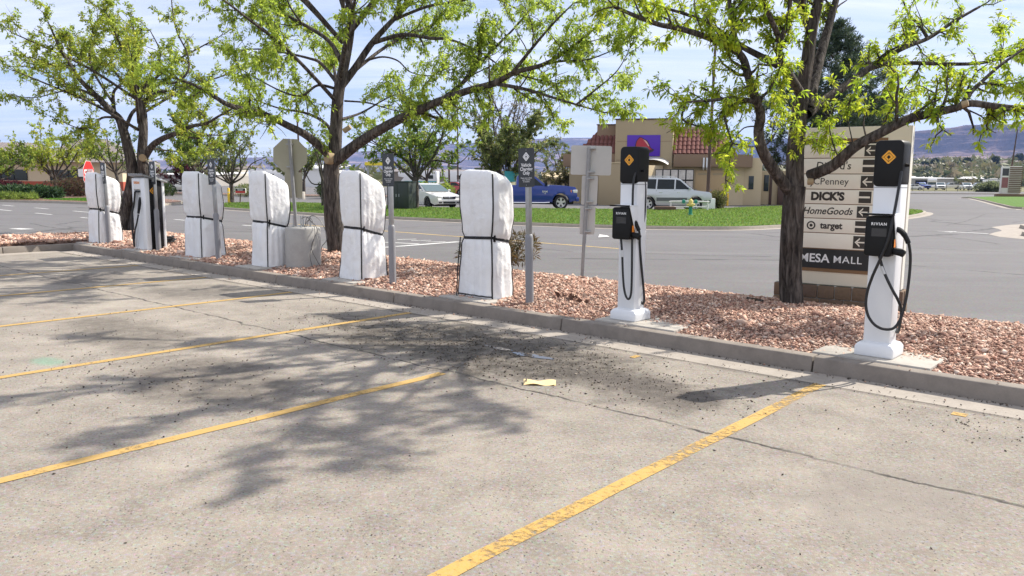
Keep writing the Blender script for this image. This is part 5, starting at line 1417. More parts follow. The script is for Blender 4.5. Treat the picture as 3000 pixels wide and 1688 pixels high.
# --- covers
def cover(name, pxl, pxr, py, D, H, slope, seed, label, tail=0.0, shoulder=0.0, hem=False):
    a0 = 7.42
    b1, b0 = KA(onA(pxl, py, a0))[1], KA(onA(pxr, py, a0))[1]
    W = b1 - b0; bc = (b0 + b1) / 2
    root = empty(name, KW(a0, bc, Z0), KROT, label, 'covered charger', 'chargers under white covers')
    NU, NV = 112, 64; rc = 0.13
    # walk round the footprint (x along kerb, y in): start front left, go right
    per = []
    hw = W / 2
    corners = [(-hw, 0), (hw, 0), (hw, D), (-hw, D)]
    lens = [W, D, W, D]; tot = sum(lens)
    marks = []
    for k in range(NU):
        s = tot * k / NU
        for e in range(4):
            if s <= lens[e]: break
            s -= lens[e]
        p, q = Vector(corners[e]), Vector(corners[(e + 1) % 4])
        P = p.lerp(q, s / lens[e])
        cxy = Vector((0, D / 2))
        # round the corner by pulling points near it inward
        dc = min(s, lens[e] - s); pull = max(0, 1 - dc / rc) ** 2 * rc * 0.46
        per.append((P, (P - cxy).normalized(), pull)); 
    V = []; 
    zw = 0.47
    def surf(k, v):
        P, nrm, pull = per[k % NU]
        yy = min(1, max(0, P.y / D))
        ztop = H - slope * yy - shoulder * max(0, P.x / hw) * yy
        z = v * ztop
        f = v
        # bulging bag over the box, drawn in at the strap, skirt below
        s = 1.0 + 0.05 * math.exp(-((f - 0.72) / 0.16) ** 2) - 0.08 * math.exp(-((f - zw) / 0.035) ** 2) - 0.07 * math.exp(-((f - zw) / 0.16) ** 2) + 0.05 * max(0, 0.30 - f) / 0.30
        top_r = max(0, (f - 0.91) / 0.09)
        s -= 0.11 * top_r ** 2.4
        x, y = P.x * s, D / 2 + (P.y - D / 2) * s
        th_ = math.atan2(P.y - D / 2, P.x)
        gather = math.exp(-abs(f - zw) / 0.13)
        near = math.exp(-((f - zw) / 0.025) ** 2)
        q = Vector((x * 4 + seed, y * 4, z * 2.6))
        d = 0.020 * mnoise.fractal(q * 0.6, 1.0, 2.0, 3)
        d += 0.040 * gather * mnoise.noise(Vector((th_ * 6 + seed, z * 0.9, 1.0))) * (1 - 0.7 * near)
        d += 0.030 * max(0, 0.30 - f) / 0.30 * mnoise.noise(Vector((th_ * 4 + seed * 3, 0.3, 2.0)))
        d += 0.016 * mnoise.noise(Vector((th_ * 5 + seed * 2, z * 0.7, 5.0)))
        rid = 1 - abs(mnoise.noise(Vector((x * 2.6 + seed * 2, y * 2.6, z * 1.9 + 3)))) * 3.2
        side = 1.0 if (P.x > hw * 0.98 or P.y > D * 0.98) else 0.35
        d += 0.010 * side * max(0, rid) ** 3
        d *= min(1, f / 0.03 + 0.5)
        r = nrm * (d - pull)
        return Vector((x + r.x, y + r.y, max(0.004, z - 0.022 * top_r ** 2)))
    for j in range(NV + 1):
        for k in range(NU): V.append(surf(k, j / NV))
    F = [(j * NU + k, j * NU + (k + 1) % NU, (j + 1) * NU + (k + 1) % NU, (j + 1) * NU + k) for j in range(NV) for k in range(NU)]
    base = NV * NU; c = Vector((0, D / 2, 0)); prev = base; NR = 6
    for r in range(1, NR + 1):
        st = len(V)
        for k in range(NU):
            p = V[base + k]; t = r / NR; q = p.lerp(Vector((0, D / 2, 0)), t); yy = min(1, max(0, q.y / D))
            q.z = H - slope * yy - shoulder * max(0, q.x / hw) * yy + 0.012 * math.sin(t * PI / 2) + 0.012 * mnoise.noise(Vector((q.x * 6 + seed, q.y * 6, 4)))
            V.append(q)
        F += [(prev + k, prev + (k + 1) % NU, st + (k + 1) % NU, st + k) for k in range(NU)]
        prev = st
    link_mesh('cover', np_mesh('cover', [tuple(v) for v in V], F, M['tarp'], smooth=True), root)
    # black piping down the corners
    cs = [0, round(NU * W / tot), round(NU * (W + D) / tot)]
    for ci in cs:
        pts = []
        for j in range(0, 49):
            v = 0.97 * j / 48
            P = surf(ci, v); n_ = per[ci][1]
            pts.append(P + Vector((n_.x, n_.y, 0)) * 0.004)
        mb = MB(); mb.tube(pts, 0.0105, 6); mb.build('seam_piping', M['black_tape'], root)
    if hem:
        pts = [surf(k, 0.012) + Vector((0, -0.006, 0.008)) for k in range(0, cs[1] + 1)]
        mb = MB(); mb.tube(pts, 0.009, 6); mb.build('hem_tape', M['black_tape'], root)
    # strap and buckle at the waist
    vs, fs = [], []
    for k in range(NU):
        P = surf(k, zw); n_ = Vector((per[k][1].x, per[k][1].y, 0)); dz = 0.012 * math.sin(2 * PI * k / NU + seed)
        for o, h in ((0.004, -0.019), (0.008, -0.019), (0.008, 0.019), (0.004, 0.019)): vs.append(P + n_ * o + Vector((0, 0, h + dz)))
    for k in range(NU):
        k2 = (k + 1) % NU
        for e in range(4): fs.append((4 * k + e, 4 * k2 + e, 4 * k2 + (e + 1) % 4, 4 * k + (e + 1) % 4))
    mb = MB(); mb.add(vs, fs); st = mb.build('strap', M['black_tape'], root)
    kb = max(0, cs[1] + 3)
    P = surf(kb, zw) + Vector((per[kb][1].x, per[kb][1].y, 0)) * 0.012
    mb = MB(); mb.box(-0.018, 0.018, -0.006, 0.008, -0.035, 0.05); mb.build('buckle', M['black_plastic'], root, bevel=0.003, loc=P)
    if tail:
        pts = [P + Vector((0.0, -0.006, -0.02)), P + Vector((-0.005, -0.02, -0.10)), P + Vector((-0.012, -0.018, -tail))]
        vs, fs = [], []
        cp = catmull(pts, 5)
        for q in cp:
            vs += [q + Vector((-0.013, 0, 0)), q + Vector((0.013, 0.004, 0)), q + Vector((0.013, 0.008, 0)), q + Vector((-0.013, 0.004, 0))]
        for i in range(len(cp) - 1):
            for e in range(4): fs.append((4 * i + e, 4 * i + (e + 1) % 4, 4 * i + 4 + (e + 1) % 4, 4 * i + 4 + e))
        mb = MB(); mb.add(vs, fs); mb.build('strap_tail', M['black_tape'], root)
    pad(A_KB + 0.006, 7.42 + D + 0.08, bc - W / 2 - 0.12, bc + W / 2 + 0.10)
    return root
cover('covered_charger', 1338, 1446, 872, 0.42, 1.66, 0.05, 5.3, 'charger under a broad flat-topped white cover with a hanging corner strap, nearest the uncovered pedestals', shoulder=0.10, hem=True)
cover('covered_charger', 992, 1058, 818, 0.54, 1.67, 0.24, 1.7, 'white covered charger in front of the tall locust trunk')
cover('covered_charger', 732, 783, 780, 0.54, 1.66, 0.24, 2.9, 'white covered charger beside the concrete pier, its strap end hanging down', tail=0.34)
cover('covered_charger', 538, 590, 750, 0.54, 1.66, 0.24, 4.1, 'white covered charger between the uncovered fast charger and the one by the concrete pier')
cover('covered_charger', 258, 290, 708, 0.58, 1.64, 0.22, 6.6, 'white covered charger at the island corner in front of the red stop sign')
# loose corner strap of the flat-topped cover
bq = KA(onA(1336, 870, 7.40))[1]
P0, P1 = locA(1346, 695, 7.40, 7.42, bq), locA(1339, 868, 7.38, 7.42, bq)
o5 = [o for o in bpy.data.objects if o.name.startswith('covered_charger')][0]
mb = MB(); A_, B_ = onA(1349, 694, 7.40), onA(1338, 869, 7.36); m_ = A_.lerp(B_, 0.5) - N_ * -0.012
mb.tube(catmull([A_, m_, B_], 6), 0.009, 6)
so_ = mb.build('corner_strap', M['black_tape'], o5); so_.matrix_parent_inverse = (Matrix.Translation(o5.location) @ Matrix.Rotation(KROT, 4, 'Z')).inverted()

# --- the uncovered fast charger
a0 = 7.42; bL, bR = KA(onA(392, 725, a0))[1], KA(onA(437, 729, a0))[1]
W = 0.60; bc = (bL + bR) / 2
pad(A_KB + 0.006, 7.95, bc - 0.42, bc + 0.42)
dc = empty('fast_charger', KW(a0, bc, Z0), KROT, 'tall white and black fast charger with a sloping canopy and no cover', 'charger')
D, H = 0.42, 1.50
mb = MB()                                              # white front shell: two pillars and a header round a recess
mb.box(-0.30, -0.215, 0, 0.10, 0, H); mb.box(0.10, 0.30, 0, 0.10, 0, H); mb.box(-0.217, 0.102, 0.002, 0.10, H - 0.24, H - 0.002)
mb.build('front_shell', M['white_paint'], dc, bevel=0.014, seg=3)
mb = MB()
vs, fs = [], []
for j in range(13):                                     # swelling lower panel inside the recess
    z = (H - 0.24) * j / 12; y = 0.075 - 0.055 * (1 - j / 12) ** 2
    vs += [(-0.215, y, z), (0.10, y, z)]
fs = [(2*j, 2*j+1, 2*j+3, 2*j+2) for j in range(12)]
mb.add(vs, fs); mb.build('recess_panel', M['white_paint'], dc)
mb = MB(); mb.box(-0.292, 0.292, 0.102, D - 0.06, 0.0, H - 0.03); mb.build('cabinet', M['black_plastic'], dc, bevel=0.01)
mb = MB(); mb.box(-0.30, 0.30, D - 0.058, D, 0, H - 0.06); mb.build('back_shell', M['white_paint'], dc, bevel=0.014, seg=3)
mb = MB()
mb.add([(-0.34, -0.05, H + 0.045), (0.33, -0.05, H + 0.045), (0.33, D + 0.06, H - 0.10), (-0.34, D + 0.06, H - 0.10), (-0.34, -0.05, H + 0.085), (0.33, -0.05, H + 0.085), (0.33, D + 0.06, H - 0.06), (-0.34, D + 0.06, H - 0.06)],
       [(0,3,2,1),(4,5,6,7),(0,1,5,4),(1,2,6,5),(2,3,7,6),(3,0,4,7)])
for k in range(9): x = -0.32 + 0.08 * k; mb.box(x, x + 0.03, -0.056, -0.046, H + 0.07, H + 0.098)
mb.box(-0.26, 0.26, 0.04, 0.30, H - 0.03, H + 0.02)
mb.build('canopy', M['dull_galv'], dc, bevel=0.004)
text('RIVIAN', 0.075, M['orange_label'], dc, (-0.06, -0.0015, H - 0.10), bold=0.002, spacing=1.15)
mb = MB(); mb.box(-0.20, 0.08, 0.015, 0.03, H - 0.30, H - 0.262); mb.build('cable_slot', M['black_plastic'], dc)
mb = MB(); mb.tube(catmull([(-0.16, 0.0, H - 0.29), (-0.20, -0.02, H - 0.55), (-0.245, -0.05, 0.70), (-0.25, -0.055, 0.30), (-0.24, -0.04, 0.06)], 6), 0.020, 8); mb.build('cable', M['rubber'], dc)
mb = MB(); mb.tube(catmull([(0.075, 0.0, H - 0.40), (0.078, -0.03, H - 0.60), (0.06, -0.05, H - 0.74)], 5), [0.02, 0.025, 0.03, 0.032, 0.032, 0.03, 0.03, 0.028, 0.026, 0.024, 0.024], 10); mb.build('connector', M['black_plastic'], dc)
mb = MB(); mb.tube(catmull([(0.06, -0.05, H - 0.76), (-0.02, -0.06, H - 0.95), (-0.12, -0.06, 0.40), (-0.20, -0.055, 0.20), (-0.22, -0.05, 0.04)], 6), 0.017, 8); mb.build('cable', M['rubber'], dc)
sg = MB(); d_ = 0.075
sg.add([(0.2945, 0.175 + y, H - 0.26 + z) for y, z in ((-d_, 0), (0, -d_), (d_, 0), (0, d_))] + [(0.2985, 0.175 + y, H - 0.26 + z) for y, z in ((-d_, 0), (0, -d_), (d_, 0), (0, d_))], [(0,1,2,3)[::-1], (4,5,6,7)] + [(i, (i+1) % 4, 4 + (i+1) % 4, 4 + i) for i in range(4)])
sg.build('emblem', M['orange'], dc)
sg = MB(); d2 = 0.05
sg.add([(0.2995, 0.175 + y, H - 0.26 + z) for y, z in ((-d2, 0), (0, -d2), (d2, 0), (0, d2), (-d2*.7, 0), (0, -d2*.7), (d2*.7, 0), (0, d2*.7))], [(0,1,5,4),(1,2,6,5),(2,3,7,6),(3,0,4,7)])
sg.build('emblem_ring', M['ink'], dc)
# heap of slack cable behind it
hp = MB(); g_ = np.random.default_rng(3); pp = []
for k in range(60):
    an = k * 0.42; rr = 0.16 + 0.05 * math.sin(k * 0.7)
    pp.append(KW(8.25 + rr * math.cos(an) * 0.9, bc + 0.62 + rr * math.sin(an) * 1.3, 0.24 + 0.0022 * k))
hp.tube(pp, 0.017, 6)
tag(hp.build('cable_heap', M['rubber']), 'heap of slack black cable on the gravel behind the uncovered fast charger', 'cable')

# --- concrete pier with anchor bolts and bare wires
pb = KW(7.95, KA(onA(890, 790, 7.95))[1], 0.12)
pr = empty('concrete_pier', pb, 0, 'round raw concrete pier with four anchor bolts and loose wires on top', 'concrete pier')
mb = MB(); mb.lathe([(0.300, 0.0), (0.302, 0.3), (0.298, 0.70), (0.290, 0.725), (0.275, 0.735), (0.0, 0.737)], 48); mb.build('shaft', M['pier'], pr, smooth=45)
for x, y in ((-0.13, -0.10), (0.02, -0.17), (0.13, 0.02), (-0.02, 0.12)):
    mb = MB(); mb.tube([(x, y, 0.70), (x, y, 0.93)], 0.011, 8); mb.lathe([(0.02, 0.74), (0.02, 0.762)], 6, cx=x, cy=y); mb.build('anchor_bolt', M['galv'], pr)
g_ = np.random.default_rng(5)
for k, pts in enumerate([[(0.05, -0.05, 0.72), (0.10, -0.08, 0.90), (0.22, -0.20, 0.86), (0.28, -0.28, 0.62), (0.20, -0.33, 0.30), (0.24, -0.33, 0.05)],
                         [(0.03, -0.03, 0.72), (0.14, -0.10, 0.86), (0.30, -0.20, 0.70), (0.22, -0.31, 0.42), (0.30, -0.27, 0.18), (0.36, -0.22, 0.05)],
                         [(0.06, 0.0, 0.72), (0.16, 0.0, 0.93), (0.34, -0.04, 0.82), (0.44, -0.10, 0.55), (0.36, -0.16, 0.40), (0.38, -0.20, 0.28)],
                         [(0.0, 0.02, 0.72), (-0.02, -0.02, 0.86), (0.10, -0.10, 0.91), (0.20, -0.10, 0.80)]]):
    mb = MB(); mb.tube(catmull(pts, 6), 0.006, 5); mb.build('wire', M['wire'], pr)

# ------------------------------------------------------------------ signs on the island
def charging_sign(px, py, top_px, a0, label, lean=0.0):
    b0 = KA(onA(px, py, a0))[1]
    root = empty('charging_sign', KW(a0, b0, gz(a0, b0) - 0.02), KROT, label, 'sign', 'vehicle charging signs')
    top = locA(*top_px, a0, a0, b0, root.location.z)
    H = top.z; root.rotation_euler = (0, math.atan2(top.x, H), KROT)
    mb = MB(); mb.lathe([(0.052, 0.0), (0.052, 0.84), (0.046, 0.872), (0.036, 0.885)], 20); mb.build('sleeve', M['sign_grey'], root)
    mb = MB(); mb.box(-0.029, 0.029, -0.029, 0.029, 0.80, H - 0.02); mb.build('post', M['galv'], root, bevel=0.004)
    mb = MB(); mb.prism(rbox_outline(0.255, 0.475, 0.018, 4, 0, H - 0.2375), -0.038, -0.0335); pn = mb.build('panel', M['sign_black'], root)
    chevrons(root, 0.115, 0, -0.0405, H - 0.105, M['white_print'])
    for s, z, sz in (('Vehicle', -0.208, 0.060), ('Charging', -0.257, 0.060), ('Only', -0.306, 0.060)):
        text(s, sz, M['white_print'], root, (0, -0.0392, H + z), bold=0.0012, sx=0.92)
    for s, z in (('Please move vehicle', -0.365), ('upon charging', -0.387), ('is complete', -0.409)):
        text(s, 0.0225, M['grey_print'], root, (0, -0.0392, H + z), bold=0.0004)
    for z in (-0.024, -0.452):
        mb = MB(); mb.lathe([(0.005, -0.041), (0.005, -0.038)], 8, cx=0, cy=H + z, axis='y'); mb.build('bolt', M['galv'], root)
    return root
charging_sign(1552, 891, (1547, 434), 7.56, 'vehicle charging only sign beside the flat-topped covered charger')
charging_sign(1151, 832, (1142, 450), 7.60, 'vehicle charging only sign next to the covered charger by the tall locust')
charging_sign(641, 760, (622, 466), 7.58, 'vehicle charging only sign between the covered charger by the pier and the next one')
charging_sign(465, 731, (449, 473), 7.62, 'vehicle charging only sign against the black side of the uncovered fast charger')
charging_sign(320, 712, (304, 477), 7.62, 'vehicle charging only sign in front of the covered charger at the island corner')

# back of the parking sign: three plates on one post
bS = G(1706, 802, 0.19); YS = bS.y
root = empty('road_sign', bS + Vector((0, 0, -0.05)), 0, 'grey backs of three plates on one leaning galvanised post', 'sign')
top = at(1727, 430, YS) - root.location
lv = lambda x, y, d=0.0: at(x, y, YS + d) - root.location
mb = MB(); mb.tube([(0, 0, 0), top], 0.030, 14); mb.build('post', M['dull_galv'], root)
def plate(name, x0, x1, y0, y1, dx, r):
    P = [lv(x0, y0, 0.05), lv(x1, y0 + dx, 0.05), lv(x1 - 3, y1 + dx, 0.05), lv(x0 - 3, y1, 0.05)]
    w = (P[1] - P[0]).length; h = (P[3] - P[0]).length
    c = (P[0] + P[1] + P[2] + P[3]) / 4
    ex = (P[1] - P[0]).normalized(); ez = (P[0] - P[3]).normalized(); ey = ez.cross(ex).normalized(); ex = ey.cross(ez)
    mb = MB(); mb.prism(rbox_outline(w, h, r, 5), -0.0015, 0.0015)
    o = mb.build(name, M['alu_back'], root)
    Mx = Matrix((( ex.x, ey.x, ez.x, c.x), (ex.y, ey.y, ez.y, c.y), (ex.z, ey.z, ez.z, c.z), (0, 0, 0, 1)))
    o.matrix_local = Mx
    for k in (-1, 1):
        mb = MB(); mb.box(-0.055, 0.055, -0.085, -0.004, k * h * 0.40 - 0.012, k * h * 0.40 + 0.012); mb.box(-0.07, 0.07, -0.012, -0.002, k * h * 0.40 - 0.015, k * h * 0.40 + 0.015)
        q = mb.build('clamp', M['galv'], root, bevel=0.003); q.matrix_local = Mx
    return o
plate('plate', 1674, 1793, 427, 513, 0, 0.03)
plate('plate', 1705, 1752, 515, 600, 0, 0.02)
plate('plate', 1700, 1745, 603, 687, 0, 0.02)

# back of the stop sign beyond the island
bS = KW(10.3, 15.5, 0.05); YS = bS.y
root = empty('stop_sign', bS, 0, 'dull grey back of an octagonal stop sign with a narrow plate below it', 'sign')
lv = lambda x, y, d=0.0: at(x, y, YS + d) - root.location
mb = MB(); mb.tube([(0, 0, -0.05), lv(848, 408)], 0.040, 12); mb.build('post', M['dull_galv'], root)
c = lv(850, 456, 0.06); R_ = 0.37 / math.cos(PI / 8)
mb = MB(); mb.prism([(R_ * math.cos(PI / 8 + k * PI / 4), R_ * math.sin(PI / 8 + k * PI / 4)) for k in range(8)], -0.002, 0.002)
mb.build('octagon_plate', M['stop_back'], root, loc=c, rot=(0, 0.03, 0.10))
c = lv(860, 542, 0.06)
mb = MB(); mb.prism(rbox_outline(0.39, 0.57, 0.03), -0.002, 0.002); mb.build('lower_plate', M['stop_back'], root, loc=c, rot=(0, 0.03, 0.10))
for z in (0.25, -0.25):
    mb = MB(); mb.box(-0.07, 0.07, -0.07, -0.003, z - 0.015, z + 0.015); mb.build('clamp', M['galv'], root, loc=lv(850, 456, 0.06))

# red stop sign at the island corner
bS = KW(8.515, 22.42, 0.14); YS = bS.y
root = empty('stop_sign', bS, math.radians(97), 'red stop sign turned sideways behind the covered charger at the island corner', 'sign')
lean = 0.05
mb = MB(); mb.tube([(0, 0, -0.1), (-lean, 0, 1.9)], 0.028, 10); mb.build('post', M['dull_galv'], root)
R_ = 0.355 / math.cos(PI / 8); zc = 1.60
mb = MB(); mb.prism([(R_ * math.cos(PI / 8 + k * PI / 4), R_ * math.sin(PI / 8 + k * PI / 4)) for k in range(8)], -0.034, -0.030); mb.build('octagon_border', M['white_print'], root, loc=(-0.04, 0, zc))
mb = MB(); mb.prism([(R_ * 0.97 * math.cos(PI / 8 + k * PI / 4), R_ * 0.97 * math.sin(PI / 8 + k * PI / 4)) for k in range(8)], -0.0365, -0.0342); mb.build('octagon_face', M['stop_red'], root, loc=(-0.04, 0, zc))
text('STOP', 0.32, M['white_print'], root, (-0.04, -0.0375, zc), bold=0.006, sx=0.78)
mb = MB(); mb.prism(rbox_outline(0.46, 0.20, 0.02), 0.03, 0.034); mb.build('name_plate', M['white_print'], root, loc=(-0.10, 0.0, zc + 0.04), rot=(0, 0, 1.2))

# ------------------------------------------------------------------ the mall directory sign
pA, pB = G(2275, 862, 0.16), G(2530, 884, 0.16)
ux = (pB - pA).normalized(); rz = math.atan2(ux.y, ux.x)
nrm = Vector((ux.y, -ux.x, 0))
P0 = pA + nrm * -0.10                                   # face plane stands 10 cm behind the stone base front
P0.z = 0.12
root = empty('directory_sign', P0, rz, 'cream mall directory sign with store names and arrows on a stone base', 'sign')
def ml(x, y, d=0.0):                                    # photo pixel -> sign frame, on the face plane moved d to the back
    P = onplane(x, y, P0 - nrm * d, nrm) - P0
    return Vector((P.dot(ux), d, P.z))
zt = lambda zx, zy: (2340 + zx / 2.588, 360 + zy / 2.588)
xl, xr = ml(2292, 700).x, ml(2647, 700).x
z_top = ml(2480, 372).z; z_bot = ml(*zt(300, 1235)).z
mb = MB(); mb.box(xl, xr, 0.0, 0.20, z_bot, z_top); mb.build('body', M['cream'], root, bevel=0.006)
mb = MB(); mb.box(xr + 0.001, xr + 0.012, 0.004, 0.197, z_bot + 0.004, z_top - 0.004); mb.build('end_panel', M['sign_white'], root)
zl = lambda zy, zx=280: ml(*zt(zx, zy)).z
pxl, pxr = ml(2338, 560).x - 0.02, ml(2583, 560).x
rows = [('', 160, 268), ("Dillard's", 268, 388), ('JCPenney', 388, 505), ("DICK'S", 505, 617), ('HomeGoods', 617, 727), ('target', 727, 838), ('', 838, 958)]
fr = MB(); zf0, zf1 = zl(1135), zl(120)
fr.box(pxl - 0.035, pxr + 0.035, -0.012, -0.001, zf0, zf1); fr.build('bronze_frame', M['bronze'], root)
mb = MB(); mb.box(pxl, pxr, -0.016, -0.0125, zl(160) , zl(148)); mb.build('dark_slot', M['black_panel'], root)
arrow_dir = ['left', 'right', 'left', 'right', 'left', 'right', 'left']
for k, (s, y0, y1) in enumerate(rows):
    za, zb = zl(y0 + 3), zl(y1 - 3)
    mb = MB(); mb.box(pxl, pxr, -0.022, -0.0125, zb, za); pnl = mb.build('name_panel', M['panel'], root, bevel=0.002)
    h = za - zb; zc = (za + zb) / 2
    xa = ml(*zt(530 - 7 * k, 0)).x
    # arrow square with a pale arrow
    hs = min(h * 0.82, 0.17)
    mb = MB(); mb.box(xa - 0.02, xa - 0.02 + hs, -0.0255, -0.0225, zc - hs / 2, zc + hs / 2); mb.build('arrow_square', M['ink'], root)
    if k in (1, 3, 5):
        mb = MB(); mb.box(xa - 0.02, xa - 0.02 + hs * 0.9, -0.028, -0.026, zc - hs * .08, zc + hs * .08); mb.build('arrow', M['panel'], root)
    else:
        cx = xa - 0.02 + hs * 0.12; w = hs * 0.38
        mb = MB()
        mb.prism([(cx, zc), (cx + w, zc + w), (cx + w, zc + w * .62), (cx + w * .38, zc), (cx + w, zc - w * .62), (cx + w, zc - w)], -0.028, -0.026)
        mb.box(cx + w * .5, cx + hs * .75, -0.0285, -0.0262, zc - w * .14, zc + w * .14)
        mb.build('arrow', M['panel'], root)
    xm = ml(*zt(270 - 3 * k, 0)).x
    if s == "Dillard's": text(s, h * 0.72, M['ink'], root, (xm + 0.03, -0.0232, zc), bold=0.001, shear=0.12, sx=0.95)
    elif s == 'JCPenney': text(s, h * 0.66, M['ink'], root, (xm, -0.0232, zc), sx=0.98)
    elif s == "DICK'S": text(s, h * 0.78, M['ink'], root, (xm - 0.01, -0.0232, zc), bold=0.008, sx=0.98)
    elif s == 'HomeGoods': text(s, h * 0.72, M['ink'], root, (xm, -0.0232, zc), bold=0.002, shear=0.3, sx=0.92)
    elif s == 'target':
        text(s, h * 0.66, M['ink'], root, (xm + 0.07, -0.0232, zc), bold=0.004, sx=0.96)
        cx = ml(*zt(143, 0)).x; r = h * 0.31
        mb = MB(); n = 32
        vs = [(cx + rr * math.cos(2*PI*i/n), -0.0245, zc + rr * math.sin(2*PI*i/n)) for rr in (r, r * 0.68) for i in range(n)]
        mb.add(vs, [(i, (i+1) % n, n + (i+1) % n, n + i) for i in range(n)])
        mb.add([(cx + r * 0.36 * math.cos(2*PI*i/n), -0.0245, zc + r * 0.36 * math.sin(2*PI*i/n)) for i in range(n)], [tuple(range(n))])
        mb.build('bullseye_mark', M['ink'], root)
    elif k == 0:
        pts = [(xm - 0.16, zc - 0.03), (xm - 0.19, zc + 0.02), (xm - 0.13, zc + 0.06), (xm - 0.09, zc + 0.03)]
        mb = MB(); mb.tube(catmull([(x, -0.0245, z) for x, z in pts], 6), 0.006, 6); mb.build('script_lettering', M['ink'], root)
za, zb = zl(962), zl(1108)
mb = MB(); mb.box(pxl, pxr, -0.020, -0.0125, zb, za); mb.build('mall_panel', M['black_panel'], root)
zc = (za + zb) / 2
text('MESA', (za - zb) * 0.62, M['white_print'], root, (ml(*zt(182, 0)).x, -0.0212, zc), bold=0.003, sx=1.02)
text('MALL', (za - zb) * 0.52, M['white_print'], root, (ml(*zt(440, 0)).x, -0.0212, zc - 0.004), bold=0.0005, sx=1.05, spacing=1.1)
# stone base, block by block
base = empty('stone_base'); base.parent = root
g_ = np.random.default_rng(9)
zb0, zb1 = -0.10, z_bot - 0.002
for row in range(2):
    z0 = zb0 + (zb1 - zb0) * (0 if row == 0 else 0.42); z1 = zb0 + (zb1 - zb0) * (0.42 if row == 0 else 1.0)
    x = xl - 0.06
    while x < xr + 0.05:
        w = min(g_.uniform(0.16, 0.36), xr + 0.06 - x)
        if w < 0.06: break
        f = g_.uniform(-0.012, 0.012)
        mb = MB(); mb.box(x + 0.005, x + w - 0.005, -0.10 + f, 0.0, z0 + 0.004, z1 - 0.004); mb.build('stone', M['sandstone'], base, bevel=0.012, seg=2)
        x += w
    for sx_, nm in ((xr + 0.06, 1),):
        for yy in (0.0, 0.13):
            mb = MB(); mb.box(sx_ - 0.10, sx_ + g_.uniform(-0.01, 0.012), yy + 0.006, yy + 0.126, z0 + 0.004, z1 - 0.004); mb.build('stone', M['sandstone'], base, bevel=0.012, seg=2)
mb = MB(); mb.box(xl - 0.055, xr + 0.02, -0.07, 0.25, zb0, zb1 - 0.004); mb.build('mortar_core', M['pier'], base)

# ------------------------------------------------------------------ vehicles
def arch(cx, r, z0, n=9):
    """wheel-arch points, front to back order chosen by the caller: from +x side over the top to -x side"""
    zs = max(-r, z0 - r * 0.98)
    out = []
    for k in range(n + 1):
        an = PI * k / n
        out.append((cx + r * math.cos(an), z0 + (r * math.sin(an))))
    return out
def car_part(name, outline, hw, wfun, mtl, parent, zcuts=(), xcuts=(), bevel=0.03, seg=2):
    """side outline (x,z) pushed across the car, then shaped in width by wfun(x,z)"""
    bm = bmesh.new()
    L = [bm.verts.new((x, -1, z)) for x, z in outline]; R = [bm.verts.new((x, 1, z)) for x, z in outline]
    n = len(outline)
    bm.faces.new(L); bm.faces.new(R[::-1])
    for i in range(n): bm.faces.new((L[i], R[i], R[(i + 1) % n], L[(i + 1) % n]))
    bmesh.ops.recalc_face_normals(bm, faces=bm.faces)
    bmesh.ops.triangulate(bm, faces=[f for f in bm.faces if len(f.verts) > 4])
    for z in zcuts:
        bmesh.ops.bisect_plane(bm, geom=bm.verts[:] + bm.edges[:] + bm.faces[:], plane_co=(0, 0, z), plane_no=(0, 0, 1))
    for x in xcuts:
        bmesh.ops.bisect_plane(bm, geom=bm.verts[:] + bm.edges[:] + bm.faces[:], plane_co=(x, 0, 0), plane_no=(1, 0, 0))
    for y in (-0.5, 0.0, 0.5):
        bmesh.ops.bisect_plane(bm, geom=bm.verts[:] + bm.edges[:] + bm.faces[:], plane_co=(0, y, 0), plane_no=(0, 1, 0))
    for v in bm.verts: v.co.y *= hw * wfun(v.co.x, v.co.z)
    if bevel:
        eds = [e for e in bm.edges if len(e.link_faces) == 2 and e.calc_face_angle(0) > 0.6]
        bmesh.ops.bevel(bm, geom=eds, offset=bevel, segments=seg, profile=0.6, affect='EDGES', clamp_overlap=True)
    me = bpy.data.meshes.new(name); bm.to_mesh(me); bm.free(); me.materials.append(mtl)
    me.polygons.foreach_set('use_smooth', [True] * len(me.polygons)); me.set_sharp_from_angle(angle=math.radians(38))
    return link_mesh(name, me, parent)
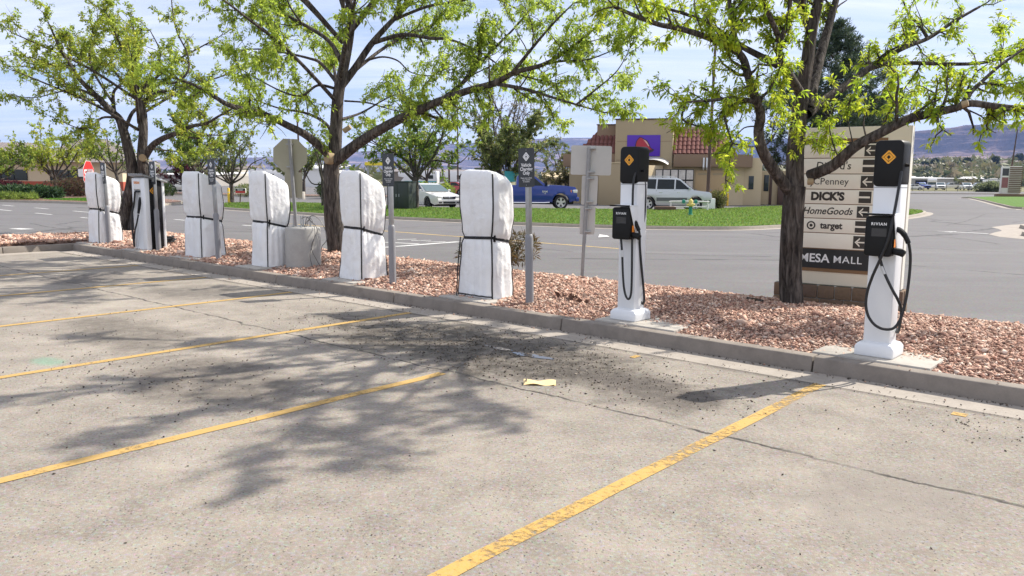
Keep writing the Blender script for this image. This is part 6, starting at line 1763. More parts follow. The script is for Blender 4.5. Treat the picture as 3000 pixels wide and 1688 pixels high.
def wheel(parent, x, side, hw, r, rim, spokes=5, w=0.23):
    """tyre with rim and spokes under an Empty, axle along y"""
    wr = empty('wheel'); wr.parent = parent; wr.location = (x, side * (hw - w / 2 - 0.01), r)
    mb = MB(); mb.lathe([(r * 0.66, -w/2), (r * 0.90, -w/2), (r * 0.985, -w * 0.36), (r, 0), (r * 0.985, w * 0.36), (r * 0.90, w/2), (r * 0.66, w/2)], 32, axis='y', caps=False)
    mb.build('tyre', M['tyre'], wr)
    mb = MB(); s = side
    yo, yi = s * (w / 2 - 0.005), s * (w / 2 - 0.05)
    mb.lathe([(r * 0.69, yo - s * 0.004), (r * 0.69, yo), (r * 0.61, yo - s * 0.012), (r * 0.60, yi - s * 0.02)], 32, axis='y', caps=False)
    for k in range(spokes):
        an = 2 * PI * k / spokes + 0.3
        c, s_ = math.cos(an), math.sin(an)
        P = lambda rad, off, y: (rad * c - off * s_, y, rad * s_ + off * c)
        hw0, hw1 = r * 0.11, r * 0.16
        mb.hexa([P(r*.08, -hw0, yi), P(r*.62, -hw1, yi), P(r*.62, hw1, yi), P(r*.08, hw0, yi), P(r*.08, -hw0, yo - s*0.012), P(r*.62, -hw1, yo - s*0.008), P(r*.62, hw1, yo - s*0.008), P(r*.08, hw0, yo - s*0.012)])
    mb.lathe([(r * 0.15, yi), (r * 0.15, yo - s * 0.004), (r * 0.10, yo)], 14, axis='y')
    mb.build('rim', rim, wr, smooth=30)
    mb = MB(); mb.lathe([(r * 0.64, yi - s * 0.05), (r * 0.64, yi - s * 0.03)], 20, axis='y'); mb.build('brake_disc', M['black_plastic'], wr)
    return wr
def side_panel(name, poly, hwf, side, mtl, parent, off=0.006, thick=0.004):
    """flat-ish pane following the car side: poly (x,z), y from hwf(x,z)"""
    bm = bmesh.new()
    vs = [bm.verts.new((x, side * (hwf(x, z) + off), z)) for x, z in poly]
    f = bm.faces.new(vs)
    bmesh.ops.triangulate(bm, faces=[f])
    r = bmesh.ops.extrude_face_region(bm, geom=bm.faces[:])
    for v in [q for q in r['geom'] if isinstance(q, bmesh.types.BMVert)]: v.co.y -= side * thick
    bmesh.ops.recalc_face_normals(bm, faces=bm.faces)
    me = bpy.data.meshes.new(name); bm.to_mesh(me); bm.free(); me.materials.append(mtl)
    return link_mesh(name, me, parent)
def quad_panel(name, pts, mtl, parent, off):
    P = [Vector(p) for p in pts]; n = (P[1] - P[0]).cross(P[3] - P[0]).normalized()
    mb = MB(); mb.hexa([p + n * (off - 0.004) for p in P] + [p + n * off for p in P]); return mb.build(name, mtl, parent)
def slab(name, x0, x1, y0, y1, z0, z1, mtl, parent, bevel=0.006):
    mb = MB(); mb.box(x0, x1, y0, y1, z0, z1); return mb.build(name, mtl, parent, bevel=bevel)

def pickup(loc, rz):
    root = empty('pickup_truck', loc, rz, 'metallic blue pickup truck with star-spoked wheels waiting behind the lawn', 'pickup truck')
    hw = 1.0; r = 0.40; xf, xr = 1.95, -1.62
    wf = lambda x, z: (0.965 + 0.035 * math.sin(min(1, max(0, (z - 0.4) / 0.75)) * PI)) * (1 - 0.10 * max(0, (abs(x + 0.05) - 2.3) / 0.6) ** 2)
    lower = [(2.86, 0.50), (2.90, 0.72), (2.86, 1.10), (2.76, 1.24), (2.2, 1.31), (1.30, 1.35), (1.22, 1.28), (-0.62, 1.24), (-0.64, 1.32), (-2.90, 1.32), (-2.93, 0.62), (-2.25, 0.50)] + arch(xr, 0.50, r)[::-1] + [(-1.0, 0.42), (1.35, 0.42)] + arch(xf, 0.50, r)[::-1] + [(2.50, 0.44)]
    car_part('body', lower, hw, wf, M['blue_paint'], root, (0.6, 0.85, 1.05), (-2.6, 2.4, 2.6), 0.025)
    gw = lambda x, z: 0.95 - 0.17 * (z - 1.24) / 0.68
    green = [(1.24, 1.22), (0.45, 1.80), (0.20, 1.90), (-0.45, 1.90), (-0.58, 1.78), (-0.64, 1.22)]
    car_part('cab', green, hw, gw, M['blue_paint'], root, (1.5,), (), 0.03)
    for s in (-1, 1):
        side_panel('window', [(0.93, 1.30), (0.40, 1.74), (0.28, 1.80), (0.24, 1.30)], lambda x, z: hw * gw(x, z), s, M['car_glass'], root)
        side_panel('window', [(0.17, 1.30), (0.20, 1.81), (-0.42, 1.81), (-0.50, 1.30)], lambda x, z: hw * gw(x, z), s, M['car_glass'], root)
        for x in (0.20, 1.16):
            side_panel('door_gap', [(x, 0.55), (x + 0.012, 0.55), (x + 0.012, 1.22), (x, 1.22)], lambda q, z: hw * wf(q, z), s, M['black_plastic'], root, 0.003)
        mb = MB(); mb.box(0.30, 0.52, s * 1.0 - 0.012, s * 1.0 + 0.018, 1.10, 1.13); mb.build('door_handle', M['blue_paint'], root, bevel=0.005)
        mb = MB(); mb.box(1.02, 1.16, s * 1.0 - 0.05 + s * 0.10, s * 1.0 + 0.07 + s * 0.10, 1.30, 1.48); mb.box(1.05, 1.10, min(s * 0.9, s * 1.06), max(s * 0.9, s * 1.06), 1.30, 1.36); mb.build('mirror', M['black_plastic'], root, bevel=0.02)
        slab('headlight', 2.55, 2.90, s * 0.77 - 0.17, s * 0.77 + 0.17, 0.92, 1.10, M['lens'], root, 0.03)
        slab('marker_lamp', 2.50, 2.56, s * 0.955 - 0.01, s * 0.955 + 0.012, 0.94, 1.08, M['amber'], root, 0.004)
        mb = MB(); mb.tube([(1.3, s * 1.0, 0.40), (1.0, s * 1.03, 0.38), (-0.8, s * 1.03, 0.38), (-1.0, s * 1.0, 0.40)], 0.04, 8); mb.build('running_board', M['chrome'], root)
        slab('fog_lamp', 2.88, 2.92, s * 0.66 - 0.07, s * 0.66 + 0.07, 0.55, 0.63, M['lens'], root)
        for x in (xf, xr): wheel(root, x, s, hw, r, M['rim'], 5, 0.28)
        side_panel('tail_lamp', [(-2.92, 0.95), (-2.82, 0.95), (-2.82, 1.28), (-2.92, 1.28)], lambda q, z: hw * wf(q, z), s, M['red_lens'], root, 0.005)
    quad_panel('windshield', [(1.20, -0.86, 1.27), (1.20, 0.86, 1.27), (0.47, 0.76, 1.79), (0.47, -0.76, 1.79)], M['windshield'], root, 0.012)
    slab('grille', 2.84, 2.915, -0.58, 0.58, 0.80, 1.10, M['black_plastic'], root, 0.02)
    for z in (0.87, 0.95, 1.03): slab('grille_bar', 2.90, 2.925, -0.55, 0.55, z - 0.012, z + 0.012, M['chrome'], root, 0.004)
    slab('bumper', 2.80, 3.0, -0.95, 0.95, 0.46, 0.70, M['blue_paint'], root, 0.05)
    slab('underbody', -2.8, 2.7, -0.70, 0.70, 0.30, 0.48, M['black_plastic'], root)
    text('RAM', 0.15, M['rim'], root, (1.02, -1.008, 0.98), bold=0.004)
    text('1500', 0.06, M['rim'], root, (1.02, -1.008, 0.88), bold=0.002)
    return root
b_ = G(1640, 613)
pickup((0.80, 46.7, 0), 0.02).scale = (1.0, 1.0, 1.05)

def suv(loc, rz):
    root = empty('suv', loc, rz, 'silver sport utility vehicle with grey lower trim in the drive-through lane', 'suv')
    hw = 0.98; r = 0.36; xf, xr = 1.42, -1.30
    wf = lambda x, z: (0.955 + 0.045 * math.sin(min(1, max(0, (z - 0.3) / 0.8)) * PI)) * (1 - 0.13 * max(0, (abs(x) - 1.85) / 0.55) ** 2)
    lower = [(2.36, 0.42), (2.40, 0.66), (2.34, 0.92), (2.22, 1.00), (1.30, 1.10), (-2.28, 1.12), (-2.38, 0.95), (-2.40, 0.48), (-2.2, 0.36)] + arch(xr, 0.44, r)[::-1] + [(-0.8, 0.28), (0.92, 0.28)] + arch(xf, 0.44, r)[::-1] + [(2.1, 0.36)]
    car_part('body', lower, hw, wf, M['silver_paint'], root, (0.5, 0.7, 0.9), (-2.1, 1.9, 2.15), 0.03)
    gw = lambda x, z: 0.94 - 0.15 * (z - 1.1) / 0.66
    car_part('cabin', [(1.36, 1.07), (0.58, 1.66), (0.35, 1.74), (-1.90, 1.76), (-2.08, 1.70), (-2.30, 1.09)], hw, gw, M['silver_paint'], root, (1.4,), (), 0.04)
    hwf = lambda x, z: hw * gw(x, z)
    for s in (-1, 1):
        for poly in ([(1.10, 1.14), (0.52, 1.60), (0.30, 1.65), (0.26, 1.14)], [(0.18, 1.14), (0.22, 1.65), (-0.74, 1.66), (-0.80, 1.14)], [(-0.88, 1.14), (-0.82, 1.66), (-1.78, 1.66), (-2.02, 1.20)]):
            side_panel('window', poly, hwf, s, M['car_glass'], root)
        side_panel('rub_strip', [(0.93, 0.52), (0.93, 0.70), (-0.82, 0.70), (-0.82, 0.52)], lambda x, z: hw * wf(x, z), s, M['grey_trim'], root, 0.012, 0.02)
        side_panel('rub_strip', [(2.30, 0.44), (2.30, 0.58), (1.90, 0.58), (1.90, 0.44)], lambda x, z: hw * wf(x, z), s, M['grey_trim'], root, 0.012, 0.02)
        for x in (0.21, -0.85, 1.12): side_panel('door_gap', [(x, 0.40), (x + 0.012, 0.40), (x + 0.012, 1.10), (x, 1.10)], lambda q, z: hw * wf(q, z), s, M['black_plastic'], root, 0.002)
        for x in (0.34, -0.68): mb = MB(); mb.box(x, x + 0.18, s * hw - 0.012, s * hw + 0.02, 0.96, 0.99); mb.build('door_handle', M['chrome'], root, bevel=0.004)
        mb = MB(); mb.box(0.98, 1.10, s * 1.06 - 0.07, s * 1.06 + 0.07, 1.12, 1.26); mb.build('mirror', M['silver_paint'], root, bevel=0.03)
        slab('headlight', 2.02, 2.36, s * 0.70 - 0.16, s * 0.70 + 0.16, 0.78, 0.94, M['lens'], root, 0.04)
        mb = MB(); mb.tube([(0.25, s * 0.70, 1.775), (0.0, s * 0.72, 1.815), (-1.5, s * 0.72, 1.815), (-1.75, s * 0.70, 1.775)], 0.02, 6); mb.build('roof_rail', M['silver_paint'], root)
        for x in (xf, xr): wheel(root, x, s, hw, r, M['rim'], 5)
        side_panel('tail_lamp', [(-2.37, 0.80), (-2.20, 0.80), (-2.20, 1.10), (-2.30, 1.10)], lambda x, z: hw * wf(x, z), s, M['red_lens'], root, 0.004)
    quad_panel('windshield', [(1.34, -0.84, 1.12), (1.34, 0.84, 1.12), (0.60, 0.76, 1.64), (0.60, -0.76, 1.64)], M['windshield'], root, 0.014)
    slab('grille', 2.33, 2.41, -0.45, 0.45, 0.66, 0.84, M['black_plastic'], root, 0.02)
    slab('bumper', 2.25, 2.45, -0.86, 0.86, 0.38, 0.60, M['silver_paint'], root, 0.05)
    slab('underbody', -2.2, 2.2, -0.70, 0.70, 0.20, 0.40, M['black_plastic'], root)
    return root
suv((9.05, 46.6, 0), 0.0).scale = (1.0, 1.0, 1.08)

def sedan(name, loc, rz, paint, label, rim, group=None, win='car_glass'):
    root = empty(name, loc, rz, label, 'car', group)
    hw = 0.92; r = 0.33; xf, xr = 1.42, -1.36
    wf = lambda x, z: (0.95 + 0.05 * math.sin(min(1, max(0, (z - 0.2) / 0.75)) * PI)) * (1 - 0.16 * max(0, (abs(x) - 1.75) / 0.65) ** 2)
    lower = [(2.36, 0.28), (2.42, 0.48), (2.36, 0.66), (2.20, 0.74), (1.10, 0.94), (-1.60, 0.97), (-2.28, 0.95), (-2.38, 0.70), (-2.36, 0.34), (-2.0, 0.25)] + arch(xr, 0.39, r)[::-1] + [(-0.9, 0.20), (0.98, 0.20)] + arch(xf, 0.39, r)[::-1] + [(2.1, 0.22)]
    car_part('body', lower, hw, wf, paint, root, (0.4, 0.58, 0.75), (-2.0, 1.85, 2.15), 0.03)
    gw = lambda x, z: 0.92 - 0.20 * (z - 0.95) / 0.48
    car_part('cabin', [(1.16, 0.92), (0.30, 1.38), (0.0, 1.43), (-0.75, 1.42), (-1.05, 1.36), (-1.75, 0.95)], hw, gw, paint, root, (1.2,), (), 0.04)
    hwf = lambda x, z: hw * gw(x, z)
    for s in (-1, 1):
        side_panel('window', [(0.80, 1.00), (0.22, 1.33), (-0.18, 1.36), (-0.22, 1.00)], hwf, s, M[win], root)
        side_panel('window', [(-0.30, 1.00), (-0.26, 1.36), (-0.78, 1.35), (-1.30, 1.02)], hwf, s, M[win], root)
        for x in (-0.26, 0.90, -1.15): side_panel('door_gap', [(x, 0.34), (x + 0.01, 0.34), (x + 0.01, 0.93), (x, 0.93)], lambda q, z: hw * wf(q, z), s, M['black_plastic'], root, 0.002)
        mb = MB(); mb.box(0.74, 0.86, s * 1.0 - 0.06, s * 1.0 + 0.06, 0.97, 1.09); mb.build('mirror', paint, root, bevel=0.025)
        slab('headlight', 2.02, 2.38, s * 0.63 - 0.17, s * 0.63 + 0.17, 0.60, 0.73, M['lens'], root, 0.04)
        slab('fog_lamp', 2.30, 2.41, s * 0.60 - 0.10, s * 0.60 + 0.10, 0.32, 0.39, M['black_plastic'], root, 0.02)
        side_panel('tail_lamp', [(-2.34, 0.70), (-2.12, 0.70), (-2.12, 0.90), (-2.30, 0.90)], lambda x, z: hw * wf(x, z), s, M['red_lens'], root, 0.004)
        for x in (xf, xr): wheel(root, x, s, hw, r, rim, 6, 0.21)
    quad_panel('windshield', [(1.12, -0.80, 0.97), (1.12, 0.80, 0.97), (0.32, 0.68, 1.36), (0.32, -0.68, 1.36)], M['windshield'], root, 0.014)
    quad_panel('rear_window', [(-1.72, 0.78, 0.99), (-1.72, -0.78, 0.99), (-1.07, -0.66, 1.34), (-1.07, 0.66, 1.34)], M['car_glass'], root, 0.014)
    slab('grille', 2.34, 2.425, -0.42, 0.42, 0.57, 0.70, M['black_plastic'], root, 0.02)
    slab('grille_bar', 2.41, 2.435, -0.40, 0.40, 0.625, 0.645, M['chrome'], root, 0.004)
    slab('grille_bar', 2.41, 2.435, -0.02, 0.02, 0.57, 0.70, M['chrome'], root, 0.004)
    slab('air_intake', 2.36, 2.43, -0.40, 0.40, 0.31, 0.40, M['black_plastic'], root, 0.015)
    slab('underbody', -2.1, 2.1, -0.65, 0.65, 0.14, 0.30, M['black_plastic'], root)
    return root
hd = math.atan2(-0.80, 0.60)
c_ = G(1306, 611)
sedan('sedan', (c_.x - 2.0 * math.cos(hd), c_.y - 2.0 * math.sin(hd), 0), hd, M['white_car'], 'white sedan with black wheels parked beside the dark green cabinet', M['black_rim'])
c_ = G(500, 561)
sedan('sedan', (-37.6, 92.5, 0), PI - 0.05, M['beige_car'], 'pale silver sedan parked near the purple plum tree', M['rim'])
sedan('sedan', (-42.6, 95, 0), -PI / 2 + 0.25, M['silver_paint'], 'grey sedan facing the road under the purple plum tree', M['rim'])
sedan('sedan', (92.0, 138, 0), PI, M['white_car'], 'white sedan beyond the louvred pylon', M['rim'])

def van(loc, rz):
    root = empty('van', loc, rz, 'rear of a white van half hidden by the near locust trunk', 'van')
    hw = 0.98; r = 0.36; xf, xr = 1.5, -1.5
    wf = lambda x, z: (0.96 + 0.04 * math.sin(min(1, max(0, z - 0.3)) * PI)) * (1 - 0.1 * max(0, (abs(x) - 2.0) / 0.55) ** 2)
    lower = [(2.45, 0.40), (2.48, 0.75), (2.30, 1.0), (1.5, 1.12), (-2.42, 1.12), (-2.45, 0.45), (-2.2, 0.36)] + arch(xr, 0.43, r)[::-1] + [(-1.0, 0.28), (1.0, 0.28)] + arch(xf, 0.43, r)[::-1] + [(2.1, 0.34)]
    car_part('body', lower, hw, wf, M['white_car'], root, (0.5, 0.8), (-2.1, 2.1), 0.03)
    gw = lambda x, z: 0.95 - 0.11 * (z - 1.1) / 0.82
    car_part('cabin', [(1.52, 1.08), (0.75, 1.78), (0.4, 1.90), (-2.22, 1.92), (-2.38, 1.80), (-2.43, 1.08)], hw, gw, M['white_car'], root, (1.4,), (), 0.05)
    for s in (-1, 1):
        for poly in ([(1.2, 1.15), (0.7, 1.66), (0.35, 1.70), (0.3, 1.15)], [(0.2, 1.15), (0.2, 1.72), (-0.9, 1.73), (-0.9, 1.15)], [(-1.0, 1.15), (-1.0, 1.73), (-2.1, 1.73), (-2.2, 1.15)]): side_panel('window', poly, lambda x, z: hw * gw(x, z), s, M['car_glass'], root)
        for x in (xf, xr): wheel(root, x, s, hw, r, M['rim'], 6)
        slab('tail_lamp', -2.49, -2.42, s * 0.84 - 0.07, s * 0.84 + 0.07, 1.12, 1.60, M['red_lens'], root, 0.01)
    quad_panel('rear_window', [(-2.43, 0.76, 1.16), (-2.43, -0.76, 1.16), (-2.38, -0.72, 1.74), (-2.38, 0.72, 1.74)], M['car_glass'], root, 0.02)
    quad_panel('windshield', [(1.48, -0.84, 1.14), (1.48, 0.84, 1.14), (0.78, 0.78, 1.76), (0.78, -0.78, 1.76)], M['windshield'], root, 0.014)
    slab('rear_bumper', -2.54, -2.40, -0.9, 0.9, 0.42, 0.62, M['black_plastic'], root, 0.03)
    slab('underbody', -2.3, 2.2, -0.7, 0.7, 0.2, 0.4, M['black_plastic'], root)
    return root
van((24.2, 67.5, 0), math.radians(62))

def motorhome(loc, rz, label):
    root = empty('motorhome', loc, rz, label, 'motorhome', 'motorhomes in the far storage yard')
    hw = 1.15; r = 0.40; xf, xr = 2.2, -1.8
    one = lambda x, z: 1.0
    lower = [(3.3, 0.5), (3.35, 0.9), (3.2, 1.15), (2.5, 1.3), (2.0, 1.9), (2.9, 2.05), (3.0, 2.6), (2.7, 2.95), (-3.3, 2.95), (-3.4, 2.8), (-3.4, 0.55)] + arch(xr, 0.48, r)[::-1] + [(-1.2, 0.4), (1.6, 0.4)] + arch(xf, 0.48, r)[::-1] + [(2.9, 0.45)]
    car_part('body', lower, hw, one, M['white_car'], root, (), (), 0.04)
    for s in (-1, 1):
        for x0, x1 in ((-2.8, -1.6), (-0.9, 0.4)): side_panel('window', [(x0, 1.7), (x1, 1.7), (x1, 2.3), (x0, 2.3)], lambda x, z: hw, s, M['car_glass'], root)
        side_panel('stripe', [(-3.3, 1.2), (1.9, 1.2), (1.9, 1.35), (-3.3, 1.35)], lambda x, z: hw, s, M['teal'], root)
        for x in (xf, xr): wheel(root, x, s, hw, r, M['rim'], 6)
    quad_panel('windshield', [(2.52, -1.0, 1.34), (2.52, 1.0, 1.34), (2.08, 1.0, 1.86), (2.08, -1.0, 1.86)], M['windshield'], root, 0.014)
    return root
def far_pickup(loc, rz, paint, label):
    root = empty('pickup_truck', loc, rz, label, 'pickup truck', 'pickups in the far storage yard')
    hw = 1.0; r = 0.40; one = lambda x, z: 1.0
    lower = [(2.9, 0.5), (2.9, 1.05), (1.3, 1.25), (0.5, 1.88), (-0.4, 1.9), (-0.6, 1.3), (-2.9, 1.3), (-2.9, 0.55)] + arch(-1.7, 0.48, r)[::-1] + [(-1.0, 0.42), (1.35, 0.42)] + arch(1.95, 0.48, r)[::-1] + [(2.5, 0.45)]
    car_part('body', lower, hw, one, paint, root, (), (), 0.03)
    for s in (-1, 1):
        side_panel('window', [(1.0, 1.32), (0.5, 1.76), (-0.35, 1.78), (-0.45, 1.32)], lambda x, z: hw, s, M['car_glass'], root)
        for x in (1.95, -1.7): wheel(root, x, s, hw, r, M['rim'], 5)
    quad_panel('windshield', [(1.22, -0.9, 1.32), (1.22, 0.9, 1.32), (0.55, 0.85, 1.83), (0.55, -0.85, 1.83)], M['windshield'], root, 0.014)
    slab('grille', 2.88, 2.93, -0.7, 0.7, 0.7, 1.0, M['black_plastic'], root)
    return root
def spot(px, Y): P = at(px, 550, Y); return (P.x, P.y, 0)
motorhome(spot(2730, 225), -PI / 2 - 0.5, 'white motorhome with a teal stripe parked before the open bay of the long shed')
motorhome(spot(2910, 250), 2.7, 'white motorhome parked beyond the grey-green bush by the shed')
far_pickup(spot(2754, 205), -PI / 2 - 0.4, M['white_car'], 'white pickup facing the road next to the striped motorhome')
far_pickup(spot(2830, 205), -PI / 2 - 0.3, M['white_car'], 'white pickup in front of the shed’s roller door')
far_pickup(spot(2865, 215), PI - 0.3, M['silver_paint'], 'grey pickup left of the grey-green bush')
far_pickup(spot(2785, 230), PI - 0.2, M['beige_car'], 'pale pickup between the two white ones')
sedan('sedan', spot(2675, 195), PI - 0.3, M['beige_car'], 'pale sedan at the end of the storage yard by the directory sign', M['rim'])
far_pickup(spot(2696, 215), -PI / 2 + 0.2, M['blue_paint'], 'blue pickup under the open bay of the long shed')
sedan('sedan', (34, 108, 0), PI, M['blue_paint'], 'blue car seen beyond the corner of the restaurant', M['rim'])
# vehicles far beyond the lawn
motorhome((-8.5, 128, 0), PI, 'long white motorhome far behind the white sedan')
motorhome((-15.5, 130, 0), PI - 0.1, 'white motorhome far behind the dark green cabinet')
motorhome((-40, 132, 0), 0.4, 'white motorhome beyond the pale silver sedan')
sedan('sedan', (-6.6, 84, 0), PI - 0.2, M['red_car'], 'red car just showing behind the white sedan', M['rim'])

# ------------------------------------------------------------------ the restaurant with the bell sign
O = Vector((15.3, 57.0, 0)); RB = math.radians(-14)
bx_, by_ = Vector((math.cos(RB), math.sin(RB), 0)), Vector((-math.sin(RB), math.cos(RB), 0))
rest = empty('fast_food_restaurant', O, RB, 'tan stucco drive-through restaurant with red tiled roof and a purple bell sign', 'restaurant')
def bl(px, py, d=0.0):                                  # photo pixel -> building frame, on the facade plane moved d to the back
    P = onplane(px, py, O + by_ * d, by_) - O
    return Vector((P.dot(bx_), d, P.z))
def blk(name, x0, x1, y0, y1, z0, z1, mtl, bevel=0.01, parent=rest):
    mb = MB(); mb.box(x0, x1, y0, y1, z0, z1); return mb.build(name, mtl, parent, bevel=bevel)
X = lambda px, d=0.0: bl(px, 500, d).x
Zp = lambda px, py, d=0.0: bl(px, py, d).z
zf0, zf1 = Zp(2060, 489, -0.5), Zp(2060, 452, -0.5)     # fascia
xL = X(1668)
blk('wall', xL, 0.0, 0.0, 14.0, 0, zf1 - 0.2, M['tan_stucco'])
blk('wall', 0.003, 2.4, 1.2, 14.0, 0, zf1 - 0.2, M['buff_and_lit_stucco'])
blk('wall_base', -0.9, 0.02, -0.03, 0.3, 0, 1.0, M['buff_and_lit_stucco'])
# flank and bays; the flank's sunlight is put into a paler stucco
mb = MB(); mb.prism([(0, 0), (1.15, 1.2), (1.15, 1.5), (-0.1, 1.5), (-0.1, 0)], 0, zf0, 'z'); mb.build('wall', M['buff_and_lit_stucco'], rest)
blk('window', 1.5, 1.85, 1.16, 1.22, 1.15, 2.1, M['glass'])
blk('wall', 2.41, 4.4, 3.6, 12.0, 0, zf0 - 0.2, M['buff_and_lit_stucco'])
blk('wall', 3.1, 3.3, 3.54, 3.62, 0, zf0 - 0.25, M['dark_brown'])
blk('wall', 3.7, 5.2, 3.2, 3.8, 0, 1.35, M['dark_brown'])
blk('wall', 3.7, 5.2, 3.21, 3.79, 1.352, zf0 - 0.2, M['tan_stucco'])
blk('window', 2.7, 3.05, 3.55, 3.61, 1.0, 2.2, M['glass'])
# fascia band, with its return
blk('fascia', X(1972, -0.5), X(2148, -0.5), -0.5, 0.3, zf0, zf1, M['brown_stucco'])
mb = MB(); xf_ = X(2148, -0.5)
mb.prism([(xf_ + 0.002, -0.5), (xf_ + 1.35, 0.9), (xf_ + 1.35, 8.0), (xf_ + 0.002, 8.0)], zf0 + 0.001, zf1 - 0.001, 'z'); mb.build('fascia', M['brown_stucco'], rest)
blk('fascia', X(1649, -0.5), X(1680, -0.5) , -0.5, 4.0, Zp(1660, 488, -0.5), Zp(1660, 452, -0.5), M['brown_stucco'])
blk('fascia', X(1680, -0.5) + 0.003, X(1802), -0.3, 0.2, Zp(1660, 488, -0.3), Zp(1660, 450, -0.3), M['brown_stucco'])
# tower with the sign
xt0, xt1 = X(1802), X(1969); zt_ = Zp(1880, 352)
blk('tower', xt0, xt1, -0.35, 5.0, 0.0, zt_, M['tan_stucco'])
blk('parapet_cap', xt0 - 0.05, xt1 + 0.05, -0.40, 5.05, zt_ + 0.002, zt_ + 0.09, M['dark_brown'])
blk('parapet', X(1747, 0.8), xt0 - 0.003, 0.8, 6.0, 2.8, Zp(1770, 367, 0.8), M['brown_stucco'])
blk('parapet_cap', X(1747, 0.8) - 0.05, xt0 - 0.01, 0.75, 6.05, Zp(1770, 367, 0.8) + 0.002, Zp(1770, 367, 0.8) + 0.08, M['dark_brown'])
for zz_ in (Zp(1880, 415, -0.35), Zp(1880, 470, -0.35)):
    blk('reveal', xt0 + 0.1, xt1 - 0.1, -0.356, -0.349, zz_, zz_ + 0.03, M['brown_stucco'], 0)
# tiled mansards: each tile a piece of its own
roof_mb = {}
def tile_mesh(w, l):
    mb = MB(); n = 6; vs = []
    for y in (0, l):
        for k in range(n + 1):
            an = PI * k / n; s = 1.0 if y == 0 else 0.92
            vs.append((-math.cos(an) * w / 2 * s, y, math.sin(an) * w * 0.28 + (0.035 if y == 0 else 0.0)))
    fs = [(k, k + 1, n + 1 + k + 1, n + 1 + k) for k in range(n)] + [tuple(range(n + 1))[::-1]]
    mb.add(vs, fs); return mb.mesh('roof_tile', M['clay_tile'], smooth=50)
TILE = tile_mesh(0.30, 0.46)
def tiled_slope(P_bl, P_br, P_tr, P_tl):
    """roof plane between four corners (building frame): a flat deck and rows of barrel tiles"""
    P = [Vector(p) for p in (P_bl, P_br, P_tr, P_tl)]
    nrm_ = (P[1] - P[0]).cross(P[3] - P[0]).normalized()
    mb = MB(); mb.hexa([p - nrm_ * 0.10 for p in P] + [p - nrm_ * 0.01 for p in P]); rf = mb.build('roof', M['clay_tile'], rest)
    ex = (P[1] - P[0]).normalized(); ey = nrm_.cross(ex).normalized()
    Hs = (P[3] - P[0]).dot(ey); W_ = (P[1] - P[0]).length
    xl_t, xr_t = (P[3] - P[0]).dot(ex), (P[2] - P[0]).dot(ex)
    rows = max(1, round(Hs / 0.42)); cols = int(W_ / 0.31)
    for r_ in range(rows):
        y = Hs * r_ / rows; f = (y + 0.2) / Hs
        lo, hi = xl_t * f, W_ + (xr_t - W_) * f
        for c_ in range(-2, cols + 3):
            x = 0.15 + 0.31 * c_
            if x < lo or x > hi: continue
            o = link_mesh('roof_tile', TILE, rf)
            o.matrix_local = Matrix(((ex.x, ey.x, nrm_.x, 0), (ex.y, ey.y, nrm_.y, 0), (ex.z, ey.z, nrm_.z, 0), (0, 0, 0, 1)))
            o.location = P[0] + ex * x + ey * y
            tl = random.uniform(-0.01, 0.01)
            o.location += nrm_ * tl
    return rf
zr0, zr1 = zf1 + 0.01, Zp(2040, 380, 1.4)
tiled_slope((xt1 + 0.02, -0.45, zr0), (X(2135, -0.4), -0.45, zr0), (X(2088, 1.4), 1.5, zr1), (xt1 + 0.02, 1.5, zr1))
tiled_slope((X(2135, -0.4), -0.45, zr0), (X(2135, -0.4) + 0.9, 9.0, zr0), (X(2088, 1.4) + 0.6, 9.0, zr1), (X(2088, 1.4), 1.5, zr1))
tiled_slope((X(1690, -0.3), -0.30, Zp(1700, 450, -0.3)), (xt0 - 0.02, -0.30, Zp(1700, 450, -0.3)), (xt0 - 0.02, 1.2, Zp(1770, 384, 1.2)), (X(1748, 1.2), 1.2, Zp(1770, 384, 1.2)))
blk('flat_roof', X(1760, 2), X(2088, 1.4), 1.55, 12.5, 2.5, zr1 + 0.25, M['tan_stucco'])
# purple panel with the bell
sx0, sx1 = X(1835, -0.36), X(1932, -0.36); sz0, sz1 = Zp(1880, 458, -0.36), Zp(1880, 396, -0.36)
blk('sign_panel', sx0, sx1, -0.42, -0.352, sz0, sz1, M['purple'])
def spx(x, y): return (X(1620 + x / 3.68, -0.43), Zp(1620 + x / 3.68, 330 + y / 3.68, -0.43))
def flat(name, pts, y, mtl):
    bm = bmesh.new(); vv = [bm.verts.new((p[0], y, p[1])) for p in pts]
    bmesh.ops.triangle_fill(bm, use_beauty=True, edges=[bm.edges.new((vv[i], vv[(i + 1) % len(vv)])) for i in range(len(vv))])
    r_ = bmesh.ops.extrude_face_region(bm, geom=bm.faces[:])
    for v in [q for q in r_['geom'] if isinstance(q, bmesh.types.BMVert)]: v.co.y += 0.012
    bmesh.ops.recalc_face_normals(bm, faces=bm.faces)
    me = bpy.data.meshes.new(name); bm.to_mesh(me); bm.free(); me.materials.append(mtl); return link_mesh(name, me, rest)
bell_out = [spx(*p) for p in [(905, 285), (925, 262), (950, 268), (975, 285), (1005, 300), (1030, 340), (1048, 380), (1085, 400), (1070, 420), (1010, 445), (930, 462), (880, 455), (856, 435), (878, 400), (880, 340), (890, 305)]]
flat('bell_outline', bell_out, -0.436, M['bell_dark'])
bell = [spx(*p) for p in [(910, 290), (928, 270), (948, 275), (970, 292), (1000, 308), (1022, 345), (1040, 382), (1062, 396), (1000, 408), (930, 424), (872, 440), (866, 428), (888, 400), (890, 340), (897, 308)]]
flat('bell', bell, -0.450, M['bell_red'])
flat('bell_highlight', [spx(*p) for p in [(962, 290), (985, 298), (1008, 320), (1030, 360), (1022, 366), (1000, 336), (982, 312)]], -0.464, M['bell_pink'])
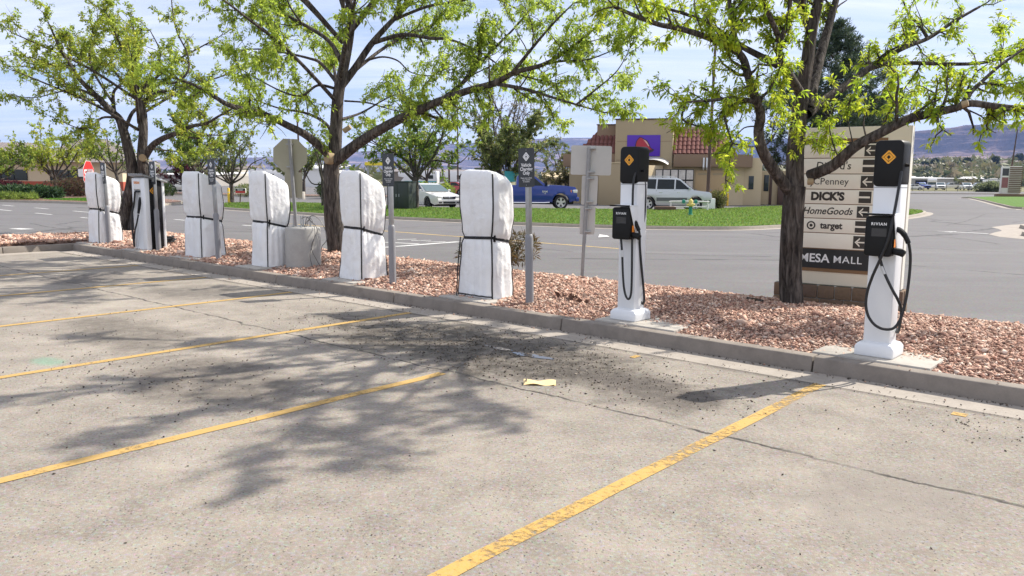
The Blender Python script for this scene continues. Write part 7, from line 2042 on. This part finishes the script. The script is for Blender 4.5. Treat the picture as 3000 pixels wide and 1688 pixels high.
flat('bell_clapper', [spx(*p) for p in [(905, 430), (930, 418), (955, 416), (958, 430), (940, 445), (915, 448)]], -0.464, M['bell_yellow'])
# curved awning under the sign
mb = MB(); vs = []
na = 12
for k in range(na + 1):
    t = k / na; x = X(1868) + (X(1960) - X(1868)) * t; zz_ = Zp(1900, 474) + 0.36 * math.sin(PI * min(1, t * 1.0)) ** 0.8
    vs += [(x, -0.36, zz_), (x, -1.5 - 0.3 * math.sin(PI * t), zz_ - 0.25)]
fs = [(2*k, 2*k+1, 2*k+3, 2*k+2) for k in range(na)]
mb.add(vs, fs); ob = mb.build('awning', M['alu_back'], rest)
# low service yard wall in front
d0 = -4.2
xa, xb = X(1755, d0), X(1850, d0); zw_ = Zp(1800, 479, d0)
blk('yard_wall', xa, xb, d0, d0 + 3.4, 0, zw_, M['tan_stucco'])
blk('yard_wall_cap', xa - 0.04, xb + 0.04, d0 - 0.04, d0 + 3.44, zw_ + 0.002, zw_ + 0.07, M['buff_and_lit_stucco'])
mb = MB(); mb.prism([(xb + 0.003, d0 + 0.01), (xb + 1.9, d0 + 3.0), (xb + 1.9, d0 + 3.4), (xb + 0.003, d0 + 3.4)], 0, zw_ - 0.08, 'z'); mb.build('yard_wall', M['buff_and_lit_stucco'], rest)  # same wall's right side, its sunlight put in as a paler colour
# doors, vents, camera, roof plant
for x0, x1 in ((X(2037), X(2080)), (X(2081), X(2126))):
    dr = blk('door', x0 + 0.02, x1 - 0.02, -0.06, -0.005, 0.05, Zp(2080, 499), M['door_tan'])
    mb = MB(); mb.box(x0 + 0.2, x1 - 0.2, -0.075, -0.062, Zp(2080, 513), Zp(2080, 507)); mb.build('vent', M['tan_stucco'], dr)
    mb = MB(); mb.box(x0 + 0.06, x0 + 0.12, -0.12, -0.062, 1.0, 1.15); mb.build('handle', M['galv'], dr)
for dx in (0, 0.22):
    mb = MB(); mb.tube([(X(2061) + dx, -0.12, Zp(2061, 497)), (X(2061) + dx, -0.56, Zp(2061, 490)), (X(2061) + dx, -0.56, Zp(2061, 463))], 0.06, 8); mb.build('vent_pipe', M['white_paint'], rest)
mb = MB(); mb.lathe([(0.0, -0.16), (0.10, -0.12), (0.14, 0.0), (0.12, 0.10), (0.05, 0.14)], 14); mb.build('security_camera', M['white_print'], rest, loc=(X(2105, -0.6), -0.66, zf1 + 0.12))
blk('roof_unit', X(1885, -3.4), X(1897, -3.4), d0 + 0.6, d0 + 1.6, zw_ + 0.07, zw_ + 0.5, M['galv'])
mb = MB(); mb.tube([(X(1840), 1.0, zt_), (X(1840), 1.0, zt_ + 0.55)], 0.03, 6); mb.build('roof_mast', M['bell_pink'], rest)
# menu board beside the lane
d1 = -3.6
mr = empty('menu_board', O + bx_ * X(1976, d1) + by_ * d1, RB, 'black-framed drive-through menu board of ten lit panels behind the silver vehicle', 'menu board')
mw = X(2033, d1) - X(1920, d1); mh0, mh1 = Zp(1976, 560, d1), Zp(1976, 496, d1)
mb = MB(); mb.box(-mw / 2, mw / 2, 0, 0.18, mh0, mh1); mb.build('frame', M['black_plastic'], mr, bevel=0.01)
for c_ in range(5):
    for r_ in range(2):
        w = mw / 5; h = (mh1 - mh0) / 2; x0 = -mw / 2 + w * c_; z0 = mh0 + h * r_
        mb = MB(); mb.box(x0 + 0.04, x0 + w - 0.04, -0.012, -0.002, z0 + 0.05, z0 + h - 0.05); mb.build('menu_panel', M['poster'], mr)
for x in (-mw * .4, mw * .4): mb = MB(); mb.box(x - 0.05, x + 0.05, 0.04, 0.14, 0, mh0 - 0.002); mb.build('leg', M['black_plastic'], mr)

# yellow bollards by the lane
def bollard(px, py, h, label, group='yellow bollards'):
    P = G(px, py); r_ = empty('bollard', P, 0, label, 'bollard', group)
    mb = MB(); mb.lathe([(0.075, 0), (0.075, h - 0.05), (0.055, h - 0.01), (0.0, h)], 14); mb.build('pipe', M['safety_yellow'], r_)
    mb = MB(); mb.lathe([(0.077, h * 0.72), (0.077, h * 0.76)], 14); mb.build('band', M['grey_print'], r_)
bollard(2131, 603, 1.25, 'yellow bollard at the corner of the restaurant wall behind the clipped shrub')
bollard(2193, 594, 1.65, 'tall yellow bollard beside the drive-through window')
bollard(671, 600, 1.05, 'yellow bollard beside the trunk of the vase-shaped tree')

# ------------------------------------------------------------------ street things across the road
# hydrant
P = G(2022, 638); P.z = 0.13
hy = empty('fire_hydrant', P, 0.3, 'fire hydrant with yellow bonnet and green barrel on the lawn', 'hydrant')
mb = MB(); mb.lathe([(0.12, 0), (0.12, 0.03), (0.085, 0.04), (0.08, 0.40)], 18); mb.build('barrel', M['hyd_green'], hy)
mb = MB(); mb.lathe([(0.10, 0.40), (0.12, 0.42), (0.12, 0.50), (0.10, 0.54), (0.105, 0.60), (0.09, 0.68), (0.05, 0.73), (0.025, 0.74), (0.025, 0.79), (0.0, 0.79)], 18); mb.build('bonnet', M['hyd_yellow'], hy)
for s in (-1, 1):
    mb = MB(); mb.tube([(s * 0.08, 0, 0.47), (s * 0.20, 0, 0.47)], 0.055, 12); mb.build('outlet_cap', M['hyd_yellow'], hy)
mb = MB(); mb.tube([(0, -0.08, 0.46), (0, -0.20, 0.46)], 0.07, 12); mb.build('outlet_cap', M['hyd_yellow'], hy)
# backflow pipework
P = G(2018, 622); P.z = 0.13
bf = empty('backflow_pipe', P, -0.1, 'white backflow pipework standing behind the hydrant', 'pipe')
mb = MB(); mb.tube(catmull([(-1.0, 0, 0), (-1.0, 0, 0.36), (-0.9, 0, 0.45), (0.9, 0, 0.45), (1.0, 0, 0.36), (1.0, 0, 0)], 5), 0.045, 10); mb.build('pipe', M['pipe_white'], bf)
mb = MB(); mb.tube([(-1.0, 0.02, 0.16), (1.0, 0.02, 0.16)], 0.03, 8); mb.build('rail', M['pipe_white'], bf)
for x in (-0.3, 0.35): mb = MB(); mb.lathe([(0.09, -0.1), (0.11, 0), (0.09, 0.1)], 12, axis='y', cx=x, cy=0.45); mb.build('valve', M['hyd_green'], bf)
P = G(1948, 622); P.z = 0.12
mb = MB(); mb.box(-0.55, 0.55, -0.3, 0.3, 0, 0.20); tag(mb.build('valve_box_lid', M['rust'], None, bevel=0.04, loc=P), 'low brown valve box on the lawn left of the white backflow pipework', 'valve box')
# lamp post on its white plinth
P = G(2071, 618)
lp = empty('lamp_post', P, 0, 'dark brown parking lot lamp post on a white concrete plinth beside the clipped shrub', 'lamp post')
mb = MB(); mb.box(-0.38, 0.38, -0.35, 0.35, 0, 0.72); mb.build('plinth', M['white_roof'], lp, bevel=0.03)
tp = at(2097, 110, P.y) - P
mb = MB(); mb.tube([(0, 0, 0.70), tp], [0.10, 0.065], 10); mb.build('pole', M['dark_brown'], lp)
mb = MB(); mb.box(tp.x - 0.5, tp.x + 0.5, tp.y - 0.18, tp.y + 0.18, tp.z, tp.z + 0.16); mb.build('lamp_head', M['dark_brown'], lp, bevel=0.02)
# lamp post with round concrete foot beyond the lawn
P = G(883, 584)
lp = empty('lamp_post', P, 0, 'slim lamp post on a round concrete foot beyond the lawn', 'lamp post')
mb = MB(); mb.lathe([(0.30, 0), (0.30, 0.55), (0.27, 0.60), (0, 0.6)], 20); mb.build('foot', M['pad'], lp)
tp = at(868, 300, P.y) - P
mb = MB(); mb.tube([(0, 0, 0.6), tp], [0.09, 0.06], 8); mb.build('pole', M['dark_brown'], lp)
mb = MB(); mb.box(tp.x - 0.4, tp.x + 0.4, tp.y - 0.15, tp.y + 0.15, tp.z, tp.z + 0.14); mb.build('lamp_head', M['dark_brown'], lp, bevel=0.02)
for px, Y_, ytop, lab in ((1317, 70, 470, 'thin dark pole rising behind the white sedan'), (1342, 95, 300, 'wooden utility pole beyond the lawn, left of the olive tree')):
    P = at(px, 550, Y_); P.z = 0
    tp = at(px - 2, ytop, Y_) - P
    lp = empty('utility_pole', P, 0, lab, 'pole')
    mb = MB(); mb.tube([(0, 0, -0.1), tp], [0.10, 0.07], 8); mb.build('pole', M['dark_brown'], lp)
    mb = MB(); mb.box(tp.x - 0.3, tp.x + 0.3, -0.06, 0.06, tp.z - 0.12, tp.z); mb.build('cross_piece', M['dark_brown'], lp)
# utility cabinet
P = G(1166, 619); P.z = 0.10
ub = empty('utility_cabinet', P, -0.28, 'dark green electrical cabinet on the lawn beside the broad locust trunk', 'cabinet')
mb = MB(); mb.box(-0.62, 0.62, 0, 1.0, 0, 1.42); mb.build('housing', M['dark_green'], ub, bevel=0.02)
mb = MB(); mb.box(-0.65, 0.65, -0.03, 1.03, 1.422, 1.47); mb.build('lid', M['dark_green'], ub, bevel=0.015)
for s in (-1, 1):
    mb = MB(); mb.box(s * 0.30 - 0.27, s * 0.30 + 0.27, -0.018, -0.002, 0.12, 1.34); d_ = mb.build('door', M['dark_green'], ub, bevel=0.008)
    mb = MB(); mb.box(s * 0.08 - 0.02, s * 0.08 + 0.02, -0.05, -0.019, 0.65, 0.80); mb.build('handle', M['galv'], d_)
mb = MB(); mb.box(-0.75, 0.75, -0.15, 1.15, -0.05, -0.001); mb.build('plinth', M['pad'], ub)
# enter sign
P = G(704, 600)
es = empty('entrance_sign', P, 0.05, 'small dark red enter sign on a single leaning post', 'sign')
mb = MB(); mb.tube([(-0.02, 0, 0), (0.04, 0, 0.72)], 0.035, 8); mb.build('post', M['dark_brown'], es)
mb = MB(); mb.prism(rbox_outline(0.66, 0.34, 0.06, 4, 0.05, 0.86), -0.06, 0.06); mb.build('sign_box', M['sign_white'], es)
mb = MB(); mb.box(-0.25, 0.35, -0.068, -0.0605, 0.86, 1.0); mb.build('dark_face', M['black_panel'], es)
mb = MB(); mb.box(-0.25, 0.35, -0.068, -0.0605, 0.72, 0.856); mb.build('red_face', M['stop_red'], es)
text('Enter', 0.15, M['white_print'], es, (0.05, -0.069, 0.925), bold=0.002)

# litter
P = G(1581, 1127, 0.0)
mb = MB(); n_ = 10; vs = []
for k in range(n_ + 1):
    t = k / n_ - 0.5
    for s in (-1, 1): vs.append((t * 0.27, s * 0.055 * (1 - 0.06 * math.sin(k * 0.7)), 0.014 + 0.008 * math.sin(k * 0.8 + s) + (0.012 if s > 0 else 0)))
mb.add(vs, [(2*k, 2*k+2, 2*k+3, 2*k+1) for k in range(n_)])
mb.add([(x, y, z - 0.010) for x, y, z in vs], [(2*k, 2*k+1, 2*k+3, 2*k+2) for k in range(n_)])
pbag = empty('paper_bag', P, -0.05, 'flattened buff paper bag lying on the lot near the dark stain', 'litter')
mb.build('bag', M['paper'], pbag, smooth=60)
mb = MB(); mb.box(-0.118, -0.108, -0.045, 0.035, 0.035, 0.040); mb.build('print_stripe', M['ink'], pbag)
P = G(1767, 696)
mb = MB(); vs = [(-0.16, -0.10, 0.01), (0.18, -0.08, 0.03), (0.14, 0.12, 0.05), (-0.10, 0.10, 0.09), (0.0, 0.0, 0.08)]
mb.add(vs, [(0, 1, 4), (1, 2, 4), (2, 3, 4), (3, 0, 4)]); tag(mb.build('paper_scrap', M['white_paper'], None, smooth=0, loc=P), 'crumpled white paper on the road between the three-plate sign and the pedestal', 'litter')
# dead branch and leaves on the gravel
def stick(pts, r, label, name='fallen_branch'):
    mb = MB(); mb.tube(catmull(pts, 4), r, 5); tag(mb.build(name, M['bark']), label, 'branch')
k_ = lambda a, b: KW(a, b, gz(a, b) + 0.02)
stick([k_(9.55, 4.35), k_(9.5, 4.25), k_(9.45, 4.1)], 0.022, 'short dark stick on the gravel at the foot of the near locust')
lf = MB(); g_ = np.random.default_rng(12)
for k in range(26):
    a, b = 7.95 + g_.normal(0, 0.10), 6.05 + g_.normal(0, 0.18); c_ = KW(a, b, gz(a, b) + 0.02 + g_.uniform(0, 0.05)); v1, v2 = Vector(g_.normal(0, 0.022, 3)), Vector(g_.normal(0, 0.022, 3))
    lf.add([c_ - v1, c_ + v2, c_ + v1, c_ - v2], [(0, 1, 2, 3)])
tag(lf.build('dead_leaves', M['rust'], smooth=0), 'small heap of dark dead leaves on the gravel beside the charging sign', 'leaves', kind='stuff')

# ------------------------------------------------------------------ restaurant on the left
P = at(150, 560, 90); P.z = 0
lr = empty('restaurant', (-58, 90, 0), math.radians(12), 'cream restaurant with red lower wall, dark windows and grey gabled metal roof', 'restaurant')
def lbk(name, x0, x1, y0, y1, z0, z1, m, bevel=0): mb = MB(); mb.box(x0, x1, y0, y1, z0, z1); return mb.build(name, m, lr, bevel=bevel)
lbk('wall', -16, 13, 0, 14, 1.05, 3.4, M['cream_wall'])
lbk('wall_band', -16.05, 13.05, -0.06, 14.05, 0, 1.048, M['red_band'])
for x0, x1 in ((-14, -10), (-8.6, -3.2), (-1.0, 3.0), (5.4, 9.2)):
    w_ = lbk('window', x0, x1, -0.05, 0.02, 1.15, 2.35, M['glass'])
    n_ = max(1, int((x1 - x0) / 1.3))
    for k in range(n_ + 1):
        x = x0 + (x1 - x0) * k / n_; mb = MB(); mb.box(x - 0.04, x + 0.04, -0.09, -0.052, 1.15, 2.35); mb.build('mullion', M['black_plastic'], w_)
def gable(name, x0, x1, y0, y1, ze, zr, hip=0.0, m='grey_roof'):
    mb = MB(); ym = (y0 + y1) / 2
    mb.add([(x0, y0, ze), (x1, y0, ze), (x1, y1, ze), (x0, y1, ze), (x0 + hip, ym, zr), (x1 - hip, ym, zr)], [(0, 1, 5, 4), (2, 3, 4, 5), (1, 2, 5), (3, 0, 4), (3, 2, 1, 0)])
    rf = mb.build(name, M[m], lr, smooth=0)
    n_ = int((x1 - x0) / 0.6)
    rb = MB()
    for k in range(n_ + 1):
        x = x0 + (x1 - x0) * k / n_; f = 1.0
        if hip: f = min(1, min(x - x0, x1 - x) / hip)
        rb.tube([(x, y0 - 0.0, ze + 0.02), (x, y0 + (ym - y0) * f, ze + (zr - ze) * f + 0.02)], 0.035, 4)
    rb.build('standing_seams', M[m], rf)
    return rf
gable('roof', 2.5, 14.2, -0.9, 14.8, 3.25, 6.2, 4.5)
gable('roof', -17, 2.4, -0.9, 14.8, 3.4, 5.6, 0.0)
mb = MB(); mb.add([(-9, -1.6, 3.4), (-1.5, -1.6, 3.4), (-5.2, -1.6, 5.9), (-9, 7, 3.4), (-1.5, 7, 3.4), (-5.2, 7, 5.9)], [(0, 1, 2), (3, 5, 4), (0, 2, 5, 3), (1, 4, 5, 2), (0, 3, 4, 1)]); mb.build('porch_gable', M['cream_wall'], lr, smooth=0)
mb = MB(); mb.add([(-9.5, -2.0, 3.2), (-5.2, -2.0, 6.1), (-5.2, 7, 6.1), (-9.5, 7, 3.2), (-9.5, -2.0, 3.36), (-5.2, -2.0, 6.28), (-5.2, 7, 6.28), (-9.5, 7, 3.36)], [(0,3,2,1),(4,5,6,7),(0,1,5,4),(1,2,6,5),(2,3,7,6),(3,0,4,7)])
mb.add([(-1.0, -2.0, 3.2), (-5.2, -2.0, 6.1), (-5.2, 7, 6.1), (-1.0, 7, 3.2), (-1.0, -2.0, 3.36), (-5.2, -2.0, 6.28), (-5.2, 7, 6.28), (-1.0, 7, 3.36)], [(0,1,2,3),(7,6,5,4),(0,4,5,1),(1,5,6,2),(2,6,7,3),(3,7,4,0)])
mb.build('porch_roof', M['grey_roof'], lr, smooth=0)

# ------------------------------------------------------------------ louvred pylon and the yard beyond
P = at(2956, 575, 100); P.z = 0.1
py_ = empty('louvred_pylon', P, math.radians(-25), 'boxy roadside pylon with brown louvres and a thin mast on the far right lawn', 'pylon')
mb = MB(); mb.box(-1.05, 1.05, -0.7, 0.7, 0.35, 3.75); mb.build('core', M['sign_white'], py_, bevel=0.03)
for k in range(14):
    z = 0.55 + 0.23 * k; mb = MB(); mb.box(-0.25, 1.16, -0.80, 0.80, z, z + 0.12); mb.build('slat', M['louver'], py_)
mb = MB(); mb.box(-1.0, -0.32, -0.715, -0.702, 2.6, 3.5); mb.build('display', M['screen'], py_)
mb = MB(); mb.box(-1.0, -0.32, -0.715, -0.702, 1.1, 2.4); mb.build('poster', M['dull_pink'], py_)
mb = MB(); mb.box(-1.5, 1.5, -1.1, 1.1, -0.05, 0.349); mb.build('plinth', M['sandstone'], py_, bevel=0.05)
mb = MB(); mb.tube([(0.0, 0, 3.7), (0.25, 0, 8.3)], [0.10, 0.06], 8); mb.build('mast', M['dark_brown'], py_)

def shed(name, px0, px1, Y_, py_top, depth, wallm, roofm, label, door=None, bay_shade_slab=None):
    A_, B_ = at(px0, 540, Y_), at(px1, 540, Y_)
    A_.z = B_.z = 0; zt = at((px0 + px1) / 2, py_top, Y_).z
    w_ = (B_ - A_).length
    r_ = empty(name, A_, math.atan2((B_ - A_).y, (B_ - A_).x), label, 'building')
    mb = MB(); mb.box(0, w_, 0, depth, -0.1, zt * 0.86); mb.build('wall', wallm, r_)
    mb = MB(); mb.add([(-0.3, -0.4, zt * 0.86), (w_ + 0.3, -0.4, zt * 0.86), (w_ + 0.3, depth, zt * 1.12), (-0.3, depth, zt * 1.12), (-0.3, -0.4, zt * 0.92), (w_ + 0.3, -0.4, zt * 0.92), (w_ + 0.3, depth, zt * 1.18), (-0.3, depth, zt * 1.18)], [(0,3,2,1),(4,5,6,7),(0,1,5,4),(1,2,6,5),(2,3,7,6),(3,0,4,7)])
    rf = mb.build('roof', roofm, r_, smooth=0)
    if door:
        for f0, f1 in door: mb = MB(); mb.box(w_ * f0, w_ * f1, -0.08, -0.01, 0, zt * 0.66); mb.build('roller_door', M['buff_and_lit_stucco'], r_)
    if bay_shade_slab:
        f0, f1 = bay_shade_slab; mb = MB(); mb.box(w_ * f0, w_ * f1, -0.10, -0.01, 0, zt * 0.68); mb.build('bay_shade_slab', M['black_plastic'], r_)  # solid black slab stands in for the shade inside an open bay
    for k in range(1, int(w_ / 6)): mb = MB(); mb.box(6 * k - 0.06, 6 * k + 0.06, -0.06, -0.008, 0, zt * 0.85); mb.build('pilaster', M['dull_galv'], r_)
    return r_
shed('metal_shed', 2668, 2990, 420, 521, 30, M['warehouse'], M['white_roof'], 'long low grey metal shed with white roof and roller door beyond the storage yard', [(0.44, 0.55)], (0.04, 0.20))
shed('metal_shed', 870, 960, 150, 488, 20, M['white_roof'], M['white_roof'], 'tall white metal building behind the small locust tree')
shed('metal_shed', 1120, 1420, 210, 500, 30, M['grey_roof'], M['grey_roof'], 'dark grey metal building far behind the white sedan')
shed('metal_shed', 455, 620, 150, 508, 22, M['warehouse'], M['white_roof'], 'low pale building beyond the purple plum tree')
shed('metal_shed', 560, 700, 240, 490, 22, M['house_wall'], M['house_roof'], 'distant pale building below the blue ridge')
shed('metal_shed', 1600, 1672, 75, 516, 5, M['buff_and_lit_stucco'], M['buff_and_lit_stucco'], 'small tan block enclosure just beyond the blue pickup')
# teal banner behind the pickup
P = at(1502, 560, 72); P.z = 0
bn = empty('banner', P, 0.1, 'teal banner on two posts behind the roof of the blue pickup', 'banner')
mb = MB(); mb.box(-0.75, 0.75, -0.02, 0.02, 1.5, 2.45); mb.build('cloth', M['teal'], bn)
for x in (-0.72, 0.72): mb = MB(); mb.tube([(x, 0.05, 0), (x, 0.05, 2.6)], 0.04, 8); mb.build('post', M['galv'], bn)
text('HIRING', 0.36, M['white_print'], bn, (0, -0.022, 2.0), bold=0.005) if False else None
# yellow canopy far off
P = at(1108, 480, 130); 
yc = empty('fuel_canopy', (P.x, P.y, 0), 0.0, 'yellow-edged canopy roof showing between the trees', 'canopy')
mb = MB(); mb.box(-2.2, 2.2, 0, 4, P.z - 0.25, P.z + 0.25); mb.build('roof', M['bell_yellow'], yc)
for x in (-1.8, 1.8): mb = MB(); mb.box(x - 0.12, x + 0.12, 0.5, 0.8, 0, P.z - 0.25); mb.build('leg', M['galv'], yc)
# yard fence
fA, fB = at(2640, 560, 170), at(2945, 560, 170)
fr_ = empty('yard_fence', (fA.x, fA.y, 0), math.atan2((fB - fA).y, (fB - fA).x), 'dark chain-link fence along the storage yard', 'fence')
Lf = (fB - fA).length; Lf = math.hypot(fB.x - fA.x, fB.y - fA.y)
for k in range(int(Lf / 2.4) + 1): mb = MB(); mb.tube([(k * 2.4, 0, 0), (k * 2.4, 0, 1.5)], 0.04, 6); mb.build('post', M['fence_dark'], fr_)
for z in (0.15, 0.55, 1.5): mb = MB(); mb.tube([(0, 0, z), (Lf, 0, z)], 0.025, 6); mb.build('rail', M['fence_dark'], fr_)
# far kerb in front of the yard
fk = MB(); A_, B_ = G(2600, 568), G(3100, 571)
d_ = (B_ - A_).normalized(); nn = Vector((-d_.y, d_.x, 0))
fk.hexa([A_, B_, B_ + nn * 0.5, A_ + nn * 0.5, A_ + Vector((0,0,.15)), B_ + Vector((0,0,.15)), B_ + nn * 0.5 + Vector((0,0,.15)), A_ + nn * 0.5 + Vector((0,0,.15))])
struct(fk.build('kerb', M['kerb_far'], None, smooth=0))

# houses and single trees on the far slope
g_ = np.random.default_rng(77)
HOUSES = [(2690, 492, 'low tan house on the far slope, left of the others'), (2800, 491, 'wide pale house among trees on the far slope'), (2750, 499, 'small grey house below the wide pale one'), (2862, 497, 'pale house on the far slope beside dark red trees'), (2955, 480, 'house on the far slope behind the thin mast')]
for px, py, lab in HOUSES:
    for Dd in np.arange(520, 1500, 20.0):
        P = at(px, py + 6, Dd)
        if P.z <= hill_z(P.x, P.y): break
    z0 = hill_z(P.x, P.y)
    h_ = empty('house', (P.x, P.y, z0), -0.45 + g_.uniform(-.2, .2), lab, 'house', 'houses on the far slope')
    w_ = g_.uniform(14, 22)
    mb = MB(); mb.box(-w_ / 2, w_ / 2, -5, 5, -2, 3.2); mb.build('wall', M['house_wall'], h_)
    mb = MB(); mb.add([(-w_/2 - .8, -6, 3.2), (w_/2 + .8, -6, 3.2), (w_/2 + .8, 6, 3.2), (-w_/2 - .8, 6, 3.2), (-w_/2 + 3, 0, 5.6), (w_/2 - 3, 0, 5.6)], [(0,1,5,4),(2,3,4,5),(1,2,5),(3,0,4),(3,2,1,0)]); mb.build('roof', M['house_roof'], h_, smooth=0)
    for k in range(3): x = -w_ / 2 + w_ * (k + 0.6) / 3.2; mb = MB(); mb.box(x, x + 1.8, -5.06, -4.99, 1.0, 2.3); mb.build('window', M['glass'], h_)
for k, (px, py, s, lab) in enumerate([(2708, 488, 5.5, 'round dark tree beside the low tan house'), (2738, 480, 6.5, 'large dark tree above the small grey house'), (2832, 478, 5.5, 'dark tree to the right of the wide pale house'), (2915, 478, 6.5, 'big round dark tree below the mesa, left of the pylon'), (2985, 470, 8.0, 'largest dark tree at the right end of the far slope'), (2880, 484, 5, 'dark tree between the pale house and the pylon')]):
    for Dd in np.arange(520, 1500, 20.0):
        P = at(px, py + 10, Dd)
        if P.z <= hill_z(P.x, P.y): break
    P.z = hill_z(P.x, P.y) - 0.5
    T = Tree(200 + k); gg = T.g
    T.limb([tuple(P), tuple(P + Vector((0, 0, s * 0.5))), tuple(P + Vector((0, 0, s)))], 0.4, 0.1, seg=5, n=2, leaf_from=1)
    for i in range(260):
        v = gg.normal(size=3); v /= np.linalg.norm(v); q = gg.uniform(0.4, 1.0) ** 0.5
        T.tp.append(np.array(P) + np.array([v[0] * s * 0.62 * q, v[1] * s * 0.62 * q, s * 0.85 + v[2] * s * 0.6 * q])); T.td.append(v); T.ts.append(1)
    T.finish('valley_tree', P, lab, 'single trees on the far slope', blades=4, size=1.7, width=0.35, pal=[(0.03, 0.05, 0.025), (0.045, 0.065, 0.03)], droop=0.2, leafmat='needle')

# ------------------------------------------------------------------ the air
hz = MB(); hz.box(-11000, 13000, -400, 11500, -60, 900)
haze = hz.build('haze', [], smooth=0)
t = NT('haze_air'); t.n.remove(t.b)
pv = t.n.new('ShaderNodeVolumePrincipled'); pv.inputs['Color'].default_value = (0.32, 0.50, 1.0, 1); pv.inputs['Density'].default_value = 6.2e-5; pv.inputs['Anisotropy'].default_value = 0.0
t.l.new(pv.outputs[0], t.out.inputs['Volume'])
haze.data.materials.append(t.m)
tag(haze, 'thin blue air between the town and the mesa', 'haze', kind='stuff')
